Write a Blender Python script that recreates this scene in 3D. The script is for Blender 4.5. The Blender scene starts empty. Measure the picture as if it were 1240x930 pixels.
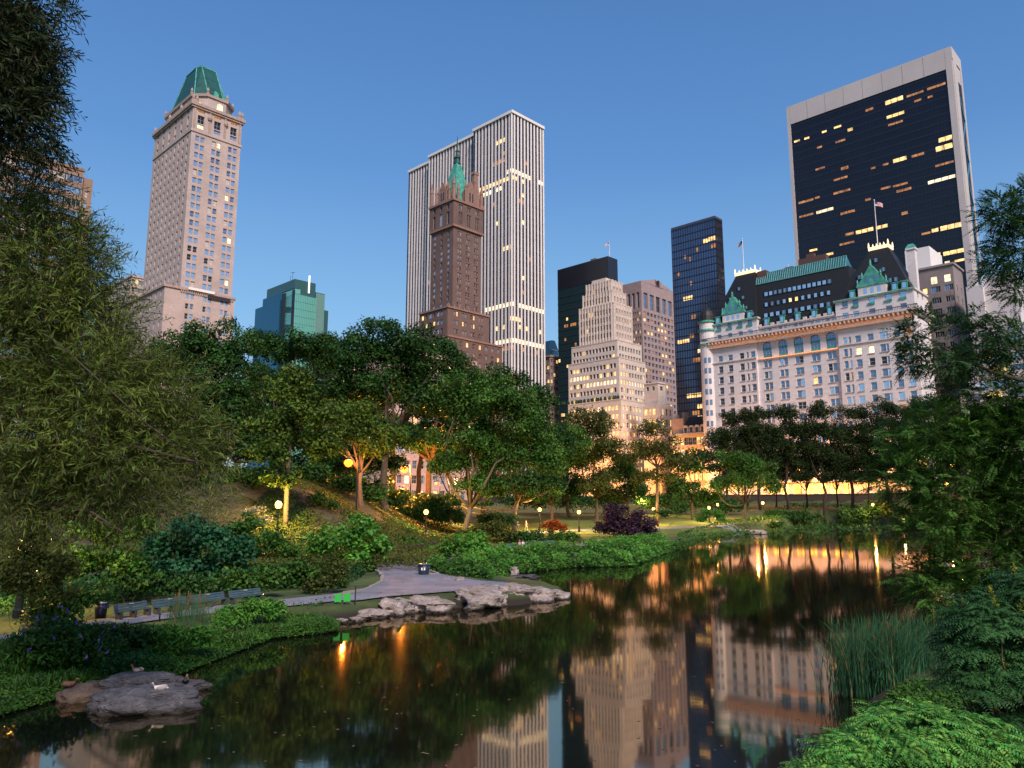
import bpy, bmesh, math, random
import numpy as np
from mathutils import Vector, Matrix, noise as mnoise

SC = bpy.context.scene
COL = SC.collection
F = 920.0; PITCH = math.radians(9.1); CAMZ = 4.2
CP, SP = math.cos(PITCH), math.sin(PITCH)
GR = math.radians(45.9)                       # the street grid's turn
U2 = Vector((math.cos(GR), math.sin(GR)))     # away to the right
U1 = Vector((-math.sin(GR), math.cos(GR)))    # away to the left

def ray(px, py):
    a = (px-620)/F; b = (465-py)/F
    return a, CP-b*SP, SP+b*CP
def at(px, py, Y):
    a, y, z = ray(px, py)
    return Vector((a/y*Y, Y, CAMZ+z/y*Y))
def gnd(px, py, z=0.0):
    a, y, zz = ray(px, py)
    Y = (z-CAMZ)/(zz/y)
    return Vector((a/y*Y, Y, z))
def proj(p):
    x, y, z = p[0], p[1], p[2]-CAMZ
    d = y*CP+z*SP; u = -y*SP+z*CP
    return 620+F*x/d, 465-F*u/d, d

# ------------------------------------------------------------------ materials
MATS = {}
def mat(name, col, rough=0.7, var=0.0, vscale=1.0, metal=0.0, emit=None, estr=0.0, bump=0.0, bscale=5.0,
        ior=1.5, trans=0.0, island=0.0, coat=0.0, col2=None, stretch=None, spec=0.5):
    if name in MATS: return MATS[name]
    m = bpy.data.materials.new(name); m.use_nodes = True
    nt = m.node_tree; N = nt.nodes; Lk = nt.links
    p = N['Principled BSDF']
    p.inputs['Base Color'].default_value = (*col, 1)
    p.inputs['Roughness'].default_value = rough
    p.inputs['Metallic'].default_value = metal
    p.inputs['IOR'].default_value = ior
    p.inputs['Specular IOR Level'].default_value = spec
    p.inputs['Coat Weight'].default_value = coat
    if emit:
        p.inputs['Emission Color'].default_value = (*emit, 1)
        p.inputs['Emission Strength'].default_value = estr
    cur = None
    tc = None
    if var or bump or col2:
        tc = N.new('ShaderNodeTexCoord'); mp = N.new('ShaderNodeMapping')
        Lk.new(tc.outputs['Object'], mp.inputs['Vector'])
        if stretch: mp.inputs['Scale'].default_value = stretch
    if var or col2:
        nz = N.new('ShaderNodeTexNoise'); nz.inputs['Scale'].default_value = vscale; nz.inputs['Detail'].default_value = 6
        nz.inputs['Roughness'].default_value = 0.65
        Lk.new(mp.outputs['Vector'], nz.inputs['Vector'])
        r = N.new('ShaderNodeValToRGB')
        c0 = tuple(c*(1-var) for c in col); c1 = tuple(min(1, c*(1+var)) for c in (col2 or col))
        r.color_ramp.elements[0].position = 0.3; r.color_ramp.elements[1].position = 0.7
        r.color_ramp.elements[0].color = (*c0, 1); r.color_ramp.elements[1].color = (*c1, 1)
        Lk.new(nz.outputs['Fac'], r.inputs['Fac']); cur = r.outputs['Color']
    if island:
        g = N.new('ShaderNodeNewGeometry')
        hs = N.new('ShaderNodeHueSaturation')
        mr = N.new('ShaderNodeMapRange'); mr.inputs['To Min'].default_value = 1-island; mr.inputs['To Max'].default_value = 1+island
        Lk.new(g.outputs['Random Per Island'], mr.inputs['Value']); Lk.new(mr.outputs['Result'], hs.inputs['Value'])
        mr2 = N.new('ShaderNodeMapRange'); mr2.inputs['To Min'].default_value = 0.475; mr2.inputs['To Max'].default_value = 0.525
        ml = N.new('ShaderNodeMath'); ml.operation = 'FRACT'
        mm = N.new('ShaderNodeMath'); mm.operation = 'MULTIPLY'; mm.inputs[1].default_value = 7.31
        Lk.new(g.outputs['Random Per Island'], mm.inputs[0]); Lk.new(mm.outputs[0], ml.inputs[0])
        Lk.new(ml.outputs[0], mr2.inputs['Value']); Lk.new(mr2.outputs['Result'], hs.inputs['Hue'])
        if cur: Lk.new(cur, hs.inputs['Color'])
        else: hs.inputs['Color'].default_value = (*col, 1)
        cur = hs.outputs['Color']
    if cur: Lk.new(cur, p.inputs['Base Color'])
    if bump:
        nb = N.new('ShaderNodeTexNoise'); nb.inputs['Scale'].default_value = bscale; nb.inputs['Detail'].default_value = 8
        Lk.new(mp.outputs['Vector'], nb.inputs['Vector'])
        bp = N.new('ShaderNodeBump'); bp.inputs['Strength'].default_value = bump; bp.inputs['Distance'].default_value = 0.1
        Lk.new(nb.outputs['Fac'], bp.inputs['Height']); Lk.new(bp.outputs['Normal'], p.inputs['Normal'])
    if trans:
        t = N.new('ShaderNodeBsdfTranslucent'); mx = N.new('ShaderNodeMixShader'); mx.inputs[0].default_value = trans
        if cur: Lk.new(cur, t.inputs['Color'])
        else: t.inputs['Color'].default_value = (*col, 1)
        Lk.new(p.outputs[0], mx.inputs[1]); Lk.new(t.outputs[0], mx.inputs[2])
        Lk.new(mx.outputs[0], N['Material Output'].inputs['Surface'])
    m.cycles.emission_sampling = 'AUTO'
    MATS[name] = m
    return m

def uneven_glow(m, scale=.55, lo=.35, hi=1.5):
    """lamps and ceilings of different brightness behind the glass"""
    nt = m.node_tree; N = nt.nodes; p = N['Principled BSDF']; s = p.inputs['Emission Strength'].default_value
    g = N.new('ShaderNodeNewGeometry'); nz = N.new('ShaderNodeTexNoise'); nz.inputs['Scale'].default_value = scale; nz.inputs['Detail'].default_value = 3
    r = N.new('ShaderNodeMapRange'); r.inputs['From Min'].default_value = .32; r.inputs['From Max'].default_value = .68; r.inputs['To Min'].default_value = lo*s; r.inputs['To Max'].default_value = hi*s
    nt.links.new(g.outputs['Position'], nz.inputs['Vector']); nt.links.new(nz.outputs['Fac'], r.inputs['Value']); nt.links.new(r.outputs['Result'], p.inputs['Emission Strength'])
    return m

def cracked(m, scale=1.6, depth=.5):
    """joints and cracks across a stone"""
    nt = m.node_tree; N = nt.nodes; Lk = nt.links; p = N['Principled BSDF']
    tc = N.new('ShaderNodeTexCoord'); mp = N.new('ShaderNodeMapping'); mp.inputs['Scale'].default_value = (1, .7, 2.2); mp.inputs['Rotation'].default_value = (.3, .2, .4)
    nz = N.new('ShaderNodeTexNoise'); nz.inputs['Scale'].default_value = 2.5; ad = N.new('ShaderNodeMix'); ad.data_type = 'RGBA'; ad.blend_type = 'ADD'; ad.inputs['Factor'].default_value = .25
    v = N.new('ShaderNodeTexVoronoi'); v.feature = 'DISTANCE_TO_EDGE'; v.inputs['Scale'].default_value = scale
    Lk.new(tc.outputs['Object'], mp.inputs[0]); Lk.new(mp.outputs[0], nz.inputs['Vector']); Lk.new(mp.outputs[0], ad.inputs[6]); Lk.new(nz.outputs['Color'], ad.inputs[7]); Lk.new(ad.outputs[2], v.inputs['Vector'])
    r = N.new('ShaderNodeMapRange'); r.inputs['From Max'].default_value = .07; Lk.new(v.outputs['Distance'], r.inputs['Value'])
    b = N.new('ShaderNodeBump'); b.inputs['Strength'].default_value = depth; b.inputs['Distance'].default_value = .08
    Lk.new(r.outputs['Result'], b.inputs['Height'])
    if p.inputs['Normal'].links: Lk.new(p.inputs['Normal'].links[0].from_socket, b.inputs['Normal'])
    Lk.new(b.outputs[0], p.inputs['Normal'])
    return m

def leafmat(name, col, var=0.35, island=0.35, trans=0.22, rough=0.55, vscale=0.35, col2=None):
    return mat(name, col, rough, var=var, vscale=vscale, trans=trans, island=island, col2=col2, spec=0.2)

def coursed(name, col, bw, bh, mortar=0.85, var=0.12, rough=0.8, msize=0.03):
    """masonry: block courses of the wall itself, with stains"""
    if name in MATS: return MATS[name]
    m = mat(name, col, rough, var=var, vscale=0.12)
    nt = m.node_tree; N = nt.nodes; Lk = nt.links
    p = N['Principled BSDF']; src = p.inputs['Base Color'].links[0].from_socket
    tc = N.new('ShaderNodeTexCoord'); sx = N.new('ShaderNodeSeparateXYZ'); ad = N.new('ShaderNodeMath'); cx = N.new('ShaderNodeCombineXYZ')
    Lk.new(tc.outputs['Object'], sx.inputs[0]); Lk.new(sx.outputs[0], ad.inputs[0]); Lk.new(sx.outputs[1], ad.inputs[1])
    Lk.new(ad.outputs[0], cx.inputs[0]); Lk.new(sx.outputs[2], cx.inputs[1])
    br = N.new('ShaderNodeTexBrick'); br.inputs['Scale'].default_value = 1.0
    br.inputs['Brick Width'].default_value = bw; br.inputs['Row Height'].default_value = bh; br.inputs['Mortar Size'].default_value = msize
    br.inputs['Color1'].default_value = (1, 1, 1, 1); br.inputs['Color2'].default_value = (0.88, 0.88, 0.88, 1)
    br.inputs['Mortar'].default_value = (mortar-.15, mortar-.15, mortar-.15, 1)
    Lk.new(cx.outputs[0], br.inputs['Vector'])
    mx = N.new('ShaderNodeMix'); mx.data_type = 'RGBA'; mx.blend_type = 'MULTIPLY'; mx.inputs['Factor'].default_value = 1
    Lk.new(src, mx.inputs[6]); Lk.new(br.outputs['Color'], mx.inputs[7]); Lk.new(mx.outputs[2], p.inputs['Base Color'])
    return m

# ------------------------------------------------------------------ object helpers
def tag(o, label=None, cat=None, group=None, kind=None):
    if label: o['label'] = label
    if cat: o['category'] = cat
    if group: o['group'] = group
    if kind: o['kind'] = kind
    return o
def empty(name, loc, rz=0.0):
    o = bpy.data.objects.new(name, None); COL.objects.link(o)
    o.location = loc; o.rotation_euler = (0, 0, rz); o.empty_display_size = 0.2
    return o
def link(name, me, parent=None, loc=(0, 0, 0), rz=0.0):
    o = bpy.data.objects.new(name, me); COL.objects.link(o)
    o.location = loc; o.rotation_euler = (0, 0, rz)
    if parent: o.parent = parent
    return o
def copy_tree(o, parent=None):
    c = o.copy(); COL.objects.link(c)
    if parent: c.parent = parent
    for ch in list(o.children): copy_tree(ch, c)
    return c

class MB:
    def __init__(s): s.v = []; s.f = []; s.m = []
    def add(s, vs, fs, mi=0):
        n = len(s.v); s.v.extend([tuple(v) for v in vs]); s.f.extend([tuple(n+i for i in f) for f in fs])
        s.m.extend([mi]*len(fs)); return s
    def quad(s, a, b, c, d, mi=0): return s.add([a, b, c, d], [(0, 1, 2, 3)], mi)
    def box(s, x0, x1, y0, y1, z0, z1, mi=0):
        if x0 > x1: x0, x1 = x1, x0
        if y0 > y1: y0, y1 = y1, y0
        vs = [(x0,y0,z0),(x1,y0,z0),(x1,y1,z0),(x0,y1,z0),(x0,y0,z1),(x1,y0,z1),(x1,y1,z1),(x0,y1,z1)]
        return s.add(vs, [(0,3,2,1),(4,5,6,7),(0,1,5,4),(1,2,6,5),(2,3,7,6),(3,0,4,7)], mi)
    def frustum(s, bot, top, z0, z1, mi=0, caps=True):
        n = len(bot)
        vs = [(x, y, z0) for x, y in bot]+[(x, y, z1) for x, y in top]
        fs = [(i, (i+1) % n, n+(i+1) % n, n+i) for i in range(n)]
        if caps: fs += [tuple(range(n-1, -1, -1)), tuple(range(n, 2*n))]
        return s.add(vs, fs, mi)
    def prism(s, poly, z0, z1, mi=0): return s.frustum(poly, poly, z0, z1, mi)
    def pyramid(s, bot, apex, z0, mi=0):
        n = len(bot)
        return s.add([(x, y, z0) for x, y in bot]+[apex], [(i, (i+1) % n, n) for i in range(n)]+[tuple(range(n-1, -1, -1))], mi)
    def tube(s, pts, radii, n=8, mi=0):
        pts = [Vector(p) for p in pts]; rings = []
        prev = None
        for i, p in enumerate(pts):
            d = (pts[min(i+1, len(pts)-1)]-pts[max(i-1, 0)])
            d = d.normalized() if d.length > 1e-9 else Vector((0, 0, 1))
            a = prev if prev else (Vector((1, 0, 0)) if abs(d.x) < .9 else Vector((0, 1, 0)))
            a = (a-d*a.dot(d)).normalized(); b = d.cross(a); prev = a
            rings.append([p+(a*math.cos(2*math.pi*k/n)+b*math.sin(2*math.pi*k/n))*radii[i] for k in range(n)])
        vs = [v for r in rings for v in r]
        fs = []
        for i in range(len(pts)-1):
            for k in range(n):
                fs.append((i*n+k, i*n+(k+1) % n, (i+1)*n+(k+1) % n, (i+1)*n+k))
        fs += [tuple(range(n-1, -1, -1)), tuple((len(pts)-1)*n+k for k in range(n))]
        return s.add(vs, fs, mi)
    def lathe(s, prof, c=(0, 0, 0), n=12, mi=0):
        vs = []; fs = []
        for r, z in prof:
            for k in range(n):
                t = 2*math.pi*k/n; vs.append((c[0]+r*math.cos(t), c[1]+r*math.sin(t), c[2]+z))
        for i in range(len(prof)-1):
            for k in range(n):
                fs.append((i*n+k, i*n+(k+1) % n, (i+1)*n+(k+1) % n, (i+1)*n+k))
        fs += [tuple(range(n-1, -1, -1)), tuple((len(prof)-1)*n+k for k in range(n))]
        return s.add(vs, fs, mi)
    def mesh(s, name, mats, smooth=False):
        me = bpy.data.meshes.new(name); me.from_pydata(s.v, [], s.f)
        for m in (mats if isinstance(mats, (list, tuple)) else [mats]): me.materials.append(m)
        me.polygons.foreach_set('material_index', s.m)
        if smooth: me.polygons.foreach_set('use_smooth', [True]*len(me.polygons))
        me.update(); return me
    def build(s, name, mats, parent=None, loc=(0, 0, 0), rz=0.0, smooth=False):
        return link(name, s.mesh(name, mats, smooth), parent, loc, rz)

def ball(r, c=(0, 0, 0), n=10, m=6):
    return [(max(1e-3, r*math.sin(math.pi*i/m)), c[2]-r*math.cos(math.pi*i/m)) for i in range(m+1)]

# ------------------------------------------------------------------ leaves
def unit(v):
    return v/np.maximum(np.linalg.norm(v, axis=-1, keepdims=True), 1e-9)
def leaf_mesh(name, C, D, Nn, L, W, mats, mi=None, fold=0.12):
    """one four-cornered leaf per row"""
    n = len(C)
    D = unit(D); S = unit(np.cross(D, Nn)); Nn = np.cross(S, D)
    L = np.broadcast_to(np.asarray(L, float), (n,))[:, None]; W = np.broadcast_to(np.asarray(W, float), (n,))[:, None]
    V = np.empty((n, 4, 3), np.float32)
    V[:, 0] = C-D*L*.5; V[:, 1] = C+S*W*.5+Nn*L*fold*.5+D*L*.05
    V[:, 2] = C+D*L*.5-Nn*L*fold; V[:, 3] = C-S*W*.5+Nn*L*fold*.5+D*L*.05
    me = bpy.data.meshes.new(name)
    me.vertices.add(4*n); me.vertices.foreach_set('co', V.ravel())
    me.loops.add(4*n); me.loops.foreach_set('vertex_index', np.arange(4*n, dtype=np.int32))
    me.polygons.add(n); me.polygons.foreach_set('loop_start', np.arange(0, 4*n, 4, dtype=np.int32))
    for m in (mats if isinstance(mats, (list, tuple)) else [mats]): me.materials.append(m)
    if mi is not None: me.polygons.foreach_set('material_index', np.asarray(mi, np.int32))
    me.update(calc_edges=True); me.validate()
    return me

def blob_leaves(blobs, l, w, dens, seed, sub=9, up=0.5, zmin=None, tight=(.24, .42)):
    """leaves spread over clumps that fill each blob (centre, radii)"""
    sub = int(sub*1.9)
    R = np.random.default_rng(seed)
    Cs, Ds, Ns = [], [], []; lobes = []
    for c, r in blobs:
        c = np.asarray(c, float); r = np.asarray(r, float); rm = float(np.mean(r))
        K = sub
        d = unit(R.normal(size=(K, 3))); d[:, 2] = d[:, 2]*.8+.12
        cc = c+d*r*R.uniform(.35, .86, (K, 1))
        rs = rm*R.uniform(tight[0], tight[1], K)
        cc = np.vstack([cc, c]); rs = np.append(rs, rm*.48)
        for q, s in zip(cc, rs):
            n = int(dens*3.6*math.pi*s*s/(l*w*.5))
            if n < 4: n = 4
            u = unit(R.normal(size=(n, 3)))
            u[:, 2] = np.where((u[:, 2] < -.2) & (R.random(n) < .5), -u[:, 2], u[:, 2])
            rad = s*(1-.55*R.random(n)**1.6)*(1+.16*np.sin(u[:, :1]*5+q[0])+.13*np.sin(u[:, 1:2]*7+q[1])).ravel()
            pt = q+u*rad[:, None]*np.array([1.1, 1.1, .8])+R.normal(size=(n, 3))*l*.4
            Cs.append(pt)
            nn = unit(u*.9+np.array([0, 0, up])+R.normal(size=(n, 3))*.55)
            dd = unit(np.cross(nn, R.normal(size=(n, 3))))+np.array([0, 0, -.15])
            Ds.append(dd); Ns.append(nn)
            lobes.append((q, s))
    C = np.vstack(Cs); D = np.vstack(Ds); Nn = np.vstack(Ns)
    if zmin is not None:
        k = C[:, 2] > zmin; C, D, Nn = C[k], D[k], Nn[k]
    Lr = l*R.uniform(.65, 1.25, len(C))
    return C, D, Nn, Lr, Lr*(w/l), lobes

def limb(mb, a, b, ra, rb, R, n=6, sag=0.08, mi=0, k=5):
    a = np.asarray(a, float); b = np.asarray(b, float); ln = np.linalg.norm(b-a)
    pts = []; rr = []
    off = R.normal(size=3)*ln*sag
    for i in range(k):
        t = i/(k-1)
        p = a+(b-a)*t+off*math.sin(math.pi*t)+R.normal(size=3)*ln*.015*(0 < i < k-1)
        pts.append(tuple(p)); rr.append(ra+(rb-ra)*t)
    mb.tube(pts, rr, n, mi)

SEED = [100]
def nseed():
    SEED[0] += 1; return SEED[0]

def plant(name, label, cat, base, blobs, l, w, dens, leaf, bark=None, tr=0.25, fork=None, group=None, sub=9, up=.5,
          limbs=10, zmin=None, crown='crown', trunkname='trunk', tight=(.24, .42), stems=1, lean=None):
    """a tree or shrub: tapered trunk with limbs into its clumps, and a crown of separate leaves"""
    base = np.asarray(base, float); sd = nseed(); R = np.random.default_rng(sd)
    root = tag(empty(name, tuple(base)), label, cat, group)
    bl = [(np.asarray(c, float)-base, r) for c, r in blobs]
    C, D, Nn, Lr, Wr, lobes = blob_leaves(bl, l, w, dens, sd, sub, up, (0.05 if zmin is None else zmin-base[2]), tight)
    link(crown, leaf_mesh(crown, C, D, Nn, Lr, Wr, leaf), root)
    if bark:
        mb = MB()
        cen = np.mean([b[0] for b in bl], axis=0)
        if stems == 1:
            fz = fork if fork else max(.3, cen[2]*.55)
            fp = np.array([cen[0]*.25, cen[1]*.25, fz]) if lean is None else np.array([lean[0], lean[1], fz])
            limb(mb, (0, 0, -.3), fp, tr*1.15, tr*.8, R, 9, .02)
            mb.tube([(0, 0, -.3), (0, 0, .0), (fp[0]*.1, fp[1]*.1, tr*1.5)], [tr*1.7, tr*1.45, tr*1.0], 9)
            lo = sorted(lobes, key=lambda q: -q[1])
            idx = R.permutation(len(lo))[:limbs]
            for i in idx:
                limb(mb, fp-np.array([0, 0, tr*.5]), lo[i][0], tr*.55, tr*.09, R, 6, .1)
        else:
            for i in range(stems):
                q = lobes[int(R.integers(len(lobes)))][0]
                limb(mb, (R.normal()*tr*2, R.normal()*tr*2, -.2), q, tr, tr*.25, R, 5, .1)
        mb.build(trunkname, bark, root, smooth=True)
    return root

def pxblobs(lst, Y, depth=None, base=None):
    """blobs given where they are seen (px, py, rx, ry) at their true distance"""
    out = []
    for q in lst:
        px, py, rx, ry = q[:4]; dy = q[4] if len(q) > 4 else 0.0
        c = at(px, py, Y+dy); s = (Y+dy)/F
        out.append(((c.x, c.y, c.z), (rx*s, (depth if depth else (rx+ry)*.5)*s if depth is None else depth, ry*s)))
    return out
# ------------------------------------------------------------------ pond outline, terrain, water
SHORE_PX = [(0,847),(27,836),(73,824),(116,810),(155,804),(184,801),(218,799),(242,790),(262,785),(278,772),(300,766),(333,761),(387,756),
            (414,753),(465,745),(490,741),(545,737),(581,735),(629,733),(664,727),(690,720),(680,715),(638,709),(596,704),(600,697),(629,689),
            (658,684.5),(688,681.5),(735,680),(768,680),(798,667.5),(822,660),(849,650.5),(876,648),(903,645.5),(944,643),(991,636.5),(1012,635.5),(1066,637.5)]
POND = [tuple(gnd(x, y, 0)[:2]) for x, y in SHORE_PX]
POND += [(95,140),(74,110),(52,85),(37,60),(30,45),(18,30),(11.5,22.5),(7.6,17.2),(6.2,14),(5.6,10.5),(4.9,7.6),(5,-12),(-12,-12),(-12.5,6)]
POND = np.array(POND)
def sdist(x, y, poly):
    x = np.asarray(x, float); y = np.asarray(y, float); n = len(poly)
    d = np.full(x.shape, 1e9); ins = np.zeros(x.shape, bool)
    for i in range(n):
        ax, ay = poly[i]; bx, by = poly[(i+1) % n]
        ex, ey = bx-ax, by-ay; t = np.clip(((x-ax)*ex+(y-ay)*ey)/(ex*ex+ey*ey+1e-12), 0, 1)
        d = np.minimum(d, np.hypot(x-ax-t*ex, y-ay-t*ey))
        c = ((ay > y) != (by > y)) & (x < (bx-ax)*(y-ay)/((by-ay) if abs(by-ay) > 1e-9 else 1e-9)+ax)
        ins ^= c
    return np.where(ins, -d, d)
def sm(a, b, x):
    t = np.clip((x-a)/(b-a), 0, 1); return t*t*(3-2*t)
def height(x, y):
    x = np.asarray(x, float); y = np.asarray(y, float)
    s = sdist(x, y, POND)
    rise = .48+np.clip(y-98, 0, 110)*.038
    # the schist hill on the left
    hx = sm(-5.5, -24, x)*6.0+sm(-24, -48, x)*2.0
    hy = sm(44+.25*np.clip(-x-10, 0, 40), 66, y)
    hill = hx*hy*(1-.45*sm(95, 150, y))
    land = rise+hill
    # street level beyond the park wall, 33 m in front of the hotel front
    off = (x-117)*(-.696)+(y-215)*(-.718)
    land = land+(6.0-land)*sm(35.5, 33.5, off)
    shore = np.where(s > 0, land*sm(-.1, .8, s)*1.0, 0)
    inside = -np.minimum(1.2, .05+.55*np.abs(s))
    return np.where(s > 0, np.maximum(.02+.25*np.minimum(s, 1.2), shore), inside)
def hz(x, y): return float(height(np.array([x]), np.array([y]))[0])

def grid_mesh(xs, ys, zf):
    X, Y = np.meshgrid(xs, ys); Z = zf(X, Y)
    nx, ny = len(xs), len(ys)
    V = np.stack([X, Y, Z], -1).reshape(-1, 3)
    i = np.arange(nx-1)[None, :]+nx*np.arange(ny-1)[:, None]
    Fc = np.stack([i, i+1, i+nx+1, i+nx], -1).reshape(-1, 4)
    return V, Fc
def np_mesh(name, V, Fc, mats, smooth=True):
    me = bpy.data.meshes.new(name); me.from_pydata(V.tolist(), [], Fc.tolist())
    for m in (mats if isinstance(mats, list) else [mats]): me.materials.append(m)
    if smooth: me.polygons.foreach_set('use_smooth', [True]*len(me.polygons))
    me.update(); return me

def noise2(x, y, s, seed=0):
    x = np.asarray(x, float); y = np.asarray(y, float)
    r = np.random.default_rng(seed); o = np.zeros(x.shape)
    for k in range(7):
        a = r.uniform(0, 6.28); f = s*r.uniform(.5, 2.3); o = o+np.sin((x*math.cos(a)+y*math.sin(a))*f+r.uniform(0, 6.28))/(1+.35*k)
    return o/3

m_ground = mat('soil_and_grass', (.030, .042, .012), .95, var=.5, vscale=.5, col2=(.055, .085, .018), bump=.6, bscale=3)
# wet dark mud along the waterline
nt = m_ground.node_tree; N = nt.nodes; Lk = nt.links; p = N['Principled BSDF']; src = p.inputs['Base Color'].links[0].from_socket
tc = N.new('ShaderNodeTexCoord'); sx = N.new('ShaderNodeSeparateXYZ'); r = N.new('ShaderNodeMapRange'); r.inputs['From Min'].default_value = .16; r.inputs['From Max'].default_value = .4
mx = N.new('ShaderNodeMix'); mx.data_type = 'RGBA'; mx.inputs[6].default_value = (.018, .014, .009, 1)
Lk.new(tc.outputs['Object'], sx.inputs[0]); Lk.new(sx.outputs[2], r.inputs['Value']); Lk.new(r.outputs['Result'], mx.inputs['Factor']); Lk.new(src, mx.inputs[7]); Lk.new(mx.outputs[2], p.inputs['Base Color'])
m_lawn = mat('mown_lawn', (.065, .12, .014), .9, var=.25, vscale=.25, col2=(.085, .125, .02), bump=.5, bscale=9)
m_path = mat('park_asphalt', (.19, .20, .245), .8, var=.3, vscale=.7, bump=.25, bscale=40)
m_kerb = mat('kerb_stone', (.26, .24, .22), .8, var=.25, vscale=6)
m_street = mat('street_asphalt', (.06, .06, .06), .8, var=.2, vscale=.6)
m_rock = mat('schist', (.030, .032, .040), .85, var=.45, vscale=2.2, col2=(.085, .085, .097), bump=1.0, bscale=9, stretch=(1, 1, 2.6))
m_rock_pale = mat('schist_pale', (.20, .17, .155), .85, var=.4, vscale=1.6, col2=(.34, .29, .265), bump=1.0, bscale=5, stretch=(1, 1, 2.2))
m_hill = mat('mossy_schist', (.026, .034, .010), .9, var=.45, vscale=.45, col2=(.060, .050, .022), bump=1.0, bscale=1.6, stretch=(1, 1, 2.5))
cracked(m_rock); cracked(m_rock_pale, 1.1); cracked(m_path, .3, .35)
for q in (m_rock, m_rock_pale):      # wet, dark foot of the stones
    nt = q.node_tree; N = nt.nodes; Lk = nt.links; p = N['Principled BSDF']; src = p.inputs['Base Color'].links[0].from_socket
    g = N.new('ShaderNodeNewGeometry'); sx = N.new('ShaderNodeSeparateXYZ'); nz = N.new('ShaderNodeTexNoise'); nz.inputs['Scale'].default_value = 4
    ad = N.new('ShaderNodeMath'); ad.operation = 'MULTIPLY_ADD'; ad.inputs[1].default_value = -.16
    r = N.new('ShaderNodeMapRange'); r.inputs['From Min'].default_value = -.03; r.inputs['From Max'].default_value = .05
    mx = N.new('ShaderNodeMix'); mx.data_type = 'RGBA'; mx.inputs[6].default_value = (.022, .019, .015, 1)
    Lk.new(g.outputs['Position'], sx.inputs[0]); Lk.new(g.outputs['Position'], nz.inputs['Vector']); Lk.new(nz.outputs['Fac'], ad.inputs[0]); Lk.new(sx.outputs[2], ad.inputs[2])
    Lk.new(ad.outputs[0], r.inputs['Value']); Lk.new(r.outputs['Result'], mx.inputs['Factor']); Lk.new(src, mx.inputs[7]); Lk.new(mx.outputs[2], p.inputs['Base Color'])
cracked(m_hill, .45, .6)
m_bark = mat('bark', (.075, .055, .04), .9, var=.4, vscale=5, bump=.8, bscale=12, stretch=(1, 1, .25))
m_bark_pale = mat('pale_bark', (.095, .078, .055), .9, var=.35, vscale=5, bump=.8, bscale=12, stretch=(1, 1, .25))
m_bark_dark = mat('dark_bark', (.035, .026, .02), .95, var=.3, vscale=4)
m_iron = mat('black_iron', (.012, .013, .013), .45)

xs = np.concatenate([[-6000,-3000,-1500,-800,-450,-300,-220,-170], np.arange(-140, -60, 4), np.arange(-60, -16, 1.5), np.arange(-16, 34, .7), np.arange(34, 60, 1.2), np.arange(60, 141, 3), [170,220,300,450,800,1500,3000,6000]])
ys = np.concatenate([[-3000,-1000,-300,-100,-40], np.arange(-20, 12, 2), np.arange(12, 60, .6), np.arange(60, 165, 1.0), np.arange(165, 260, 2.5), [270,300,350,450,700,1200,2500,6000]])
V, Fc = grid_mesh(xs, ys, height)
tag(link('ground', np_mesh('ground', V, Fc, m_ground)), kind='structure')

# water: one still sheet, faint long ripples
m = bpy.data.materials.new('pond_water'); m.use_nodes = True; MATS['water'] = m
nt = m.node_tree; N = nt.nodes; Lk = nt.links; p = N['Principled BSDF']
p.inputs['Base Color'].default_value = (.004, .006, .005, 1); p.inputs['Roughness'].default_value = .045; p.inputs['IOR'].default_value = 5.0; p.inputs['Specular Tint'].default_value = (1, .84, .64, 1)  # warm tint puts the golden street light into the reflection colour
tc = N.new('ShaderNodeTexCoord'); mp = N.new('ShaderNodeMapping'); mp.inputs['Scale'].default_value = (.55, 1.0, 1)
n1 = N.new('ShaderNodeTexNoise'); n1.inputs['Scale'].default_value = 1.5; n1.inputs['Detail'].default_value = 4
b1 = N.new('ShaderNodeBump'); b1.inputs['Strength'].default_value = .018; b1.inputs['Distance'].default_value = .05
Lk.new(tc.outputs['Object'], mp.inputs[0]); Lk.new(mp.outputs[0], n1.inputs['Vector']); Lk.new(n1.outputs['Fac'], b1.inputs['Height']); Lk.new(b1.outputs[0], p.inputs['Normal'])
mb = MB(); mb.quad((-30, -16, 0), (120, -16, 0), (120, 170, 0), (-30, 170, 0))
tag(mb.build('water', m), kind='structure')

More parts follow.
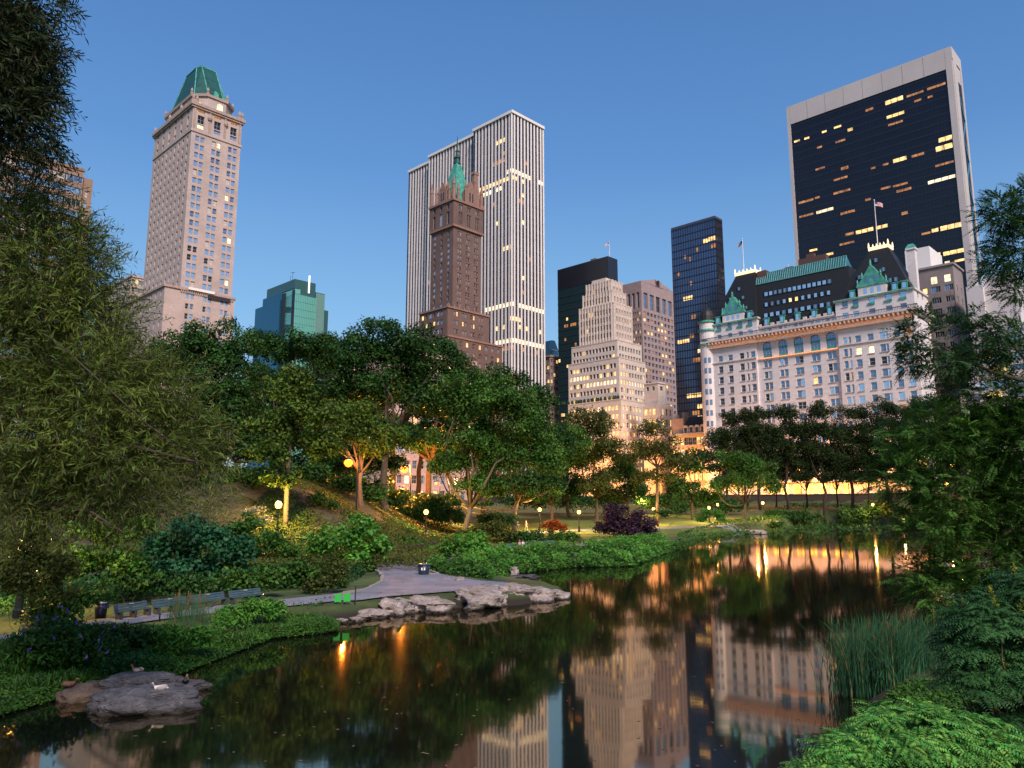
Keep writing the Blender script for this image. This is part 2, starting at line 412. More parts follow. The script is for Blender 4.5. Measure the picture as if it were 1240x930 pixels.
def ribbon(pts, widths, dz, zf=None, n=60):
    """flat strip along a smooth line"""
    pts = np.array([p[:2] for p in pts], float); k = len(pts)
    t = np.linspace(0, k-1, n); out = []
    def cr(P, t):
        i = np.clip(np.floor(t).astype(int), 0, k-2); u = (t-i)[:, None] if P.ndim > 1 else (t-i)
        g = lambda j: P[np.clip(j, 0, k-1)]
        a, b, c, d = g(i-1), g(i), g(i+1), g(i+2)
        return .5*((2*b)+(-a+c)*u+(2*a-5*b+4*c-d)*u*u+(-a+3*b-3*c+d)*u**3)
    P = cr(pts, t); W = np.interp(t, np.arange(k), widths)
    T = np.gradient(P, axis=0); T /= np.linalg.norm(T, axis=1, keepdims=True); Nn = np.stack([-T[:, 1], T[:, 0]], 1)
    return P, W, Nn
def path_strip(name, pts, widths, dz, m, flat=None, n=60, cross=7, kind='structure'):
    P, W, Nn = ribbon(pts, widths, dz, n=n)
    s = np.linspace(-.5, .5, cross)
    X = P[:, None, 0]+Nn[:, None, 0]*W[:, None]*s; Y = P[:, None, 1]+Nn[:, None, 1]*W[:, None]*s
    Z = (np.full(X.shape, flat) if flat is not None else height(X, Y)+dz)
    V = np.stack([X, Y, Z], -1).reshape(-1, 3)
    i = np.arange(cross-1)[None, :]+cross*np.arange(n-1)[:, None]
    Fc = np.stack([i, i+1, i+cross+1, i+cross], -1).reshape(-1, 4)
    return tag(link(name, np_mesh(name, V, Fc, m)), kind=kind), P, W, Nn

PZ = .53
pp = [gnd(x, y, PZ) for x, y in [(-60,790),(0,777),(90,760),(170,748),(275,736),(350,729),(425,721)]]
_, P1, W1, N1 = path_strip('path', pp, [1.7,1.7,1.8,1.8,1.9,2.0,2.2], 0, m_path, flat=PZ)
# the wide paved apron by the water
AP = [(425,727),(470,722),(520,718),(575,713.5),(618,708),(612,705),(575,702),(535,695),(512,689),(502,684),(512,679.5),(530,677),(560,674.5),(556,671),(510,673.5),(480,678),(458,685),(455,690),(463,698),(460,706),(440,714),(412,719)]
ap = [gnd(x, y, PZ+.012) for x, y in AP]
def smooth_poly(pts, n=6):
    k = len(pts); out = []
    for i in range(k):
        a, b, c, d = pts[i-1], pts[i], pts[(i+1) % k], pts[(i+2) % k]
        for j in range(n):
            u = j/n
            out.append(.5*((2*b)+(-a+c)*u+(2*a-5*b+4*c-d)*u*u+(-a+3*b-3*c+d)*u**3))
    return out
aps = smooth_poly(ap)
bm = bmesh.new(); vs = [bm.verts.new(p) for p in aps]; f = bm.faces.new(vs)
if f.normal.z < 0: f.normal_flip()
bmesh.ops.triangulate(bm, faces=bm.faces[:]); me = bpy.data.meshes.new('paved_path'); bm.to_mesh(me); bm.free(); me.materials.append(m_path)
tag(link('path', me), kind='structure')
# kerb stones on the two sides of the apron
def kerb(pts, w=.10, z0=.3, z1=.62):
    mb = MB(); R = np.random.default_rng(3)
    for a, b in zip(pts[:-1], pts[1:]):
        a = Vector(a[:2]); b = Vector(b[:2]); d = b-a; L = d.length; k = max(1, int(L/.55)); d.normalize(); nn = Vector((-d.y, d.x))
        for i in range(k):
            p = a+d*(L*(i+.02)/k); q = a+d*(L*(i+.96)/k); ww = w*R.uniform(.8, 1.2); h = z1+R.uniform(-.04, .04)
            pl = [p-nn*ww, q-nn*ww, q+nn*ww, p+nn*ww]; tp = [p-nn*ww*.8, q-nn*ww*.8, q+nn*ww*.8, p+nn*ww*.8]
            mb.frustum([(v.x, v.y) for v in pl], [(v.x, v.y) for v in tp], z0, h)
    return mb
kl = [gnd(x, y, .55) for x, y in [(405,721),(440,714.5),(461,706.5),(463.5,698),(455,690),(458,684.5),(480,677.5),(510,673),(545,670.5)]]
tag(kerb(kl).build('kerb', m_kerb), kind='structure')
kr = [gnd(x, y, .55) for x, y in [(501,684.5),(511,689.5),(530,694.5)]]
tag(kerb(kr).build('kerb', m_kerb), kind='structure')

# farther paths and the lawn
fp = [gnd(x, y, 1.0) for x, y in [(702,664),(716,655.5),(733,651)]]
_, Pa, Wa, Na = path_strip('path', [(fp[0].x-.3, fp[0].y-4), tuple(fp[0][:2]), tuple(fp[1][:2]), tuple(fp[2][:2]), (fp[2].x+4, fp[2].y+2.5)], [2.6,2.6,2.8,2.8,2.8], .06, m_path, n=40)
e = Pa+Na*(Wa*.5+.15)[:, None]
mbk = MB()
for i in range(0, len(e)-3, 2):
    q = e[i]; r = e[i+1]; hh = hz(*q)
    mbk.box(min(q[0], r[0])-.15, max(q[0], r[0])+.15, min(q[1], r[1])-.1, max(q[1], r[1])+.1, hh-.2, hh+.2)
tag(mbk.build('kerb', m_kerb), kind='structure')
_, _, _, _ = path_strip('path', [(-3, 86), (1.5, 97), (4, 104), (12, 108), (22, 111), (38, 119), (52, 124)], [3]*7, .05, m_path, n=60)
# lawn: a strip of mown grass rising behind
lx = np.linspace(-4, 34, 50); ly = np.linspace(100, 150, 50)
V, Fc = grid_mesh(lx, ly, lambda x, y: height(x, y)+.035)
tag(link('lawn', np_mesh('lawn', V, Fc, m_lawn)), kind='structure')

# street beyond the wall
def along(off, t):   # metres in front of the hotel front, metres along it
    return (117-.696*off-.718*t, 215-.718*off+.696*t)
mb = MB()
c = [along(30, -150), along(6, -150), along(6, 420), along(30, 420)]
mb.quad(*[(x, y, 6.02) for x, y in c])
tag(mb.build('street', m_street), kind='structure')
# ------------------------------------------------------------------ buildings
g_sky = mat('window_glass_pale', (.60,.72,.84), .08, metal=.85)
g_blue = mat('window_glass_blue', (.20,.29,.40), .06, metal=.7)
g_dark = mat('window_glass_dark', (.012,.014,.02), .08, ior=1.6)
g_lit = mat('window_lit_warm', (.3,.2,.1), .5, emit=(1,.62,.22), estr=1.5)
g_lit2 = mat('window_lit_pale', (.3,.25,.2), .5, emit=(1,.78,.45), estr=1.6)
g_dim = mat('window_lit_dim', (.1,.05,.03), .5, emit=(1,.42,.14), estr=.45)
for q_ in (g_lit, g_lit2, g_dim): uneven_glow(q_)
g_blind = mat('window_blind', (.5,.47,.45), .7)
GL = {'sky': g_sky, 'blue': g_blue, 'dark': g_dark, 'lit': g_lit, 'pale': g_lit2, 'dim': g_dim, 'blind': g_blind}
m_frame = mat('window_frame_paint', (.45,.43,.42), .6)
m_frame_dk = mat('window_frame_dark', (.05,.05,.055), .5)
m_copper = mat('verdigris_copper', (.035,.24,.19), .6, var=.35, vscale=.6, col2=(.07,.34,.27))
m_copper_dk = mat('dark_copper', (.008,.075,.070), .55, var=.35, vscale=.5)
m_slate = mat('black_slate', (.010,.012,.014), .6, var=.3, vscale=1.2)
m_mech = mat('roof_plant_grey', (.13,.13,.14), .8, var=.2, vscale=.4)
m_white = mat('white_paint', (.78,.76,.75), .7)

WINCACHE = {}
def win_geo(mb, w, h, nv, nh, fr, deep=.06, off=(0, 0), ax=0, gi=0, fi=1, n0=0.0):
    """glass + bars in the plane y=n0 facing -y (ax=0) or x=n0 facing -x (ax=1)"""
    u, z = off
    def P(a, n, c): return (u+a, n0-n, z+c) if ax == 0 else (n0-n, u-a, z+c)
    mb.quad(P(-w/2, 0, -h/2), P(w/2, 0, -h/2), P(w/2, 0, h/2), P(-w/2, 0, h/2), gi)
    if fr <= 0: return
    bars = [(-w/2, w/2, -h/2, -h/2+fr), (-w/2, w/2, h/2-fr, h/2), (-w/2, -w/2+fr, -h/2+fr, h/2-fr), (w/2-fr, w/2, -h/2+fr, h/2-fr)]
    for i in range(1, nv+1):
        c = -w/2+w*i/(nv+1); bars.append((c-fr*.4, c+fr*.4, -h/2+fr, h/2-fr))
    for i in range(1, nh+1):
        c = -h/2+h*i/(nh+1); bars.append((-w/2+fr, w/2-fr, c-fr*.35, c+fr*.35))
    if fr >= .13:
        vs = [P(a, n, c) for n in (-.30, .55) for a, c in ((-w/2-.12, -h/2-.17), (w/2+.12, -h/2-.17), (w/2+.12, -h/2-.003), (-w/2-.12, -h/2-.003))]
        mb.add(vs, [(4,5,6,7),(0,1,5,4),(1,2,6,5),(2,3,7,6),(3,0,4,7)], fi)
    for k, (a, b, c, d) in enumerate(bars):
        e = deep*(1 if k < 4 else .8-.1*(k % 2))
        vs = [P(a, 0.003, c), P(b, 0.003, c), P(b, 0.003, d), P(a, 0.003, d), P(a, e, c), P(b, e, c), P(b, e, d), P(a, e, d)]
        mb.add(vs, [(4,5,6,7),(0,1,5,4),(1,2,6,5),(2,3,7,6),(3,0,4,7)], fi)

class Bld:
    def __init__(s, name, label, px, py, Y, zb=5.0, cat='building', group=None):
        p = at(px, py, Y); s.C = (p.x, p.y); s.zb = zb; s.name = name
        s.root = tag(empty(name, (p.x, p.y, zb), GR), label, cat, group)
        s.wins = []; s.R = np.random.default_rng(nseed()); s.limit = 420
    def world(s, lx, ly, lz=0):
        return Vector((s.C[0]+U2.x*lx+U1.x*ly, s.C[1]+U2.y*lx+U1.y*ly, s.zb+lz))
    def _solve(s, px, py, ox, oy, d):
        a, y, z = ray(px, py); r = a/y; w = s.world(ox, oy)
        return (r*w.y-w.x)/(d.x-r*d.y)
    def tR(s, px, py, ox=0, oy=0): return s._solve(px, py, ox, oy, U2)+ox
    def tL(s, px, py, ox=0, oy=0): return s._solve(px, py, ox, oy, U1)+oy
    def z(s, px, py, lx=0, ly=0):
        a, y, z = ray(px, py); return CAMZ+z/y*s.world(lx, ly).y-s.zb
    def fb(s, mb, face, u0, u1, z0, z1, n0, n1, mi=0, o=0.0):
        """box on a face: u along, n outward from the plane at o"""
        if face == 'R': mb.box(u0, u1, o-n1, o-n0, z0, z1, mi)
        else: mb.box(o-n1, o-n0, u0, u1, z0, z1, mi)
    def facade(s, mb, face, u0, u1, z0, z1, cols, rows, depth=.35, kind=None, o=0.0, mi=0, nv=1, nh=1, fr=.09, frame=None):
        cols = sorted(cols); rows = sorted(rows)
        edges = [u0]+[e for c in cols for e in c]+[u1]
        for i in range(0, len(edges), 2):
            if edges[i+1]-edges[i] > 1e-3: s.fb(mb, face, edges[i], edges[i+1], z0, z1, -depth, 0, mi, o)
        ze = [z0]+[e for r in rows for e in r]+[z1]
        for a, b in cols:
            for i in range(0, len(ze), 2):
                if ze[i+1]-ze[i] > 1e-3: s.fb(mb, face, a, b, ze[i], ze[i+1], -depth, 0, mi, o)
            for ri, (za, zc) in enumerate(rows):
                k = kind(s.R, (a+b)/2, (za+zc)/2, ri) if callable(kind) else kind
                if k: s.wins.append((face, (a+b)/2, (za+zc)/2, b-a, zc-za, k, o+depth-.02, nv, nh, fr, frame or m_frame))
    def block(s, mb, ox, oy, W, L, z0, z1, colsR, colsL, rows, depth=.35, kind=None, mi=0, rowsL=None, **kw):
        if colsR is not None:
            s.facade(mb, 'R', ox, W, z0, z1, colsR, rows, depth, kind, oy, mi, **kw)
        if colsL is not None:
            s.facade(mb, 'L', oy+depth, L, z0, z1, colsL, rowsL or rows, depth, kind, ox, mi, **kw)
        mb.box(ox+(depth if colsL is not None else 0), W, oy+(depth if colsR is not None else 0), L, z0, z1, mi)
    def part(s, mb, name, mats, parent=None, smooth=False, label=None):
        o = mb.build(name, mats, parent or s.root, smooth=smooth)
        if label: o['label'] = label
        return o
    def finish(s, name='window', cap=100):
        """the 100 windows that show largest are parts, the rest one part"""
        sc = []
        for wdw in s.wins:
            face, u, z, w, h, k, o, nv, nh, fr, fm = wdw
            c = s.world(u, o, z) if face == 'R' else s.world(o, u, z)
            x, y, d = proj(c)
            vis = 1 if (-5 < x < 1245 and y < s.limit) else 0
            sc.append((vis*w*h/d/d*(1.0 if face == 'R' else 1.0)+1e-9*w*h, wdw))
        sc.sort(key=lambda q: -q[0])
        for _, (face, u, z, w, h, k, o, nv, nh, fr, fm) in sc[:cap]:
            key = (face, round(w, 2), round(h, 2), k, nv, nh, fr, fm.name)
            if key not in WINCACHE:
                mb = MB(); win_geo(mb, w, h, nv, nh, fr, ax=0 if face == 'R' else 1)
                WINCACHE[key] = mb.mesh(name, [GL[k], fm])
            link(name, WINCACHE[key], s.root, (u, o, z) if face == 'R' else (o, u, z))
        if len(sc) > cap:
            mats = [GL[k] for k in GL]+[m_frame, m_frame_dk]; ix = {k: i for i, k in enumerate(GL)}
            mb = MB()
            for _, (face, u, z, w, h, k, o, nv, nh, fr, fm) in sc[cap:]:
                win_geo(mb, w, h, nv, nh, fr, off=(u, z), ax=0 if face == 'R' else 1, gi=ix[k], fi=len(GL)+(0 if fm is m_frame else 1), n0=o)
            tag(mb.build('smaller_windows', mats, s.root), kind='stuff')

def even(n, a, b, w, pad=None):
    p = (b-a)/n
    return [(a+p*(i+.5)-w/2, a+p*(i+.5)+w/2) for i in range(n)]
def pairs(cents, w, gap):
    out = []
    for c in cents: out += [(c-gap/2-w, c-gap/2), (c+gap/2, c+gap/2+w)]
    return out
def rowsn(n, z0, z1, h):
    return even(n, z0, z1, h)
def pick(*kw):
    ks = [k for k, _ in kw]; ps = np.array([p for _, p in kw], float); ps /= ps.sum(); cs = np.cumsum(ps)
    return lambda R, u, z, ri: ks[int(np.searchsorted(cs, R.random()))]
def urn(mb, x, y, z, r=.5, h=2.2, mi=0):
    mb.lathe([(r, 0), (r, h*.25), (r*.5, h*.3), (r*.9, h*.55), (r*.6, h*.8), (.05, h)], (x, y, z), 6, mi)
def flag(parent, x, y, z, L=2.4, H=1.4, ang=0.4):
    red = mat('flag_red', (.45,.03,.05), .8); wh = mat('flag_white', (.75,.72,.72), .8); bl = mat('flag_blue', (.03,.05,.2), .8)
    mb = MB(); nx = 8
    def P(i, j):
        t = i/nx; w = .22*math.sin(t*7)*t
        dx, dy = math.cos(ang), math.sin(ang)
        return (x+L*t*dx-w*dy, y+L*t*dy+w*dx, z-H*(j/13)-.7*t*t)
    for i in range(nx):
        for j in range(13):
            c = 2 if (i < 3 and j < 7) else (0 if j % 2 == 0 else 1)
            mb.quad(P(i, j), P(i+1, j), P(i+1, j+1), P(i, j+1), c)
    return mb.build('flag', [red, wh, bl], parent)
def pole(b, x, y, z, h, with_flag=True, ang=2.6):
    mb = MB(); mb.tube([(x, y, z), (x, y, z+h)], [.16, .09], 8); mb.lathe(ball(.22), (x, y, z+h+.15), 8)
    o = b.part(mb, 'flagpole', m_white)
    if with_flag:
        flag(o, x, y, z+h-.4, ang=ang)
    return o

# ---- brick apartment slab behind the willow, far left
b = Bld('apartment_block', 'tan brick apartment block with wide pale windows, half hidden by the willow', -60, 300, 165)
mw = coursed('tan_brick', (.33,.22,.165), .6, .22)
W = b.tR(101, 215); zt = b.z(28, 187, b.tR(28, 187)); W2 = b.tR(113, 216, 0, .8)
mb = MB()
k = pick(('sky', 6), ('blue', 2), ('dark', 1), ('blind', 1))
n = int((zt-1)/3.1); rows = [(zt-1.2-3.1*(i+1)+1.0, zt-1.2-3.1*(i+1)+2.7) for i in range(n)]
b.block(mb, 0, 0, W, 30, 0, zt, even(7, .5, W-.4, 4.2), even(5, 1, 29, 3), rows, .3, k, nv=3, nh=0)
b.facade(mb, 'R', W+.004, W2, 0, zt-1.2, [(W+.8, W2-1.0)], rows[1:], .3, k, .8, nv=1, nh=0)
mb.box(W+.004, W2, 1.1, 26, 0, zt-1.2)
b.part(mb, 'wall', mw)
mb = MB(); mb.box(-.2, W+.2, -.25, 30, zt+.004, zt+.7); b.part(mb, 'parapet', mat('brick_coping', (.24,.16,.12), .8))
mb = MB(); mb.box(8, 20, 8, 20, zt+.71, zt+4.5); b.part(mb, 'rooftop_bulkhead', mw)
b.finish()

# ---- small pale tower seen through the willow
b = Bld('apartment_tower', 'pale stone apartment house peeping through the willow left of the tall stone tower', 158, 350, 300)
mw = coursed('pale_stone', (.52,.45,.41), 1.2, .5)
W = b.tR(176, 350); L = b.tL(120, 345); zt = b.z(158, 335)
mb = MB(); n = int(zt/3.3)
b.block(mb, 0, 0, W, L, 0, zt, even(4, .6, W-.6, 1.4), even(7, 1, L-.6, 1.4), [(zt-3.3*(i+1)+.6, zt-3.3*(i+1)+2.3) for i in range(n)], .3, pick(('sky', 4), ('dark', 2), ('lit', 1)))
b.part(mb, 'wall', mw)
mb = MB(); mb.box(-.4, W, -.4, L, zt+.004, zt+.9); b.part(mb, 'cornice', mw)
b.finish()

# ---- tall stone hotel tower with green mansard, left
b = Bld('hotel_tower', 'tall tan stone tower crowned by a faceted green copper mansard roof', 220, 325, 255)
mw = coursed('tower_limestone', (.48,.395,.37), 1.0, .42, var=.16)
mtrim = mat('tower_trim', (.36,.28,.25), .8, var=.25, vscale=.8)
W = b.tR(282.5, 325); L = b.tL(175, 325)
zc = b.z(235, 127); z1 = b.z(229.5, 158); zp = b.z(219, 350)
mb = MB()
kw = pick(('sky', 8), ('blue', 2), ('dark', .7), ('pale', .35), ('blind', 1.2))
kl = pick(('blue', 3), ('sky', 2), ('dark', 9), ('dim', .25))
cR = pairs([W*.17, W*.5, W*.835], 1.45, .45)
cL = even(9, 1.2, L-.6, 1.25)
nr = 18; rows = even(nr, zp+1.0, z1-.6, 2.05)
b.facade(mb, 'R', 0, W, zp, z1, cR, rows, .4, kw, 0, nv=0, nh=1)
b.facade(mb, 'L', .4, L, zp, z1, cL, rows, .4, kl, 0, nv=0, nh=1)
mb.box(.4, W, .4, L, zp, z1)
# top storey zone with tall windows
za = z1+.9
mb.box(-.35, W+.35, -.35, L, z1+.003, za)
hz_ = zc-za
tr = [(za+hz_*.10, za+hz_*.28), (za+hz_*.32, za+hz_*.66), (za+hz_*.78, za+hz_*.92)]
def ktop(R, u, z, ri): return ('pale', 'dark', 'dim')[ri] if R.random() < .75 else 'sky'
b.facade(mb, 'R', 0, W, za+.003, zc, [(c-1.25, c+1.25) for c in (W*.17, W*.5, W*.835)], tr, .5, ktop, 0, nv=1, nh=1)
def ktl(R, u, z, ri): return ('dim' if R.random() < .5 else 'dark', 'dark', 'sky')[ri]
b.facade(mb, 'L', .5, L, za+.003, zc, even(6, 1.2, L-.8, 1.4), tr, .5, ktl, 0, nv=1, nh=1)
mb.box(.5, W, .5, L, za+.003, zc)
# podium
pk = pick(('sky', 4), ('blue', 3), ('dark', 2))
prw = [(zp-3.6*(i+1)+.5, zp-3.6*(i+1)+2.4) for i in range(int(zp/3.6))]
b.facade(mb, 'R', -5.5, W+.8, 0, zp-.3, pairs([W*.17, W*.5, W*.835], 1.15, .5), prw, .4, pk, -.8, nv=0)
b.facade(mb, 'L', -.4, L+6, 0, zp-.3, even(9, 0, L+5, 1.1), prw, .4, pk, -5.5, nv=0)
mb.box(-5.1, W+.8, -.4, L+6, 0, zp-.3)
b.part(mb, 'wall', mw)
mb = MB()
mb.box(-1.0, W+1.0, -1.0, L+.6, zc+.003, zc+1.1)
mb.box(-.6, W+.6, -.6, L+.4, zc-.7, zc+.003)
b.part(mb, 'cornice', mtrim)
mb = MB(); mb.box(-6.0, W+1.1, -1.3, L+6.4, zp-.297, zp+.5)
for i in range(26):
    u = W*i/25; mb.box(u-.2, u+.2, -1.2, -.6, zp-1.2, zp-.3)
b.part(mb, 'podium_cornice', mtrim)
# pilaster strips round the top storeys
mb = MB()
for i in range(7):
    u = W*(.04+.92*i/6)
    if abs(u/W-.17) > .08 and abs(u/W-.5) > .08 and abs(u/W-.835) > .08: mb.box(u-.35, u+.35, -.3, -.002, za, zc-.8)
for u, v in [(W*.335, .24), (W*.665, .24)]:
    mb.lathe([(.1, 0), (.7, .5), (.9, 1.2), (.6, 2)], (u, -.2, zc-4.2), 8)
b.part(mb, 'pilaster_trim', mtrim)
# octagonal crown storey
c = 4.2; i0 = 1.6
def octo(i, c): return [(i+c, i), (W-i-c, i), (W-i, i+c), (W-i, L-i-c), (W-i-c, L-i), (i+c, L-i), (i, L-i-c), (i, i+c)]
zk = b.z(233, 113, 2, 2); zr = b.z(255, 92, W/2, L/2)
mb = MB(); mb.prism(octo(i0, c), zc+1.1, zk)
mb.frustum(octo(i0-.5, c), octo(i0-.7, c), zk+.003, zk+.9)
b.part(mb, 'crown_storey', mw)
mb = MB()
mb.frustum(octo(2.6, 3.8), [(W*.36, L*.32), (W*.66, L*.32), (W*.72, L*.38), (W*.72, L*.64), (W*.66, L*.70), (W*.36, L*.70), (W*.30, L*.64), (W*.30, L*.38)], zk+.9, zr)
mb.frustum([(W*.33, L*.34), (W*.69, L*.34), (W*.69, L*.68), (W*.33, L*.68)], [(W*.35, L*.36), (W*.67, L*.36), (W*.67, L*.66), (W*.35, L*.66)], zr+.003, zr+1.2)
mb.box(W*.5, W*.6, L*.42, L*.5, zr+1.2, zr+2.6)
rf = b.part(mb, 'mansard_roof', m_copper_dk)
mb = MB()
bot = octo(2.6, 3.8); top = [(W*.36, L*.32), (W*.66, L*.32), (W*.72, L*.38), (W*.72, L*.64), (W*.66, L*.70), (W*.36, L*.70), (W*.30, L*.64), (W*.30, L*.38)]
for (x0, y0), (x1, y1) in zip(bot, top): mb.tube([(x0, y0, zk+.9), (x1, y1, zr)], [.28, .22], 5)
mb.tube([(x, y, zr+.1) for x, y in top]+[(top[0][0], top[0][1], zr+.1)], [.3]*9, 5)
b.part(mb, 'roof_rib', m_copper, rf)
for (x, y, ax) in ((W*.5, 3.6, 0), (W*.68, 4.2, 0), (3.6, L*.35, 1), (3.6, L*.6, 1)):
    mb = MB(); mb.prism([(x-.9, y-.9), (x+.9, y-.9), (x+.9, y+1.6), (x-.9, y+1.6)], zk+1.2, zk+3.2); mb.pyramid([(x-1, y-1), (x+1, y-1), (x+1, y+1.6), (x-1, y+1.6)], (x, y, zk+4.6), zk+3.203)
    b.part(mb, 'dormer', m_copper, rf)
mb = MB()
for x, y in octo(i0-.2, c): urn(mb, x, y, zk+.9, .55, 2.6)
for x, y in [(0, 0), (W, 0), (1.2, -.2), (W-1.2, -.2), (0, L*.3), (0, L*.6), (0, L)]: urn(mb, x, y, zc+1.1, .65, 3.2)
b.part(mb, 'finial', mtrim)
# lit arched windows of the crown storey
for u, w, k in ((W*.56, 2.2, g_lit2), ):
    mb = MB(); za2 = zc+1.4; h = (zk-za2)*.82
    pts = [(u-w/2, za2), (u+w/2, za2), (u+w/2, za2+h*.75)]+[(u+w/2*math.cos(t), za2+h*.75+w*.35*math.sin(t)) for t in np.linspace(.4, 2.7, 6)]+[(u-w/2, za2+h*.75)]
    mb.add([(x, i0-.06, z) for x, z in pts], [tuple(range(len(pts)))])
    b.part(mb, 'arched_window', k)
mb = MB(); y0 = i0-.07
for q in (-.55, 0, .55): mb.box(W*.56+q-.05, W*.56+q+.05, y0-.05, y0-.003, zc+1.4, zc+1.4+(zk-zc)*.6)
b.part(mb, 'window_bars', m_frame_dk)
mb = MB(); xm, ym = i0+c*.5, i0+c*.5; d = (.7071, -.7071)
mb.add([(xm-d[0]*1.2-.05, ym-d[1]*1.2-.05, zc+1.5), (xm+d[0]*1.2-.05, ym+d[1]*1.2-.05, zc+1.5), (xm+d[0]*1.2-.05, ym+d[1]*1.2-.05, zc+3.0), (xm-.05, ym-.05, zc+4.0), (xm-d[0]*1.2-.05, ym-d[1]*1.2-.05, zc+3.0)], [(0,1,2,3,4)])
b.part(mb, 'arched_window', g_lit)
for v in (L*.3, L*.42, L*.55):
    mb = MB(); mb.quad((i0-.06, v+.8, zc+1.3), (i0-.06, v-.8, zc+1.3), (i0-.06, v-.8, zk-1), (i0-.06, v+.8, zk-1)); b.part(mb, 'tall_window', g_dim)
# signboard stretched across the podium
mb = MB(); zz = b.z(250, 360, W*.5, 0); mb.box(W*.5, W*.95, -1.35, -1.2, zz-.7, zz+.7); b.part(mb, 'dark_banner', mat('dark_banner', (.02,.02,.03), .8))
mb = MB(); zz = b.z(232, 352, W*.3, 0); mb.box(W*.12, W*.62, -1.7, -1.32, zz-.5, zz+.4); b.part(mb, 'white_banner', m_white)
b.limit = 385; b.finish()

# ---- teal glass block
b = Bld('glass_office', 'low stepped teal glass office block with a white light mast on its roof', 356, 370, 350)
mb1 = MB(); mb2 = MB(); mb3 = MB()
tl = mat('teal_glass_blue', (.02,.12,.20), .12, metal=.5); tg = mat('teal_glass_green', (.16,.50,.44), .25, metal=.3); td = mat('teal_dark_panel', (.03,.10,.11), .35)
L1 = b.tL(318, 370); L0 = b.tL(310, 385); W1 = b.tR(383, 360); W2 = b.tR(394, 365); W3 = b.tR(399, 380)
z1 = b.z(356, 348); z0 = b.z(310, 374, 0, L0)
Lm = b.tL(341, 365)
mb1.box(-.0, 12, Lm, L1, 0, z1); mb1.box(-.6, 10, Lm+.5, L0, 0, b.z(318, 372, 0, L1)); 
b.part(mb1, 'blue_curtain_wall', tl)
mb2.box(.3, W1, 0, Lm-.01, 0, b.z(384, 361, W1, 0)); mb2.box(.3, b.tR(364, 350), .02, Lm-.02, 0, z1-.5)
b.part(mb2, 'pale_green_curtain_wall', tg)
mb3.box(b.tR(364, 350)+.02, W1, 1, Lm, b.z(384, 361, W1, 0)+.01, b.z(384, 343, W1, 0)); b.part(mb3, 'roof_plant', td); mb3 = MB(); mb3.box(.4, b.tR(364, 350), 1, L1-3, z1+.01, b.z(364, 338, 2, 0))
b.part(mb3, 'roof_plant', td)
mb = MB(); mb.box(W1+.01, W2, .6, 16, 0, b.z(394, 356, W2, 0)); mb.box(W2+.01, W3, 1.2, 14, 0, b.z(399, 376, W3, 0)); b.part(mb, 'side_wing', td)
mb = MB()
for i in range(9): u = W1+.4+(W2-W1-.8)*i/8; mb.box(u-.12, u+.12, .35, .597, 0, b.z(394, 357, W2, 0))
b.part(mb, 'mullions', mat('wing_mullion', (.2,.4,.38), .5))
mb = MB()
zz = z1-3
while zz > 10: mb.box(-.08, -.003, Lm, L1, zz, zz+.15); mb.box(.3, W1, -.08, -.003, zz, zz+.12); zz -= 3.6
for i in range(1, 12): u = .3+(W1-.3)*i/12; mb.box(u-.06, u+.06, -.06, -.003, 8, b.z(384, 361, W1, 0)-.2)
b.part(mb, 'mullion_grid', mat('teal_mullion', (.05,.2,.2), .4))
mb = MB(); 
for v0, v1 in ((.02, 2.0), (Lm-3.4, Lm-.4)): mb.box(-.14, .28, v0, v1, 0, z1-1)
b.part(mb, 'dark_recess', mat('dark_recess', (.012,.014,.02), .5))
mb = MB(); u = b.tR(375, 350); zz = b.z(375, 355, u, .9); mb.box(u-.25, u+.35, .5, .95, zz, b.z(375, 334, u, .9)); b.part(mb, 'light_mast', mat('mast_light', (.8,.8,.8), .5, emit=(1,.92,.88), estr=1.3))
mb = MB(); zz = b.z(352, 340, 0, 6); mb.tube([(2, 6, z1), (2, 6, zz+4.5)], [.12, .1], 5); mb.tube([(2, 4.2, zz+4.3), (2, 8, zz+4.8)], [.12, .1], 5); mb.tube([(2, 8, z1), (2, 8, zz+3.5)], [.12, .1], 5); b.part(mb, 'antenna', m_frame_dk)

# ---- white striped slab tower, centre
b = Bld('office_tower', 'huge white marble slab tower with thin vertical piers and dark glass', 620, 300, 385)
m_marble = mat('white_marble_piers', (.74,.71,.70), .6, var=.08, vscale=.1)
W = b.tR(660.5, 300); L1 = b.tL(572, 170); zt = b.z(618.5, 132.5)
ox2 = 3.5; L2 = b.tL(518, 190, ox2, L1); ox3 = 7; L3 = b.tL(494, 200, ox3, L2)
mg = bpy.data.materials.new('tower_dark_glass'); mg.use_nodes = True
p = mg.node_tree.nodes['Principled BSDF']; p.inputs['Roughness'].default_value = .2; p.inputs['Metallic'].default_value = 0
tcn = mg.node_tree.nodes.new('ShaderNodeTexCoord'); sx = mg.node_tree.nodes.new('ShaderNodeSeparateXYZ'); mo = mg.node_tree.nodes.new('ShaderNodeMath'); mo.operation = 'FRACT'
dv = mg.node_tree.nodes.new('ShaderNodeMath'); dv.operation = 'DIVIDE'; dv.inputs[1].default_value = 3.9
rp = mg.node_tree.nodes.new('ShaderNodeValToRGB'); rp.color_ramp.interpolation = 'CONSTANT'
rp.color_ramp.elements[0].color = (.045,.04,.05,1); rp.color_ramp.elements[1].color = (.012,.014,.026,1); rp.color_ramp.elements[1].position = .3
K = mg.node_tree.links
K.new(tcn.outputs['Object'], sx.inputs[0]); K.new(sx.outputs[2], dv.inputs[0]); K.new(dv.outputs[0], mo.inputs[0]); K.new(mo.outputs[0], rp.inputs[0]); K.new(rp.outputs[0], p.inputs['Base Color'])
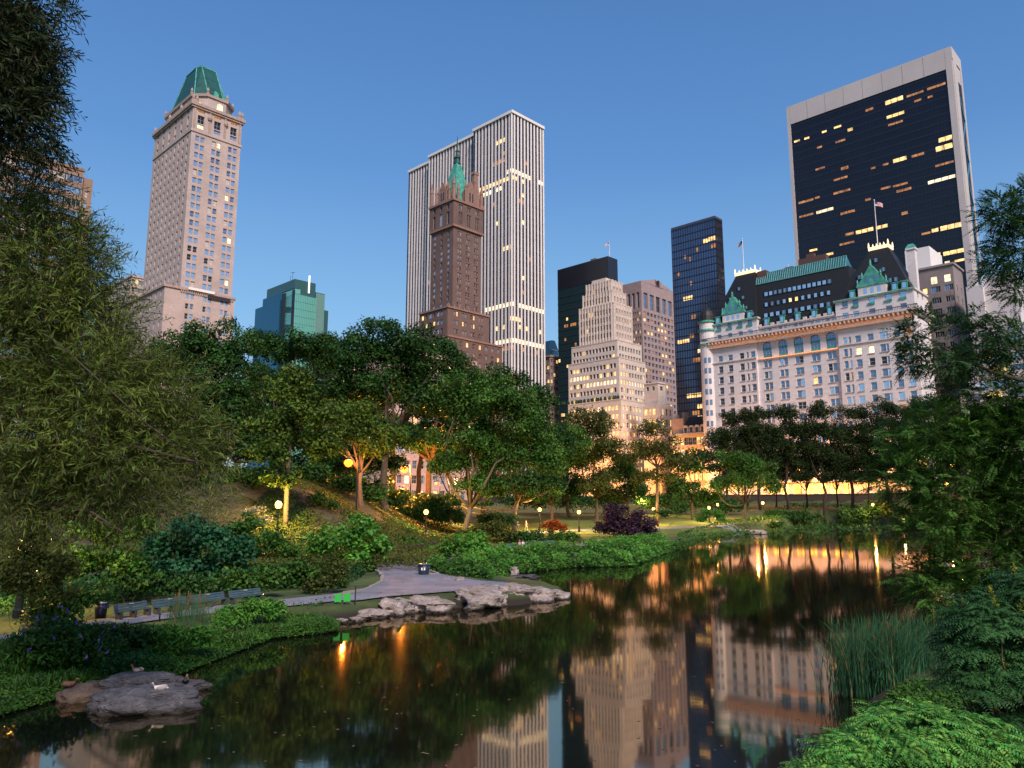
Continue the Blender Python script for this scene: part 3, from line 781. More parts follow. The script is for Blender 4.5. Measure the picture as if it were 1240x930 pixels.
mb = MB(); mb.box(.9, W-.9, .9, L1, 0, zt-.5); mb.box(ox2+.9, W-1, L1+.01, L2, 0, zt-.5); mb.box(ox3+.9, W-1, L2+.01, L3, 0, zt-1.5)
b.part(mb, 'glass_wall', mg)
mb = MB(); th = 1.6
for (x0, x1, y0, y1) in ((-.1, W, -.1, .85), (-.1, .85, .853, L1), (ox2-.1, ox2+.85, L1+.01, L2), (ox3-.1, ox3+.85, L2+.01, L3)):
    mb.box(x0, x1, y0, y1, zt-th-(1 if x0 > 5 else 0), zt-(1 if x0 > 5 else 0))
mb.box(.85, W, .853, L1, zt-1.4, zt-.3); mb.box(ox2+.85, W, L1+.01, L2, zt-1.4, zt-.3); mb.box(ox3+.85, W, L2+.01, L3, zt-2.4, zt-1.3)
b.part(mb, 'parapet', m_marble)
npi = 11; pit = W/(npi-1); pw = 1.12; PD = .4
me = MB(); me.box(-pw/2, pw/2, .58, .85, 0, zt-th-.003); mer = me.mesh('pier', m_marble)
me = MB(); me.box(.58, .85, -pw/2, pw/2, 0, zt-th-.003); mel = me.mesh('pier', m_marble)
me = MB(); me.box(.58, .85, -pw/2, pw/2, 0, zt-th-1.01); mel3 = me.mesh('pier', m_marble)
for i in range(npi): link('pier', mer, b.root, (min(max(i*pit, pw/2), W-pw/2), 0, 0))
v = pit
litL = []; litR = []
while v < L1: link('pier', mel, b.root, (0, v, 0)); litL.append((0, v)); v += pit
v = L1+pw/2+.02
while v < L2: link('pier', mel, b.root, (ox2, v, 0)); litL.append((ox2, v)); v += pit
v = L2+pw/2+.02
while v < L3: link('pier', mel3, b.root, (ox3, v, 0)); litL.append((ox3, v)); v += pit
R = b.R; fl = 3.9; nf = int(zt/fl)
# lit floors, read off the photograph: (py at the corner, first and last bay on each side, chance, colour)
for py, ra, rb_, la, lb, ch, kk in ((372, 0, 10, 0, 8, .95, 'pale'), (412, 0, 10, 0, 5, .95, 'pale'), (387, 0, 3, 0, 1, .8, 'lit'), (205, 0, 10, 0, 2, .85, 'pale'), (214, 0, 4, 0, 9, .6, 'lit'), (212, 9, 9, 1, 11, .7, 'lit'),
                                (222, 9, 9, 3, 10, .85, 'pale'), (300, 0, 0, 0, 4, .95, 'lit'), (330, 2, 4, 9, 9, .8, 'lit'), (163, 9, 9, 2, 5, .7, 'lit'), (180, 9, 9, 1, 6, .5, 'dim'), (243, 2, 4, 4, 9, .5, 'dim'),
                                (290, 3, 5, 12, 20, .3, 'dim'), (262, 1, 8, 2, 12, .15, 'lit'), (347, 2, 6, 10, 18, .25, 'dim'), (425, 0, 8, 0, 6, .4, 'dim'), (228, 3, 7, 15, 22, .2, 'lit'), (192, 1, 5, 2, 7, .35, 'dim'), (395, 0, 9, 1, 5, .3, 'lit'), (310, 5, 6, 24, 28, .8, 'dim'), (322, 5, 5, 25, 28, .7, 'lit')):
    zz = b.z(620, py); zz = math.floor(zz/fl)*fl+fl*.62
    for i in range(10):
        if ra <= i < rb_ and R.random() < ch: b.wins.append(('R', i*pit+pit/2, zz, pit-pw-.06, 2.3, kk, .88, 0, 0, 0, m_frame))
    for j, (xo, v) in enumerate(litL):
        if la <= j < lb and R.random() < ch and v-pit/2 > .9 and abs(v-pit/2-L1) > pit*.6 and abs(v-pit/2-L2) > pit*.6:
            b.wins.append(('L', v-pit/2, zz, pit-pw-.06, 2.3, kk, xo+.88, 0, 0, 0, m_frame))
b.limit = 455; b.finish('lit_window')

# ---- brown gothic tower with the green spire
b = Bld('hotel_tower', 'slender brown brick gothic tower with pinnacles and a green copper spire', 548.5, 320, 335)
mbrn = coursed('brown_brick', (.165,.105,.092), .8, .3, var=.2)
mbt = mat('brown_terracotta', (.25,.15,.12), .8, var=.25, vscale=.8)
W = b.tR(582.5, 320); L = b.tL(521.5, 320); zA = b.z(547, 372); zB = b.z(549.6, 274); zC = b.z(551.5, 243)
mb = MB(); kk = pick(('sky', 7), ('blue', 3), ('dark', 5)); cR = pairs([W*.22, W*.52, W*.82], 1.0, .5); cL = even(3, .8, L-.4, 1.3)
b.block(mb, 0, 0, W, L, zA, zB, cR, cL, even(13, zA+.6, zB-1, 1.9), .35, kk, nv=0)
zb2 = zB+1
kt = pick(('sky', 3), ('dark', 6))
b.block(mb, -.6, -.6, W+.6, L+.6, zb2, zC, pairs([W*.22, W*.52, W*.82], 1.0, .3), even(3, .8, L-.4, 1.7), [(zb2+.8, zb2+(zC-zb2)*.6), (zb2+(zC-zb2)*.72, zC-.9)], .5, kt, nv=0)
# lower tiers
oA = -5; W2 = b.tR(587.5, 400); L2 = b.tL(508, 378, oA, 0)
zA2 = b.z(541, 372, oA, -3)
rw = [(zA2-4.0*(i+1)+1.0, zA2-4.0*(i+1)+3.1) for i in range(int(zA2/4.0))]
b.block(mb, oA, -2.5, W2, L2, 0, zA2, pairs([W2*.0, W2*.25, W2*.5, W2*.75], 1.1, .5), even(6, 0, L2-1, 1.6), rw, .4, pick(('sky', 3), ('blue', 2), ('dark', 4), ('lit', 1.2)), nv=0)
W3 = b.tR(599, 420); zD = b.z(600, 421, W3, -5)
b.block(mb, -7, -5, W3, L2+3, 0, zD, even(8, -5, W3-.5, 1.6), even(7, -3, L2, 1.6), [(zD-4.2*(i+1)+1, zD-4.2*(i+1)+3.2) for i in range(int(zD/4.2))], .4, pick(('sky', 3), ('dark', 3), ('lit', 1)), nv=1)
b.part(mb, 'wall', mbrn)
mb = MB()
mb.box(-.9, W+.9, -.9, L+.6, zB+.003, zB+.997); b.part(mb, 'belt_course', mbt); mb = MB(); mb.box(-1.2, W+1.2, -1.2, L+.9, zC+.003, zC+1.0); b.part(mb, 'cornice', mbt); mb = MB(); mb.box(-7.4, W3+.4, -5.4, L2+3, zD+.003, zD+.8); b.part(mb, 'setback_cornice', mbt); mb = MB()
mb.box(oA-.5, W2+.4, -3.0, L2, zA2+.003, zA2+.8)
for i in range(9): u = oA+.5+(W2-oA-1)*i/8; mb.box(u-.3, u+.3, -3.0, -2.4, zA2+.8, zA2+1.7)
b.part(mb, 'setback_cornice', mbt)
# gabled dormers and pinnacles round the roof
zR = zC+1.0; hr = b.z(553, 199, W*.5, L*.5)-zR
def gable(cx, cy, w, h, ax):
    mb = MB(); d = 1.0
    pr = [(-w/2, 0), (w/2, 0), (w/2, h*.55), (w*.28, h*.7), (w*.2, h*.85), (0, h), (-w*.2, h*.85), (-w*.28, h*.7), (-w/2, h*.55)]
    n = len(pr)
    P = (lambda u, q, z: (cx+u, cy+q, zR+z)) if ax == 0 else (lambda u, q, z: (cx+q, cy+u, zR+z))
    mb.add([P(u, -d/2, z) for u, z in pr]+[P(u, d*2.5, z) for u, z in pr], [tuple(range(n)), tuple(range(2*n-1, n-1, -1))]+[(i, n+i, n+(i+1) % n, (i+1) % n) for i in range(n)])
    for s in (-1, 1):
        q = P(s*w/2, 0, 0); mb.lathe([(.55, 0), (.5, h*.7), (.7, h*.72), (.05, h*.98)], q, 6)
    o = b.part(mb, 'gabled_dormer', mbt)
    mb = MB()
    for s in (-1, 1):
        a, c = s*w*.14-.35, s*w*.14+.35
        q = [P(a, -d/2-.05, h*.12), P(c, -d/2-.05, h*.12), P(c, -d/2-.05, h*.5), P(a, -d/2-.05, h*.5)]
        mb.add(q, [(0, 1, 2, 3)])
    b.part(mb, 'window', g_dark, o)
gable(W*.62, .4, W*.36, hr*.52, 0); gable(.4, L*.5, L*.36, hr*.46, 1)
mb = MB()
for x, y, s in ((0, 0, 1), (W, 0, 1), (0, L, 1), (W*.16, .1, .75), (W*.9, .4, .8), (.1, L*.2, .8), (.2, L*.8, .8)):
    mb = MB(); mb.lathe([(.9*s, 0), (.8*s, hr*.3*s), (1.0*s, hr*.32*s), (.6*s, hr*.4*s), (.05, hr*.55*s)], (x, y, zR), 8)
    b.part(mb, 'pinnacle', mbt)
mb = MB()
ro = [(2.4, 2.4), (W-2.4, 2.4), (W-2.4, L-2.4), (2.4, L-2.4)]; cx, cy = W*.5, L*.5
tp = [(cx-1.3, cy-1.3), (cx+1.3, cy-1.3), (cx+1.3, cy+1.3), (cx-1.3, cy+1.3)]
mb.frustum(ro, tp, zR+.003, zR+hr); rf = b.part(mb, 'steep_roof', m_copper)
zq = zR+hr; ht = b.z(556, 164, cx, cy)-zq
mb = MB(); mb.lathe([(1.9, 0), (1.9, ht*.03), (1.3, ht*.04), (1.2, ht*.18), (1.7, ht*.2), (1.4, ht*.24), (.9, ht*.28), (.75, ht*.42), (1.1, ht*.44), (.5, ht*.5), (.28, ht*.75), (.05, ht)], (cx, cy, zq), 8)
b.part(mb, 'spire', m_copper_dk, rf)
mb = MB(); mb.prism([(W*.72, -.2), (W*.86, -.2), (W*.86, 1.6), (W*.72, 1.6)], zR, zR+hr*.72); mb.box(W*.70, W*.88, -.4, 1.8, zR+hr*.72+.003, zR+hr*.78); b.part(mb, 'chimney', mbt)
b.limit = 440; b.finish()

# ---- pale building low behind the trees, lit by the street lamps
b = Bld('apartment_house', 'pinkish stone apartment house glimpsed through the trees behind the orange street lamps', 470, 480, 190)
mpk = coursed('pink_stone', (.50,.36,.32), 1.2, .5)
W = b.tR(575, 500); L = b.tL(392, 470); zt = b.z(470, 425)
mb = MB(); n = int(zt/3.8)
b.block(mb, 0, 0, W, L, 0, zt, even(12, .6, W-.6, 1.6), even(11, 1, L-.6, 1.6), [(zt-3.8*(i+1)+.8, zt-3.8*(i+1)+2.9) for i in range(n)], .35, pick(('blue', 3), ('dark', 4), ('lit', 3), ('pale', 2)))
b.part(mb, 'wall', mpk); mb = MB(); mb.box(-.8, W, -.8, L, zt+.003, zt+1.2); b.part(mb, 'cornice', mpk)
b.limit = 640; b.finish()

# ---- two small far towers right of the slab
b = Bld('glass_tower', 'distant blue glass tower with a curved top just right of the white slab', 668, 430, 520)
W = b.tR(676, 430); L = b.tL(655, 430); zt = b.z(668, 410)
mb = MB(); pts = [(0, L), (0, 3), (2.5, 0), (W, 0), (W, L)]
mb.frustum(pts, pts, 0, zt-7); mb.frustum(pts, [(4, L), (4, 4), (5, 3), (W, 3), (W, L)], zt-6.997, zt)
b.part(mb, 'curtain_wall', mat('far_blue_glass', (.03,.09,.14), .15, metal=.5))
mb = MB()
for i in range(24): zz = zt-8-i*4; mb.box(-.15, W, -.15, -.003, zz, zz+.5)
b.part(mb, 'floor_band', mat('far_band', (.12,.16,.2), .5))
b = Bld('apartment_house', 'small brown stone building low between the white slab and the dark office', 666, 450, 430)
W = b.tR(677, 450); L = b.tL(656, 450); zt = b.z(666, 432)
mb = MB(); b.block(mb, 0, 0, W, L, 0, zt, even(3, .5, W-.5, 1.8), even(4, .8, L-.5, 1.8), [(zt-4*(i+1)+.9, zt-4*(i+1)+2.9) for i in range(int(zt/4))], .35, pick(('blue', 3), ('dark', 3), ('lit', 1)))
b.part(mb, 'wall', coursed('drab_stone', (.28,.21,.19), 1.0, .4)); mb = MB(); mb.box(-.5, W, -.5, L, zt+.003, zt+1); b.part(mb, 'parapet', mat('drab_trim', (.3,.2,.17), .8)); b.limit = 470; b.finish()

# ---- dark glass office with green lit floors
b = Bld('office_tower', 'black flat topped office tower with greenish lit floors and a flag on its roof', 736.7, 330, 400)
W = b.tR(748, 330); L = b.tL(675.3, 340); zt = b.z(736.7, 310)
zg = b.z(675, 352, 0, L)
mb = MB(); mb.box(.3, W, 0, L, 0, zt); mb.box(-.1, .298, 0, L, zg, zt); b.part(mb, 'dark_frame', mat('dark_steel', (.018,.02,.03), .35, var=.2, vscale=.05))
mgl = mat('office_glass_teal', (.025,.07,.085), .12, metal=.45)
mb = MB(); mb.box(0, .297, .4, L, 0, zg-.01); b.part(mb, 'glass_wall', mgl)
mb = MB(); fl = 3.9; nf = int(zg/fl)
for i in range(nf): mb.box(-.12, -.003, .4, L, i*fl, i*fl+1.3)
for i in range(1, 24): v = .4+(L-.4)*i/24; mb.box(-.06, -.0035, v-.08, v+.08, 0, zg)
b.part(mb, 'spandrel', mat('office_spandrel', (.02,.035,.045), .3))
R = b.R
for i in range(nf-1, 4, -1):
    zz = i*fl+2.6; pyc = proj(b.world(0, L*.5, zz))[1]
    ch = .9 if any(abs(pyc-q) < 2.4 for q in (369, 444, 453)) else (.5 if any(abs(pyc-q) < 2 for q in (354, 390, 412)) else .05)
    kd = 'pale' if ch > .8 else ('lit' if R.random() < .5 else 'dim')
    for j in range(24):
        if R.random() < ch and (ch < .8 or j > 3): b.wins.append(('L', .4+(L-.4)*(j+.5)/24, zz, (L-.4)/24-.2, 1.7, kd, -.004, 0, 0, 0, m_frame))
pole(b, 3, 1.2, zt, b.z(745, 293, 3, 1)-zt, True, 2.2)
mb = MB(); mb.box(3, 6, L*.3, L*.4, zt, zt+2.2); b.part(mb, 'roof_plant', m_mech)
b.limit = 480; b.finish('lit_window')

# ---- pink granite tower with the notched gable
b = Bld('office_tower', 'pink granite tower with a gable top and a round notch at its peak', 778, 400, 425)
mgr = coursed('pink_granite', (.36,.27,.275), 2.5, 1.2, var=.08)
W = b.tR(817, 400); L = b.tL(752, 380)
zE = b.z(816, 354, W, 0); zpk = b.z(797, 338, W*.5, 0); zg = b.z(778, 372); zh = b.z(778, 350)
mb = MB(); fl = 3.7; zlow = zg-1.2
rows = [(zlow-fl*(i+1)+.9, zlow-fl*(i+1)+2.9) for i in range(int(zlow/fl))]
litp = [i for i in range(len(rows))]
def kg(R, u, z, ri):
    r = R.random(); return 'lit' if r < .17 else ('dim' if r < .26 else ('blue' if r < .5 else 'dark'))
b.block(mb, 0, 0, W, L, 0, zlow, even(9, .9, W-.9, W/9*.62), even(9, .9, L-.9, L/9*.55), rows, .5, kg, nv=1, nh=0)
b.block(mb, 0, 0, W, L, zlow+.003, zE, even(5, 1.0, W-1.0, W/5*.62), even(4, 1, L-1, L/4*.5), [(zlow+1.2, zlow+(zE-zlow)*.62)], .8, lambda R, u, z, ri: 'dark' if abs(u-W/2) < 3 else 'blue', nv=1, nh=1)
# gable with a round notch
r = W*.085; cyz = zpk-r*.9
ang = np.linspace(math.radians(55), math.radians(125), 2)
a0 = math.radians(62)
arc = [(W/2+r*math.sin(t), cyz-r*math.cos(t)) for t in np.linspace(math.pi-.62, -(math.pi-.62), 13)]
pr = [(0, zE+.003), (W, zE+.003), (W/2+r*.58, zpk-r*.25)]+arc+[(W/2-r*.58, zpk-r*.25)]
n = len(pr)
mb.add([(u, 0, z) for u, z in pr]+[(u, L, z) for u, z in pr], [(i, (i+1) % n, n+(i+1) % n, n+i) for i in range(n)])
bmq = bmesh.new(); vs = [bmq.verts.new((u, 0, z)) for u, z in pr]; bmq.faces.new(vs); bmesh.ops.triangulate(bmq, faces=bmq.faces[:])
for f in bmq.faces:
    t = [tuple(v.co) for v in f.verts]; mb.add(t, [(0, 1, 2)]); mb.add([(x, L, z) for x, y, z in t], [(2, 1, 0)])
bmq.free()
b.part(mb, 'wall', mgr)
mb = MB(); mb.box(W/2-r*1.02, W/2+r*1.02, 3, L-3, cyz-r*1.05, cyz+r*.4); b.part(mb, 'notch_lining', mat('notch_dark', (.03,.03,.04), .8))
b.limit = 500; b.finish()

# ---- black glass tower
b = Bld('glass_tower', 'tall bronze black glass tower with a fine window grid and few lit floors', 867, 300, 345)
W = b.tR(875.5, 300); L = b.tL(813.5, 300); zt = b.z(866.7, 262.7)
mgt = mat('bronze_glass', (.13,.16,.23), .12, metal=.8, var=.25, vscale=.03)
mb = MB(); mb.box(0, W, 0, L, 0, zt); b.part(mb, 'glass_wall', mgt)
mb = MB(); fl = 3.6
nv_ = 18
for i in range(nv_+1): v = L*i/nv_; mb.box(-.16, -.003, v-.09, v+.09, 0, zt-.5)
for i in range(6): u = W*i/5; mb.box(u-.09, u+.09, -.16, -.003, 0, zt-.5)
for i in range(int(zt/fl)): zz = zt-1-fl*i; mb.box(-.10, -.0035, 0, L, zz-.45, zz); mb.box(0, W, -.10, -.0035, zz-.45, zz)
b.part(mb, 'mullion_grid', mat('bronze_mullion', (.03,.032,.045), .35, metal=.5))
mb = MB(); mb.box(-.2, W+.1, -.2, L, zt-.49, zt+.6); b.part(mb, 'parapet', mat('bronze_cap', (.06,.07,.1), .4))
cw = L/nv_
for (x0, x1, yy, kd) in ((850,856,292,'lit'),(857,866,289,'lit'),(858,867,298,'dim'),(840,843,303,'dim'),(833,837,314,'dim'),(826,829,312,'dim'),(820,823,332,'dim'),(834,838,343,'dim'),(827,839,361,'lit'),(835,840,384,'dim'),(819,833,414,'lit'),(834,840,407,'dim'),(843,848,425,'pale'),(836,848,436,'dim'),(831,847,479,'lit'),(842,851,492,'lit'),(843,850,506,'lit'),(838,846,500,'dim'),(818,832,520,'lit')):
    v1 = b.tL(x0, yy); v0 = b.tL(x1, yy); zz = b.z((x0+x1)/2, yy, 0, (v0+v1)/2)
    i0_, i1_ = int(v0/cw), int(v1/cw)
    for i in range(i0_, max(i0_+1, i1_)): b.wins.append(('L', (i+.5)*cw, zz, cw-.3, 2.0, kd, -.02, 0, 0, 0, m_frame))
b.finish('lit_window')

# ---- white art deco stepped tower
b = Bld('office_tower', 'cream stepped art deco tower, its lit windows glowing above the trees', 751.5, 470, 305)
mdc = coursed('cream_limestone', (.66,.57,.51), 1.2, .5, var=.1)
R = b.R
def tier(ox, pl, pr_, pt, yref, z0, ncL, ncR, w, fl, h, kind, fins=False):
    W = b.tR(pr_, yref, ox, ox); L = b.tL(pl, yref, ox, ox); z1 = b.z(751, pt, ox, ox)
    n = max(1, int((z1-z0-.6)/fl))
    rows = [(z1-1.6-fl*(i+1)+(fl-h)/2+.3, z1-1.6-fl*(i+1)+(fl-h)/2+.3+h) for i in range(n)]
    rows = [r for r in rows if r[0] > z0+.2]
    b.block(mb, ox, ox, W, L, z0, z1, even(ncR, ox+.9, W-.5, w), even(ncL, ox+1.3, L-.6, w), rows, .5, kind, nv=0, nh=1)
    if fins:
        for c in even(ncR+1, ox+.9-(W-ox-1.4)/ncR/2, W-.5+(W-ox-1.4)/ncR/2, .5): mb.box(max(ox, c[0]), min(W, c[1]), ox-.35, ox-.003, z0, z1+.8)
        for c in even(ncL+1, ox+1.3-(L-ox-1.9)/ncL/2, L-.6+(L-ox-1.9)/ncL/2, .5): mb.box(ox-.35, ox-.003, max(ox, c[0]), min(L, c[1]), z0, z1+.8)
    m2_ = MB(); m2_.box(ox-.12, W+.1, ox-.12, L, z1+.003, z1+.5); b.part(m2_, 'setback_parapet', mat('cream_coping', (.55,.45,.38), .8))
    return W, L, z1
mb = MB(); mb2 = MB()
kA = pick(('dark', 7), ('blue', 2), ('lit', .6)); 
def kB(R, u, z, ri):
    py = proj(b.world(0, u, z))[1]
    if abs(py-462) < 5: return 'pale' if R.random() < .8 else 'lit'
    if abs(py-452) < 4: return 'lit' if R.random() < .45 else 'dark'
    r = R.random(); return 'lit' if r < .24 else ('blue' if r < .36 else 'dark')
kC = pick(('lit', 9), ('pale', 1.5), ('dark', 2), ('blue', .6))
z5 = 0
_, _, z5 = tier(0, 688, 793.5, 484, 500, 0, 14, 10, 1.35, 3.5, 2.0, kC)
_, _, z4 = tier(2.2, 688.5, 782.5, 433, 470, z5+.003, 14, 9, 1.3, 3.4, 1.9, kB)
_, _, z3 = tier(4.2, 692, 777, 412, 425, z4+.003, 13, 8, 1.3, 3.4, 1.9, kA)
_, _, z2 = tier(9.5, 701, 765.5, 367, 390, z3+.003, 11, 6, 1.2, 3.5, 2.2, kA, True)
_, _, z1 = tier(12.5, 705, 758, 352, 360, z2+.003, 9, 4, 1.1, 3.8, 2.4, kA, True)
_, _, z0_ = tier(14.0, 709, 753.5, 340, 347, z1+.003, 8, 3, 1.0, 4.2, 2.4, kA, True)
b.part(mb, 'wall', mdc); mb = MB(); ww = b.tR(737, 338, 20, 20); mb.box(17, 23, 19, 27, z0_, z0_+3.2); b.part(mb, 'rooftop_bulkhead', mdc)
mb = MB()
for i in range(14): mb.lathe([(.1, 0), (.7, .6), (.5, 1.4), (.05, 2)], (.9, 2+i*2.2, z5+.4), 6)
b.part(mb, 'terrace_plants', leafmat('terrace_green', (.03,.06,.02)))
b.limit = 540; b.finish()

# ---- white annex beside it and the mansard shop row
b = Bld('annex_building', 'small cream corner building stepping down between the art deco tower and the black tower', 797, 480, 292)
mb = MB(); W = b.tR(806, 480); L = b.tL(780, 480); zt = b.z(797, 464); zt2 = b.z(800, 490, 0, 0)
b.block(mb, 0, 0, W, L, 0, zt, [(W*.3, W*.7)], even(2, .8, L-.4, 1.2), [(zt-2.6, zt-1)], .4, 'dark')
W2 = b.tR(812, 500); b.block(mb, -1.2, -1.2, W2, L, 0, zt2, even(3, 0, W2-.5, 1.4), even(3, .5, L-.4, 1.4), [(zt2-4, zt2-1.5), (zt2-8, zt2-5.5), (zt2-12, zt2-9.5)], .4, pick(('lit', 3), ('dark', 2)))
b.part(mb, 'wall', mdc); mb = MB(); mb.box(-.3, W+.2, -.3, L, zt+.003, zt+.5); b.part(mb, 'cornice', mdc); b.limit = 560; b.finish()

b = Bld('shop_building', 'low stone building with a grey mansard roof and round dormers beside the white hotel', 862, 540, 268)
ms = coursed('shop_stone', (.50,.43,.38), 1.2, .5)
L = b.tL(812, 535); W = 14; zc_ = b.z(845, 526, 0, L*.3); zr_ = b.z(845, 511, 2, L*.3)
mb = MB(); b.block(mb, 0, 0, W, L, 0, zc_, even(4, .6, W-.6, 1.5), even(9, 1, L-.6, 1.6), [(zc_-4.3*(i+1)+.8, zc_-4.3*(i+1)+3.4) for i in range(int(zc_/4.3))], .4, pick(('lit', 4), ('dark', 2), ('pale', 1)))
b.part(mb, 'wall', ms)
mb = MB(); mb.box(-.7, W, -.7, L, zc_+.003, zc_+.7); b.part(mb, 'cornice', ms)
mb = MB(); mb.frustum([(0, 0), (W, 0), (W, L*.68), (0, L*.68)], [(2.2, 1.5), (W-2, 1.5), (W-2, L*.68-1), (2.2, L*.68-1)], zc_+.7, zr_+2); rf = b.part(mb, 'mansard_roof', m_slate)
for i in range(5):
    v = L*.68*(i+.5)/5; mb = MB(); mb.box(-.1, 2, v-1, v+1, zc_+.7, zc_+2.6); mb.tube([(-.1, v, zc_+2.6), (2, v, zc_+2.6)], [1.0, 1.0], 10)
    o = b.part(mb, 'dormer', ms, rf); mb = MB(); mb.quad((-.14, v+.55, zc_+.9), (-.14, v-.55, zc_+.9), (-.14, v-.55, zc_+2.7), (-.14, v+.55, zc_+2.7)); b.part(mb, 'window', g_dark, o)
mb = MB(); z3_ = b.z(825, 507, 0, L*.85); mb.box(1, W, L*.7, L, zc_+.7, z3_); mb.box(3, 6, L*.74, L*.8, z3_, z3_+2.5); mb.box(2, 4, L*.9, L*.96, z3_, z3_+1.6); b.part(mb, 'penthouse', coursed('terracotta_stone', (.45,.30,.22), 1, .4))
b.limit = 560; b.finish()

# ---- white framed black slab, upper right
b = Bld('office_tower', 'giant black glass slab framed in pale travertine, upper right above the white hotel', 1165, 200, 318)
mtv = mat('travertine', (.50,.47,.47), .7, var=.07, vscale=.06)
L = b.tL(957.5, 220); zt = b.z(1149, 56); W = b.tR(1177, 220)
zgl = b.z(1145, 84, 0, b.tL(1145, 84)); wr = b.tL(1145.5, 84); wl = b.tL(957, 150)
mb = MB()
mb.box(.0, .9, 0, wr, 0, zt-.001); mb.box(0, .9, wl, L, 0, zt-.001)
# fascia panels, eight with open joints
fz = []
for i in range(8):
    v0 = wr+(wl-wr)*i/8; v1 = wr+(wl-wr)*(i+1)/8
    mb.box(0, .9, v0+.08, v1-.08, zgl, zt-.0015)
mb.box(.3, .899, wr, wl, zgl+.02, zt-.3)
b.part(mb, 'travertine_frame', mtv)
mbg = mat('black_glass', (.008,.008,.014), .10, ior=1.55, var=.4, vscale=.05)
mb = MB(); mb.box(.5, 1.2, wr+.002, wl-.002, 0, zgl-.005); b.part(mb, 'glass_wall', mbg)
mb = MB(); fl = 3.9
for i in range(int(zgl/fl)+1): zz = zgl-.6-fl*i; mb.box(.40, .497, wr+.01, wl-.01, zz-1.0, zz)
for i in range(1, 48): v = wr+(wl-wr)*i/48; mb.box(.36, .4965, v-.06, v+.06, 0, zgl-.01)
b.part(mb, 'mullion_grid', mat('black_mullion', (.014,.013,.02), .3))
mb = MB(); mb.box(.9, W, .003, 1.2, 0, zt-6); mb.box(1.0, W, 1.2, L-.5, 0, zt-1.0); b.part(mb, 'side_wall', mtv)
# recess with blue cross bracing in the end wall
ws = W*.42; we = W*.84
mb = MB(); mb.box(ws, we, -.06, -.002, 0, zt-14); b.part(mb, 'end_recess', mat('recess_black', (.012,.012,.02), .5))
mb = MB(); zz = 4
while zz < zt-24:
    mb.tube([(ws+.1, -.2, zz), (we-.1, -.2, zz+10)], [.28, .28], 5); mb.tube([(we-.1, -.2, zz+10), (ws+.1, -.2, zz+20)], [.28, .28], 5); zz += 20
b.part(mb, 'brace', mat('brace_blue', (.05,.25,.42), .4))
mb = MB(); mb.box(W*.0+.9, ws, -.35, .0025, 0, zt-6.01); mb.box(we, W, -.35, .0025, 0, zt-6.01); mb.box(.0, W, -.35, .0, zt-6, zt-.002); b.part(mb, 'end_pier', mtv)
S5 = 1/2.906
for (x0, x1, yy, kd, h) in ((410,476,265,'lit',17),(485,548,242,'dim',8),(557,626,215,'dim',10),(415,480,316,'lit',12),(420,475,345,'dim',8),(278,298,368,'lit',12),(341,371,297,'dim',10),(598,648,400,'lit',18),(588,650,430,'lit',20),(438,488,473,'lit',15),(503,550,457,'dim',10),(402,424,490,'dim',8),(360,378,503,'dim',8),(255,283,503,'dim',12),(228,280,540,'dim',8),(560,661,543,'pale',13),(395,432,573,'dim',7),(437,492,562,'dim',7),(450,505,580,'dim',10),(586,655,488,'dim',8),(105,160,620,'dim',9),(163,182,607,'dim',8),(228,290,586,'dim',9),(168,230,653,'pale',11),(253,306,659,'dim',10),(108,160,670,'dim',5),(307,371,724,'lit',14),(377,421,710,'lit',13),(574,600,722,'lit',14),(604,683,709,'lit',18),(270,302,735,'dim',10),(538,572,733,'dim',8),(250,304,768,'dim',8),(144,173,792,'lit',8),(150,230,812,'lit',9),(574,607,810,'lit',16),(614,690,799,'lit',15),(620,640,835,'pale',8),(655,692,828,'lit',6),(468,492,662,'dim',12),(90,112,408,'lit',7),(126,145,398,'lit',6),(188,206,375,'lit',7),(230,258,358,'lit',6),(235,272,408,'dim',5),(340,362,614,'dim',9),(512,540,265,'dim',8),(560,580,252,'dim',8),(170,190,430,'dim',6),(165,200,505,'dim',6)):
    xa, xb, y = 930+x0*S5, 930+x1*S5, 30+yy*S5
    v1 = b.tL(xa, y); v0 = b.tL(xb, y); zz = b.z((xa+xb)/2, y, 0, (v0+v1)/2); hh = h*S5*b.world(0, (v0+v1)/2).y/F*.95
    n = max(1, int(round((v1-v0)/3.2))); w = (v1-v0)/n
    for i in range(n): b.wins.append(('L', v0+w*(i+.5), zz, w-.25, max(1.0, min(hh, 2.9)), kd, .345, 0, 0, 0, m_frame))
b.limit = 345; b.finish('lit_window')
# ---- the white hotel with black mansards
b = Bld('grand_hotel', 'long white chateau style hotel with black mansard roofs and green copper gables', 1115, 452, 215, zb=6.0)
mpl = coursed('white_hotel_brick', (.72,.68,.69), 1.6, .55, var=.06, mortar=1.0)
mpt = mat('white_hotel_trim', (.62,.55,.53), .7, var=.12, vscale=.7)
YR = 452
def tl(px): return b.tL(px, YR)
L = tl(855.5); W = 13
zrow = lambda py: b.z(1058, py, 0, tl(1058))
zcor = b.z(1107, 380); 
fl = (zrow(423.5)-zrow(482.6))/4; z423 = zrow(423.5)
rows = [(z423-1.15-fl*i, z423+1.15-fl*i) for i in range(0, 10)]+[(z423+fl-.9, z423+fl+1.1), (z423+2*fl-.9, z423+2*fl+1.1)]
rows = [r for r in rows if r[0] > 6.5 and r[1] < zcor-.6]
vR = tl(1019); vL = tl(918.5)         # pavilion edges: right pavilion 0..vR, centre vR..vL, left pavilion vL..L
def cw(px, w): v = tl(px); return (v-w/2, v+w/2)
colsP = [cw(1105.5, 1.7), cw(1091, 1.7), cw(1078.5, .7), cw(1073, 1.6), cw(1058.4, 1.7), cw(1043, 1.7), cw(1033, .7), cw(1027, 1.2)]
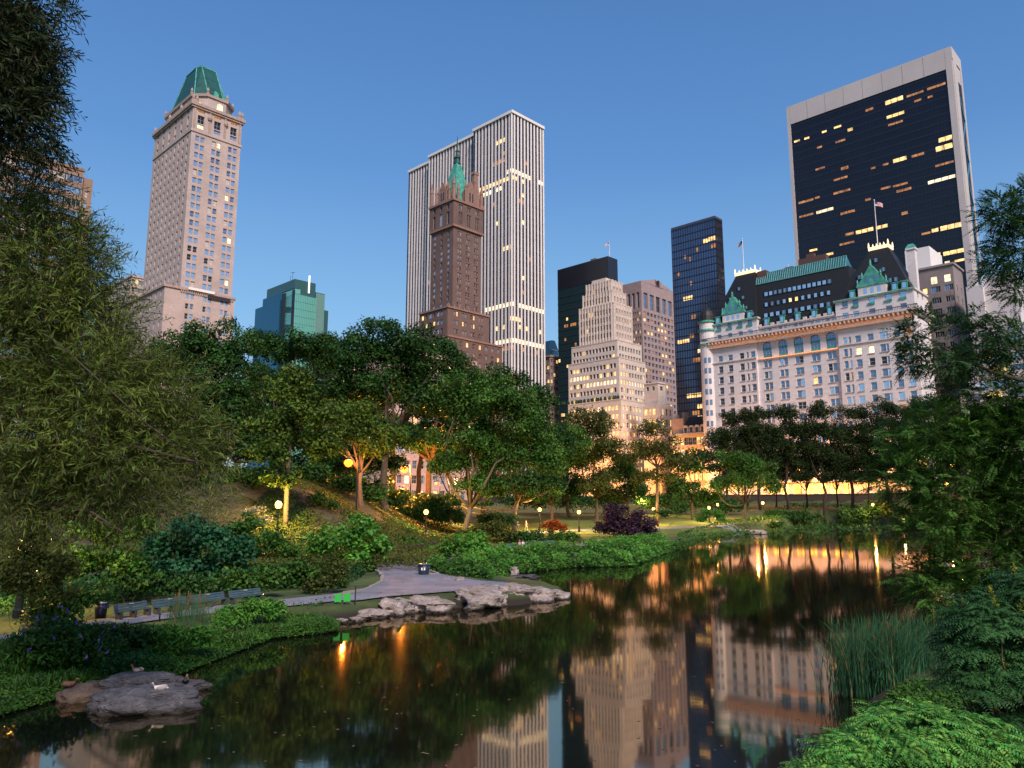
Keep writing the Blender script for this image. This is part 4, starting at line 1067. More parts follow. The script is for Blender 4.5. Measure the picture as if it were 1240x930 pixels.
colsC = [cw(x, 1.35) for x in (928, 933, 947.2, 952.6, 966.6, 971.5, 987, 992.3, 1006.2, 1012)]
colsQ = [cw(914, 1.6), cw(907.5, .8), cw(900.6, 1.6), cw(886.5, 1.7), cw(874.5, 1.7), cw(863, 1.2)]
def kp(R, u, z, ri):
    if abs(z-z423) < .3 and (abs(u-tl(1058.4)) < 1 or abs(u-tl(1043)) < 1): return 'pale'
    r = R.random(); return 'blue' if r < .62 else ('sky' if r < .83 else ('dim' if r < .87 else ('lit' if r < .88 else 'dark')))
mb = MB()
pr = .7    # pavilions stand proud of the centre
zg = 6.2   # top of the street storey
def fac(u0, u1, o, cols, rws, z0=zg, z1=zcor): b.facade(mb, 'L', u0, u1, z0, z1, cols, rws, .35, kp, o, nv=0, nh=1, fr=.13)
fac(.35, vR, -pr, colsP, rows)
lowrows = [r for r in rows if r[1] < z423+1.3]
fac(vR, vL, 0, colsC, lowrows, zg, z423+1.6)
# arched bay storey of the centre
arch = [933-2.3+0, 949.8, 969, 989.6, 1009]
archC = [(tl(x)-1.55, tl(x)+1.55) for x in (930.5, 949.8, 969, 989.6, 1009)]
za0, za1 = z423+2.0, zcor-1.4
b.facade(mb, 'L', vR, vL, z423+1.603, zcor, archC, [(za0, za1)], .5, None, 0)
fac(vL, L, -pr, colsQ, rows)
mb.box(-pr+.35, W, .35, vR, 0, zcor); mb.box(.5, W, vR, vL, 0, zcor); mb.box(-pr+.35, W, vL, L, 0, zcor)
b.facade(mb, 'R', -pr, W, 0, zcor, [(3, 4.4), (7.5, 8.9)], rows, .349, kp, 0, nv=0)
b.part(mb, 'wall', mpl)
# arched windows (pane, green spandrel)
for a, c in archC:
    m_ = (a+c)/2; w = c-a
    mb = MB(); mb.quad((.46, c, za0), (.46, a, za0), (.46, a, za1), (.46, c, za1), 0)
    for zz, h in ((za0+.02, 1.0), (za0+(za1-za0)*.52, .55)): mb.box(.30, .455, a, c, zz, zz+h, 1)
    for q in (-.33, .33): mb.box(.33, .457, m_+q*w*.5-.07, m_+q*w*.5+.07, za0, za1, 2)
    # rounded head: solid corners
    n = 8; r = w/2; zc2 = za1-r
    for s in (-1, 1):
        pts = [(m_+s*r, za1), (m_+s*r, zc2)]+[(m_+s*r*math.cos(t), zc2+r*math.sin(t)) for t in np.linspace(.15, math.pi/2, n)]
        for i in range(1, len(pts)-1):
            mb.add([(.2, *pts[0]), (.2, *pts[i]), (.2, *pts[i+1])], [(0, 1, 2)], 3)
    b.part(mb, 'arched_window', [g_blue, m_copper, m_frame, mpl])
# street storey: tall lit openings
mbq = MB()
n = 17; gl_lit = mat('street_window_glow', (.3,.2,.1), .6, emit=(1,.46,.08), estr=4.5); uneven_glow(gl_lit, .35, .3, 1.8)
cols = even(n, .8, L-.8, (L-1.6)/n*.66)
for (u0, u1) in [(.36-.0, cols[0][0])]+[(cols[i][1], cols[i+1][0]) for i in range(n-1)]+[(cols[-1][1], L)]: mbq.box(-pr, .3, u0, u1, 0, zg-.003)
for a, c in cols: mbq.box(-pr, .3, a, c, 4.9, zg-.003)
mbq.box(-pr-.5, -pr-.002, .0, L, zg-.9, zg-.1)
b.part(mbq, 'street_storey', mpt)
me = MB(); w = cols[0][1]-cols[0][0]; me.quad((0, w/2, 0), (0, -w/2, 0), (0, -w/2, 4.9), (0, w/2, 4.9)); me.box(-.06, -.003, -.06, .06, 0, 4.9, 1); me.box(-.06, -.0035, -w/2, w/2, 3.3, 3.42, 1)
mel = me.mesh('shop_window', [gl_lit, m_frame_dk])
for a, c in cols: link('shop_window', mel, b.root, (-pr+.25+.6, (a+c)/2, 0))
# cornice, brackets, balustrade
mb = MB()
mb.box(-pr-1.9, W+1.2, -1.4, L+.5, zcor+.9, zcor+1.5); mb.box(-pr-.5, W, -.5, L+.2, zcor+.003, zcor+.897)
b.part(mb, 'cornice', mpt)
mb = MB(); nb = 54
for i in range(nb): v = .2+(L-.4)*i/(nb-1); mb.box(-pr-1.8, -pr-.502, v-.22, v+.22, zcor+.1, zcor+.897)
b.part(mb, 'bracket', mpt)
mb = MB(); mb.box(-pr-1.75, -pr-1.5, -1.3, L+.4, zcor+2.35, zcor+2.55)
for i in range(160): v = -1.2+(L+1.5)*i/159; mb.box(-pr-1.7, -pr-1.55, v-.07, v+.07, zcor+1.503, zcor+2.347)
b.part(mb, 'balustrade', mat('balustrade_iron', (.10,.10,.12), .6))
mb = MB(); mb.box(-pr-.35, -pr-.002, .0, vR, z423+2.3, z423+2.6); b.part(mb, 'string_course', mpt); mb = MB(); mb.box(-.3, -.002, vR+.01, vL-.01, z423+1.5, z423+1.9); b.part(mb, 'string_course', mpt); mb = MB(); mb.box(-pr-.35, -pr-.002, vL, L, z423+2.3, z423+2.6)
b.part(mb, 'string_course', mpt)
# floodlight trough on the ledge below the cornice (lit in the photograph)
mfl = mat('floodlight_glow', (.3,.2,.1), .5, emit=(1,.34,.08), estr=4.5)
mb = MB(); mb.box(-pr-.9, -pr-.66, .5, L-.5, zcor-1.15, zcor-1.05); b.part(mb, 'floodlight_strip', mfl)
mb = MB(); mb.box(-pr-1.0, -pr-.003, .4, L-.4, zcor-1.32, zcor-1.153); mb.box(-pr-1.05, -pr-1.002, .4, L-.4, zcor-1.32, zcor-1.0); mb.box(-.7, -.6, vR+.4, vL-.4, z423+1.9, z423+2.06); b.part(mb, 'floodlight_ledge', mpt)
mb = MB(); mb.box(-.55, -.36, vR+.5, vL-.5, z423+1.92, z423+2.0); b.part(mb, 'floodlight_strip', mfl)
# attic storeys
zc2 = zcor+1.5
zPa = b.z(1075, 357, 0, tl(1075)); zCa = b.z(980, 388, 1, tl(980)); zQa = b.z(890, 391, 0, tl(890))
mb = MB()
def kat(R, u, z, ri): return 'blue' if R.random() < .7 else 'sky'
def attic(u0, u1, o, z1, cols, rws): b.facade(mb, 'L', u0, u1, zc2+.003, z1, cols, rws, .35, kat, o, nv=0, nh=1, fr=.13); mb.box(o+.35, W-.5, u0+.0, u1, zc2+.003, z1)
attic(.35, vR+.5, .0, zPa, [cw(x, 1.8) for x in (1101, 1083, 1062, 1042, 1029)], [(zc2+.8, zc2+2.3), (zc2+4.2, zc2+6.4)])
attic(vR+.5, vL-.5, .8, zCa, [(tl(x)+d-.55, tl(x)+d+.55) for x in (930.5, 949.8, 969, 989.6, 1009) for d in (-.9, .9)], [(zc2+.7, zc2+2.0)])
attic(vL-.5, L-1.5, .0, zQa, [cw(x, 1.6) for x in (911, 899, 886, 873)], [(zc2+.8, zc2+2.2), (zc2+4.0, zc2+6.2)])
b.facade(mb, 'R', .0, W-.5, zc2+.003, zPa, [(3, 4.4), (7.5, 8.9)], [(zc2+4.2, zc2+6.4)], .349, kat, 0, nv=0)
b.part(mb, 'attic_wall', mpl)
mb = MB()
mb.box(-.5, W-.2, -.4, vR+.9, zPa+.003, zPa+.6, 0); mb.box(-.5, W-.2, vL-.9, L-1.2, zQa+.003, zQa+.6, 0)
mb.box(.3, W-.2, vR+.9, vL-.9, zCa+.003, zCa+.4, 0)
mb.box(-.55, -.504, -.4, vR+.9, zPa+.05, zPa+.5, 1); mb.box(-.55, -.504, vL-.9, L-1.2, zQa+.05, zQa+.5, 1)
for (x, o) in [(xx, .0) for xx in (1101, 1083, 1062, 1042)]+[(xx, .0) for xx in (911, 899, 886, 873)]:
    v = tl(x); mb.box(o-.3, o-.003, v-1.0, v+1.0, zc2+3.5, zc2+4.15, 1)
b.part(mb, 'attic_cornice', [mpt, m_copper])
# merlons on the centre attic
mb = MB(); v = vR+1.2
while v < vL-1.2: mb.box(.35, 1.0, v, v+1.1, zCa+.403, zCa+1.2); v += 2.2
b.part(mb, 'parapet', mpt)
# mansards
def mans(v0, v1, z0, z1, t0, t1, tx0, tx1, x0=.2, x1=W-.6): 
    mbx = MB(); mbx.frustum([(x0, v0), (x1, v0), (x1, v1), (x0, v1)], [(tx0, t0), (tx1, t0), (tx1, t1), (tx0, t1)], z0, z1); return mbx
zCr = b.z(985, 331, 4, tl(985))
rC = b.part(mans(vR-3, vL+3, zCa+.4, zCr, vR-3, vL+3, 4.0, W-3, .9), 'mansard_roof', m_slate)
zPr = b.z(1070, 300, 3, tl(1070)); tpa, tpb = tl(1086), tl(1056)
rP = b.part(mans(.6, vR+.3, zPa+.6, zPr, tpa+1.0, tpb-.5, 4.6, W-4.5), 'mansard_roof', m_slate)
zQr = b.z(900, 331, 3, tl(900)); tqa, tqb = tl(913), tl(889)
rQ = b.part(mans(vL+.0, L-2, zQa+.6, zQr, tqa, tqb, 4.6, W-4.5), 'mansard_roof', m_slate)
# cresting on the two pavilion tops; its lit look is its own emission
mlc = mat('cresting_glow', (.6,.5,.35), .6, emit=(1,.72,.36), estr=1.5)
for (a, c, zt_, rf) in ((tpa+1, tpb-.5, zPr, rP), (tqa, tqb, zQr, rQ)):
    mb = MB(); mb.box(4.3, 4.6, a-.3, c+.3, zt_, zt_+1.0); mb.box(W-4.6, W-4.3, a-.3, c+.3, zt_, zt_+1.0); mb.box(4.6, W-4.6, a-.3, a, zt_, zt_+1.0); mb.box(4.6, W-4.6, c, c+.3, zt_, zt_+1.0)
    for x, y in ((4.45, a-.15), (4.45, c+.15), (W-4.45, a-.15), (W-4.45, c+.15)): mb.lathe([(.3, 0), (.2, .7), (.25, .8), (.05, 1.6)], (x, y, zt_+1), 6)
    for i in range(1, 5): mb.lathe([(.15, 0), (.25, .3), (.05, .9)], (4.45, a+(c-a)*i/5, zt_+1), 5)
    b.part(mb, 'roof_cresting', mlc, rf)
# green glazed ridge over the centre
mb = MB(); zq = zCr
mb.add([(4.0, vR-2, zq+.003), (4.0, vL+2, zq+.003), (5.6, vL+2, zq+4.0), (5.6, vR-2, zq+4.0), (W-2, vR-2, zq+.003), (W-2, vL+2, zq+.003)], [(0,3,2,1),(3,4,5,2),(0,4,3),(1,2,5),(0,1,5,4)])
rg = b.part(mb, 'skylight_ridge', mat('skylight_glass', (.03,.20,.22), .25, metal=.4, var=.35, vscale=.35))
mb = MB(); k = 40
for i in range(k+1): v = vR-2+(vL-vR+4)*i/k; mb.tube([(3.95, v, zq+.05), (5.55, v, zq+4.05)], [.09, .09], 4)
mb.tube([(5.6, vR-2, zq+4.0), (5.6, vL+2, zq+4.0)], [.18, .18], 5); mb.tube([(3.9, vR-2, zq+.1), (3.9, vL+2, zq+.1)], [.22, .22], 5)
b.part(mb, 'glazing_bar', mat('glazing_green', (.10,.30,.28), .5), rg)
mb = MB(); mb.box(6.4, 9, tl(1000), tl(965), zq+3, zq+6.4); mb.box(6, 9, tl(958), tl(948), zq+3, zq+4.6); mb.box(5, 9, tl(926), tl(915), zq+.5, zq+5); mb.box(6.5, 8, tl(985), tl(975), zq+6.403, zq+7.6)
b.part(mb, 'roof_plant', mat('brick_plant', (.10,.055,.05), .85))
# windows in the black roofs
def rw(parent, v, z, x0, z0, xt, zt_, w=1.1, h=1.4, k='sky', name='roof_window'):
    t = (z-z0)/(zt_-z0); x = x0+(xt-x0)*t-.25
    mb = MB(); mb.box(x, x+2.0, v-w/2-.15, v+w/2+.15, z-.1, z+h+.25, 0); mb.quad((x-.01, v+w/2, z), (x-.01, v-w/2, z), (x-.01, v-w/2, z+h), (x-.01, v+w/2, z+h), 1); mb.box(x-.05, x-.012, v-.04, v+.04, z, z+h, 2)
    b.part(mb, name, [m_slate, GL[k], m_frame], parent)
hC = zCr-zCa
for fr_, cnt, w in ((.22, 11, 1.0), (.46, 11, .8), (.70, 14, .95)):
    for i in range(cnt):
        v = vR+2+(vL-vR-4)*(i+.5)/cnt
        kk = 'pale' if (fr_ == .46 and i in (6,)) else ('lit' if (fr_ == .46 and i in (5,)) else ('sky' if b.R.random() < .75 else 'blue'))
        rw(rC, v, zCa+hC*fr_, .9, zCa+.4, 4.0, zCr, w*1.15, 1.3, kk)
for (px, py) in ((1067, 314), (1057, 331), (1077, 326), (1047, 336), (1103, 338), (1093, 339), (1048, 348), (1086, 340)):
    vv = tl(px); zz = b.z(px, py, 2, vv)
    t = (zz-zPa)/(zPr-zPa); lo = .6+(tpa+.4)*t; hi = vR+.3+(tpb-.5-vR-.3)*t
    if lo+.8 < vv < hi-.8: rw(rP, vv, zz-.6, .2, zPa+.6, 4.6, zPr, .95, 1.2, 'blue')
for (px, py) in ((895, 349), (901, 360), (885, 362), (906, 373), (878, 375), (915, 381)):
    vv = tl(px); zz = b.z(px, py, 2, vv); rw(rQ, vv, zz-.6, .2, zQa+.6, 4.6, zQr, .9, 1.1, 'blue')
# green copper gables
def cgable(rf, vc, w, zb_, h, wh):
    mb = MB(); mb.box(-.15, 3, vc-w*.46, vc+w*.46, zb_+.6, zb_+wh, 1)
    mb.box(-.35, 3, vc-w*.5, vc+w*.5, zb_+wh+.003, zb_+wh+.7, 0)
    z0 = zb_+wh+.7
    mb.add([(-.2, vc-w*.46, z0), (-.2, vc+w*.46, z0), (-.2, vc, z0+h), (4, vc-w*.46, z0), (4, vc+w*.46, z0), (4, vc, z0+h)], [(0,2,1),(3,4,5),(0,3,5,2),(1,2,5,4),(0,1,4,3)], 0)
    for s, hh in ((0, h+1.6), (-.46, 2.0), (.46, 2.0), (-.3, h*.36+1.4), (.3, h*.36+1.4)):
        base = z0 if abs(s) > .4 else z0+h*(1-abs(s)/.46)*.95
        mb.lathe([(.35, 0), (.28, .7), (.4, .8), (.05, 2.0)], (0, vc+w*s, base), 6, 0)
    o = b.part(mb, 'copper_gable', [m_copper, mpl], rf)
    for q in (-.22, 0, .22):
        mb = MB(); mb.quad((-.18, vc+w*q+.5, zb_+1.2), (-.18, vc+w*q-.5, zb_+1.2), (-.18, vc+w*q-.5, zb_+wh-.5), (-.18, vc+w*q+.5, zb_+wh-.5)); b.part(mb, 'window', g_sky, o)
    for q in (-.13, .13):
        mb = MB(); mb.quad((-.23, vc+w*q+.5, z0+.5), (-.23, vc+w*q-.5, z0+.5), (-.23, vc+w*q-.5, z0+2.0), (-.23, vc+w*q+.5, z0+2.0)); b.part(mb, 'window', g_blue, o)
cgable(rP, tl(1064), 9.0, zPa, 6.0, 3.4); cgable(rQ, tl(891), 8.6, zQa, 5.6, 3.2)
# green dormers along the eaves
def gdorm(rf, v, o, z, w=1.6, h=2.2):
    mb = MB(); mb.box(o, o+2.2, v-w/2, v+w/2, z, z+h, 0); mb.box(o-.15, o+2.3, v-w/2-.2, v+w/2+.2, z+h+.002, z+h+.3, 0); mb.quad((o-.02, v+w*.3, z+.3), (o-.02, v-w*.3, z+.3), (o-.02, v-w*.3, z+h-.2), (o-.02, v+w*.3, z+h-.2), 1)
    b.part(mb, 'copper_dormer', [m_copper, g_sky], rf)
for px in (1092, 1039, 1104): gdorm(rP, tl(px), -.2, zPa+.6)
for px in (911, 872): gdorm(rQ, tl(px), -.2, zQa+.6)
for px in (930.5, 949.8, 969, 989.6, 1009): gdorm(rC, tl(px), .35, zCa+.4, 1.5, 2.4)
# corner turret at the far end
mb = MB(); tx, ty, rt = .5, L-.8, 2.7
ztu = zQa+1.5
mb.lathe([(rt, 0), (rt, ztu)], (tx, ty, 0), 18); b.part(mb, 'turret', mpl)
mb = MB()
for zz in (zcor+.3, zc2+4.0, ztu): mb.lathe([(rt+.5, 0), (rt+.5, .6)], (tx, ty, zz+.003), 18)
b.part(mb, 'turret_band', m_copper)
mb = MB(); mb.lathe([(rt+.2, 0), (rt+.1, 1.8), (rt*.85, 3.4), (rt*.45, 4.6), (.25, 5.4), (.15, 6.6), (.5, 6.8), (.05, 7.6)], (tx, ty, ztu+.61), 14); o = b.part(mb, 'turret_dome', m_slate)
for i in range(9):
    zz = z423+fl-.9-fl*i
    if zz < 8: break
    for t in (math.radians(185), math.radians(215)):
        cx, cy = tx+(rt+.02)*math.cos(t), ty+(rt+.02)*math.sin(t); sx, sy = -math.sin(t)*.45, math.cos(t)*.45
        mb = MB(); mb.quad((cx+sx, cy+sy, zz), (cx-sx, cy-sy, zz), (cx-sx, cy-sy, zz+1.9), (cx+sx, cy+sy, zz+1.9)); b.part(mb, 'turret_window', g_blue)
# chimney at the near end, white penthouse, poles
mb = MB(); mb.box(5.0, 7.0, .2, 2.4, zPa, b.z(1107, 303, 6, 1)); mb.box(4.7, 7.3, -.1, 2.7, b.z(1107, 303, 6, 1)+.003, b.z(1107, 303, 6, 1)+.5); ch = b.part(mb, 'chimney', mpl)
mb = MB(); zz = b.z(1107, 303, 6, 1)+.503; mb.frustum([(4.7, -.1), (7.3, -.1), (7.3, 2.7), (4.7, 2.7)], [(5.4, .6), (6.6, .6), (6.6, 2), (5.4, 2)], zz, zz+1.4); b.part(mb, 'chimney_cap', m_copper, ch)
def rpole(px, pyt, x, z0, ang, wf=True):
    v = tl(px); pole(b, x, v, z0, b.z(px, pyt, x, v)-z0, wf, ang)
rpole(1067, 243, 6.0, zPr, -1.0); rpole(897, 290, 6.0, zQr, 1.2); rpole(951, 322, 7, zCr+4, 2.0)
b.limit = 505; b.finish()

# ---- grey apartment building right of the hotel
b = Bld('apartment_building', 'grey brick apartment building with arched lit top windows right of the white hotel', 1161, 400, 246, zb=6)
mgb = coursed('grey_brick', (.27,.225,.22), .9, .35)
W = b.tR(1172, 400); L = b.tL(1108, 400); zt = b.z(1160, 320)
mb = MB(); 
rws = [(zt-8.6-3.9*i, zt-6.6-3.9*i) for i in range(int((zt-9)/3.9))]
cw2 = [(b.tL(x, 380)-.75, b.tL(x, 380)+.75) for x in (1122.5, 1133, 1138.5, 1150, 1155.5)]
def kgx(R, u, z, ri):
    if u > b.tL(1126, 380): return 'lit' if R.random() < .8 else 'dark'
    return 'dark' if R.random() < .6 else 'blue'
b.facade(mb, 'L', .3, L, 0, zt-6.2, cw2, rws, .3, kgx, 0, nv=1, nh=0)
c2 = [(b.tL(x, 340)-1.0, b.tL(x, 340)+1.0) for x in (1131, 1147.5)]
b.facade(mb, 'L', .3, L, zt-6.197, zt, c2, [(zt-5.6, zt-3.0)], .3, 'pale', 0, nv=1, nh=1)
b.facade(mb, 'R', 0, W, 0, zt, even(2, .5, W-.5, 1.3), rws, .299, 'dark', 0, nv=1, nh=0)
mb.box(.3, W, .3, L, 0, zt); b.part(mb, 'wall', mgb)
mb = MB(); mb.box(-.5, W+.4, -.5, L, zt+.003, zt+.7); b.part(mb, 'cornice', mat('grey_trim', (.3,.26,.25), .8))
mb = MB()
for rr in (2, 5, 8):
    zz = rws[rr][0]; v = b.tL(1136, 380); mb.box(-1.0, -.003, v-2.3, v+2.3, zz-.4, zz-.2)
    for i in range(12): q = v-2.2+4.4*i/11; mb.box(-.95, -.88, q-.04, q+.04, zz-.2, zz+.8)
    mb.box(-1.0, -.85, v-2.3, v+2.3, zz+.803, zz+.9)
b.part(mb, 'balcony', m_frame_dk)
mb = MB(); mb.box(3, W+6, L*.55, L+2, zt+.01, zt+9); b.part(mb, 'white_bulkhead', m_white)
b.limit = 480; b.finish()

# ---- white modern terraced building, far right
b = Bld('terraced_apartments', 'white modern building with stepped terraces and ribbon windows, far right behind branches', 1300, 420, 215, zb=6)
mwh = mat('white_concrete', (.60,.57,.58), .6, var=.06, vscale=.15)
R = b.R
L0 = b.tL(1160, 450)
mb = MB(); mb2 = MB()
steps = [(0, L0, 0, 470), (2.5, b.tL(1166, 430), None, 437), (5, b.tL(1170, 410), None, 416), (7.5, b.tL(1176, 400), None, 402)]
zprev = 0
for o, Lx, _, py in steps:
    zt = b.z(1215, py, o, b.tL(1215, py))
    n = max(1, int((zt-zprev)/3.6)); h = (zt-zprev)/n
    rws = [(zprev+h*i+1.2, zprev+h*i+2.9) for i in range(n)]
    b.facade(mb, 'L', .3, Lx, zprev+.003, zt, even(int((Lx)/5.2), .5, Lx-.4, 4.4), rws, .3, pick(('sky', 5), ('blue', 4), ('lit', 1), ('pale', .5)), o, nv=2, nh=0)
    mb.box(o+.3, 22, .3, Lx, zprev+.003, zt)
    mb2.box(o-.1, o+.0, .3, Lx, zt+.003, zt+.9)
    zprev = zt
v0, v1 = b.tL(1185, 380), b.tL(1164, 380); zz = b.z(1175, 345, 10, v0)
mb.box(9, 20, v0, v1, zprev, zz); v2 = b.tL(1190, 380); mb.box(11, 20, v2-8, v0-.01, zprev, b.z(1190, 335, 11, v2))
b.part(mb, 'wall', mwh); b.part(mb2, 'terrace_rail', mat('rail_glass', (.25,.33,.38), .15, metal=.4))
b.limit = 480; b.finish()
# ------------------------------------------------------------------ foliage colours
lf_dark = leafmat('leaf_dark', (.010,.042,.010), col2=(.030,.092,.016), island=.45)
lf_plane = leafmat('leaf_plane', (.010,.026,.007), col2=(.022,.046,.010))  # darkened leaf colour puts the silhouette shade into these crowns
lf_mid = leafmat('leaf_mid', (.018,.066,.010), col2=(.055,.145,.020), island=.45)
lf_warm = leafmat('leaf_warm_green', (.030,.066,.008), col2=(.085,.145,.018), island=.5)
lf_bright = leafmat('leaf_bright', (.040,.155,.018), col2=(.095,.27,.035))
lf_olive = leafmat('leaf_olive', (.036,.052,.010), col2=(.07,.095,.018))
lf_blue = leafmat('leaf_bluegreen', (.010,.060,.028), col2=(.022,.11,.045))
lf_willow = leafmat('leaf_willow', (.032,.070,.009), col2=(.105,.150,.024), vscale=.6, island=.5)
lf_willow_dk = leafmat('leaf_willow_dark', (.014,.030,.010), col2=(.030,.052,.016))
lf_purple = leafmat('leaf_purple', (.026,.012,.028), col2=(.050,.022,.048))
lf_red = leafmat('leaf_russet', (.24,.050,.012), col2=(.36,.09,.015))
lf_feather = leafmat('leaf_feather', (.030,.090,.014), col2=(.065,.16,.026))
lf_sumac = leafmat('leaf_sumac', (.034,.165,.028), col2=(.10,.30,.058), vscale=1.2, island=.45)
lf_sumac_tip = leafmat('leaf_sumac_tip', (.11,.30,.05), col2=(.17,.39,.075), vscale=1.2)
lf_yellow = leafmat('flower_yellowgreen', (.30,.31,.04), var=.2)
lf_reed = leafmat('reed_green', (.020,.085,.040), col2=(.04,.14,.06), vscale=.6)
lf_reed2 = leafmat('reed_yellow', (.20,.16,.05), var=.3)
lf_lilac = leafmat('flower_lilac', (.24,.15,.50), var=.2)
m_twig = mat('twig', (.10,.06,.035), .85, var=.3, vscale=4)

def base_at(px, Y):
    a, y, z = ray(px, 612); x = a/y*Y
    return (x, Y, hz(x, Y))

def tree(label, px, Y, blobs, leaf=None, l=.42, w=.30, dens=.55, tr=.28, fork=None, bark=None, group=None, limbs=10, sub=9, cat='tree', name='tree', lean=None, **kw):
    return plant(name, label, cat, base_at(px, Y), pxblobs(blobs, Y), l*.78, w*.74, dens, leaf or lf_mid, bark or m_bark, tr, fork, group, sub, limbs=limbs, lean=lean, **kw)

GT = 'park trees round the pond'
# --- left-centre woods, front to back
tree('slim young tree with bare pale trunk in front of the rock slope', 347, 56, [(352,470,38,38),(342,520,50,34,.6),(372,500,42,34),(325,548,36,22,-1),(385,540,40,26,1),(345,580,28,14)], lf_warm, .36, .25, .5, .17, bark=m_bark_pale, group=GT, fork=7.2)
tree('small forked tree leaning beside the orange street lamp on the rock ridge', 437, 74, [(428,525,44,26),(455,545,30,18),(405,540,28,20),(420,500,40,22),(470,525,30,20)], lf_warm, .38, .27, .45, .24, bark=m_bark_pale, group=GT, fork=4.0)
tree('great broad maple whose dark crown stands against the brown spire tower', 466, 92, [(470,415,52,38),(430,440,40,44),(510,430,44,40),(545,445,28,36),(465,470,62,40),(520,490,46,40),(415,485,28,36),(440,520,40,24),(500,530,46,22)], lf_dark, .46, .33, .55, .42, group=GT, fork=9)
tree('wide green maple with yellow lit forked trunk beside the path', 562, 84, [(560,480,48,36),(605,490,50,40),(640,520,44,40),(570,530,50,36),(540,560,34,20),(600,555,52,30),(655,555,36,28),(580,585,40,16)], lf_mid, .42, .30, .5, .33, group=GT, fork=3.6, bark=m_bark_pale)
tree('leafy dark tree low behind the forked tree', 430, 96, [(420,560,40,26),(455,560,36,22),(390,565,30,22)], lf_dark, .44, .32, .55, .24, group=GT, fork=2)
tree('rounded maple behind, its crown running down right of the white slab tower', 623, 106, [(600,465,46,26),(645,490,40,34),(672,540,26,42),(625,540,40,36),(640,590,48,18)], lf_dark, .48, .34, .5, .34, group=GT, fork=4)
tree('dark tree mass left of the slim tree, under the tan stone tower', 262, 86, [(235,420,34,36),(275,430,40,44),(255,480,50,44),(295,480,36,50),(240,530,44,30),(300,545,40,26)], lf_dark, .46, .33, .55, .36, group=GT, fork=5)
tree('dark tree below the teal glass office block', 345, 98, [(320,420,36,30),(360,425,44,32),(395,430,22,34),(345,465,60,36),(390,490,34,30),(330,510,50,30),(385,535,40,22)], lf_dark, .48, .34, .55, .36, group=GT, fork=5)
tree('low tree filling the gap on the ridge between the slim tree and the forked one', 392, 104, [(385,560,44,24),(365,585,36,16),(405,590,40,14),(330,585,40,18)], lf_dark, .46, .33, .5, .25, group=GT, fork=2)
tree('dark trunked tree just left of the right hand orange street lamp', 476, 118, [(450,480,46,30),(490,470,46,30),(470,520,46,18)], lf_dark, .5, .36, .5, .42, bark=m_bark_dark, group=GT, fork=8)
tree('straight dark trunk against the orange glow, nearer the right lamp', 504, 124, [(515,490,40,30),(535,520,36,20)], lf_dark, .5, .36, .5, .40, bark=m_bark_dark, group=GT, fork=8)
tree('leaning dark trunk against the orange glow, right of the street lamps', 515, 112, [(540,490,34,30),(520,540,40,14),(555,540,30,16)], lf_dark, .5, .36, .45, .45, bark=m_bark_dark, group=GT, fork=8, lean=(.8, 0))
# --- middle distance
tree('loose olive crowned tree in front of the cream stepped tower', 722, 128, [(718,515,34,26),(735,545,30,30),(705,550,30,36),(725,590,38,22)], lf_olive, .46, .32, .42, .28, group=GT, fork=4)
tree('open airy tree with a tall bare trunk in front of the cream tower', 797, 122, [(790,520,24,16),(800,545,32,20),(775,550,22,20),(820,560,24,20),(795,580,32,14)], lf_olive, .44, .28, .26, .24, group=GT, fork=9, sub=11, limbs=16)
tree('broad low tree left of the round tree on the far shore', 838, 132, [(835,560,26,24),(822,590,26,26),(850,600,24,18)], lf_dark, .46, .32, .5, .25, group=GT, fork=3)
tree('dark green tree between the olive tree and the airy tree', 762, 134, [(750,570,26,30),(768,590,22,20),(742,600,30,14)], lf_dark, .46, .32, .5, .25, group=GT, fork=3)
tree('rounded green tree with spreading limbs on the far bank before the white hotel', 902, 128, [(885,560,30,18),(915,562,28,18),(900,580,42,20),(870,590,20,14),(935,590,18,14)], lf_mid, .42, .3, .42, .26, group=GT, fork=3.0)
tree('tall dark tree behind the wood, left of the brown spire tower', 408, 122, [(400,440,40,40),(385,480,44,36),(430,500,40,36),(360,520,44,30),(420,550,44,18)], lf_dark, .5, .36, .5, .36, group=GT, fork=5)
tree('dark tree at the left end of the wood behind the willow', 215, 96, [(215,440,36,46),(205,500,44,40),(230,560,50,30),(190,560,40,30)], lf_dark, .48, .34, .5, .36, group=GT, fork=4)
tree('dark tree behind the wide maple, right of the trunks in the glow', 585, 126, [(560,500,36,34),(590,540,40,26),(620,560,36,18)], lf_dark, .5, .36, .5, .36, group=GT, fork=4)
tree('dark tree under the black office, right of the rounded maple', 690, 140, [(680,560,30,30),(695,590,34,20),(660,590,26,16)], lf_dark, .5, .36, .5, .30, group=GT, fork=3)
tree('dark understory tree on the ridge between the willow and the slim tree', 285, 78, [(275,510,32,38),(305,545,34,30),(255,550,36,30),(285,580,44,18),(285,480,26,30)], lf_dark, .46, .33, .8, .22, group=GT, fork=2)
tree('dark tree mostly hidden behind the big willow, at its right edge', 168, 84, [(165,470,36,44),(150,520,40,36),(190,550,36,30),(170,585,44,14)], lf_dark, .48, .34, .5, .3, group=GT, fork=4)
tree('bushy dark tree behind the yellow lit maple trunk', 545, 118, [(520,520,34,30),(545,560,36,22),(600,590,40,18),(640,600,30,12)], lf_dark, .46, .33, .55, .25, group=GT, fork=3)
tree('leafy tree low between the rounded maple and the olive tree', 668, 122, [(665,560,30,34),(690,545,24,40),(655,600,34,12)], lf_mid, .46, .33, .5, .25, group=GT, fork=3)
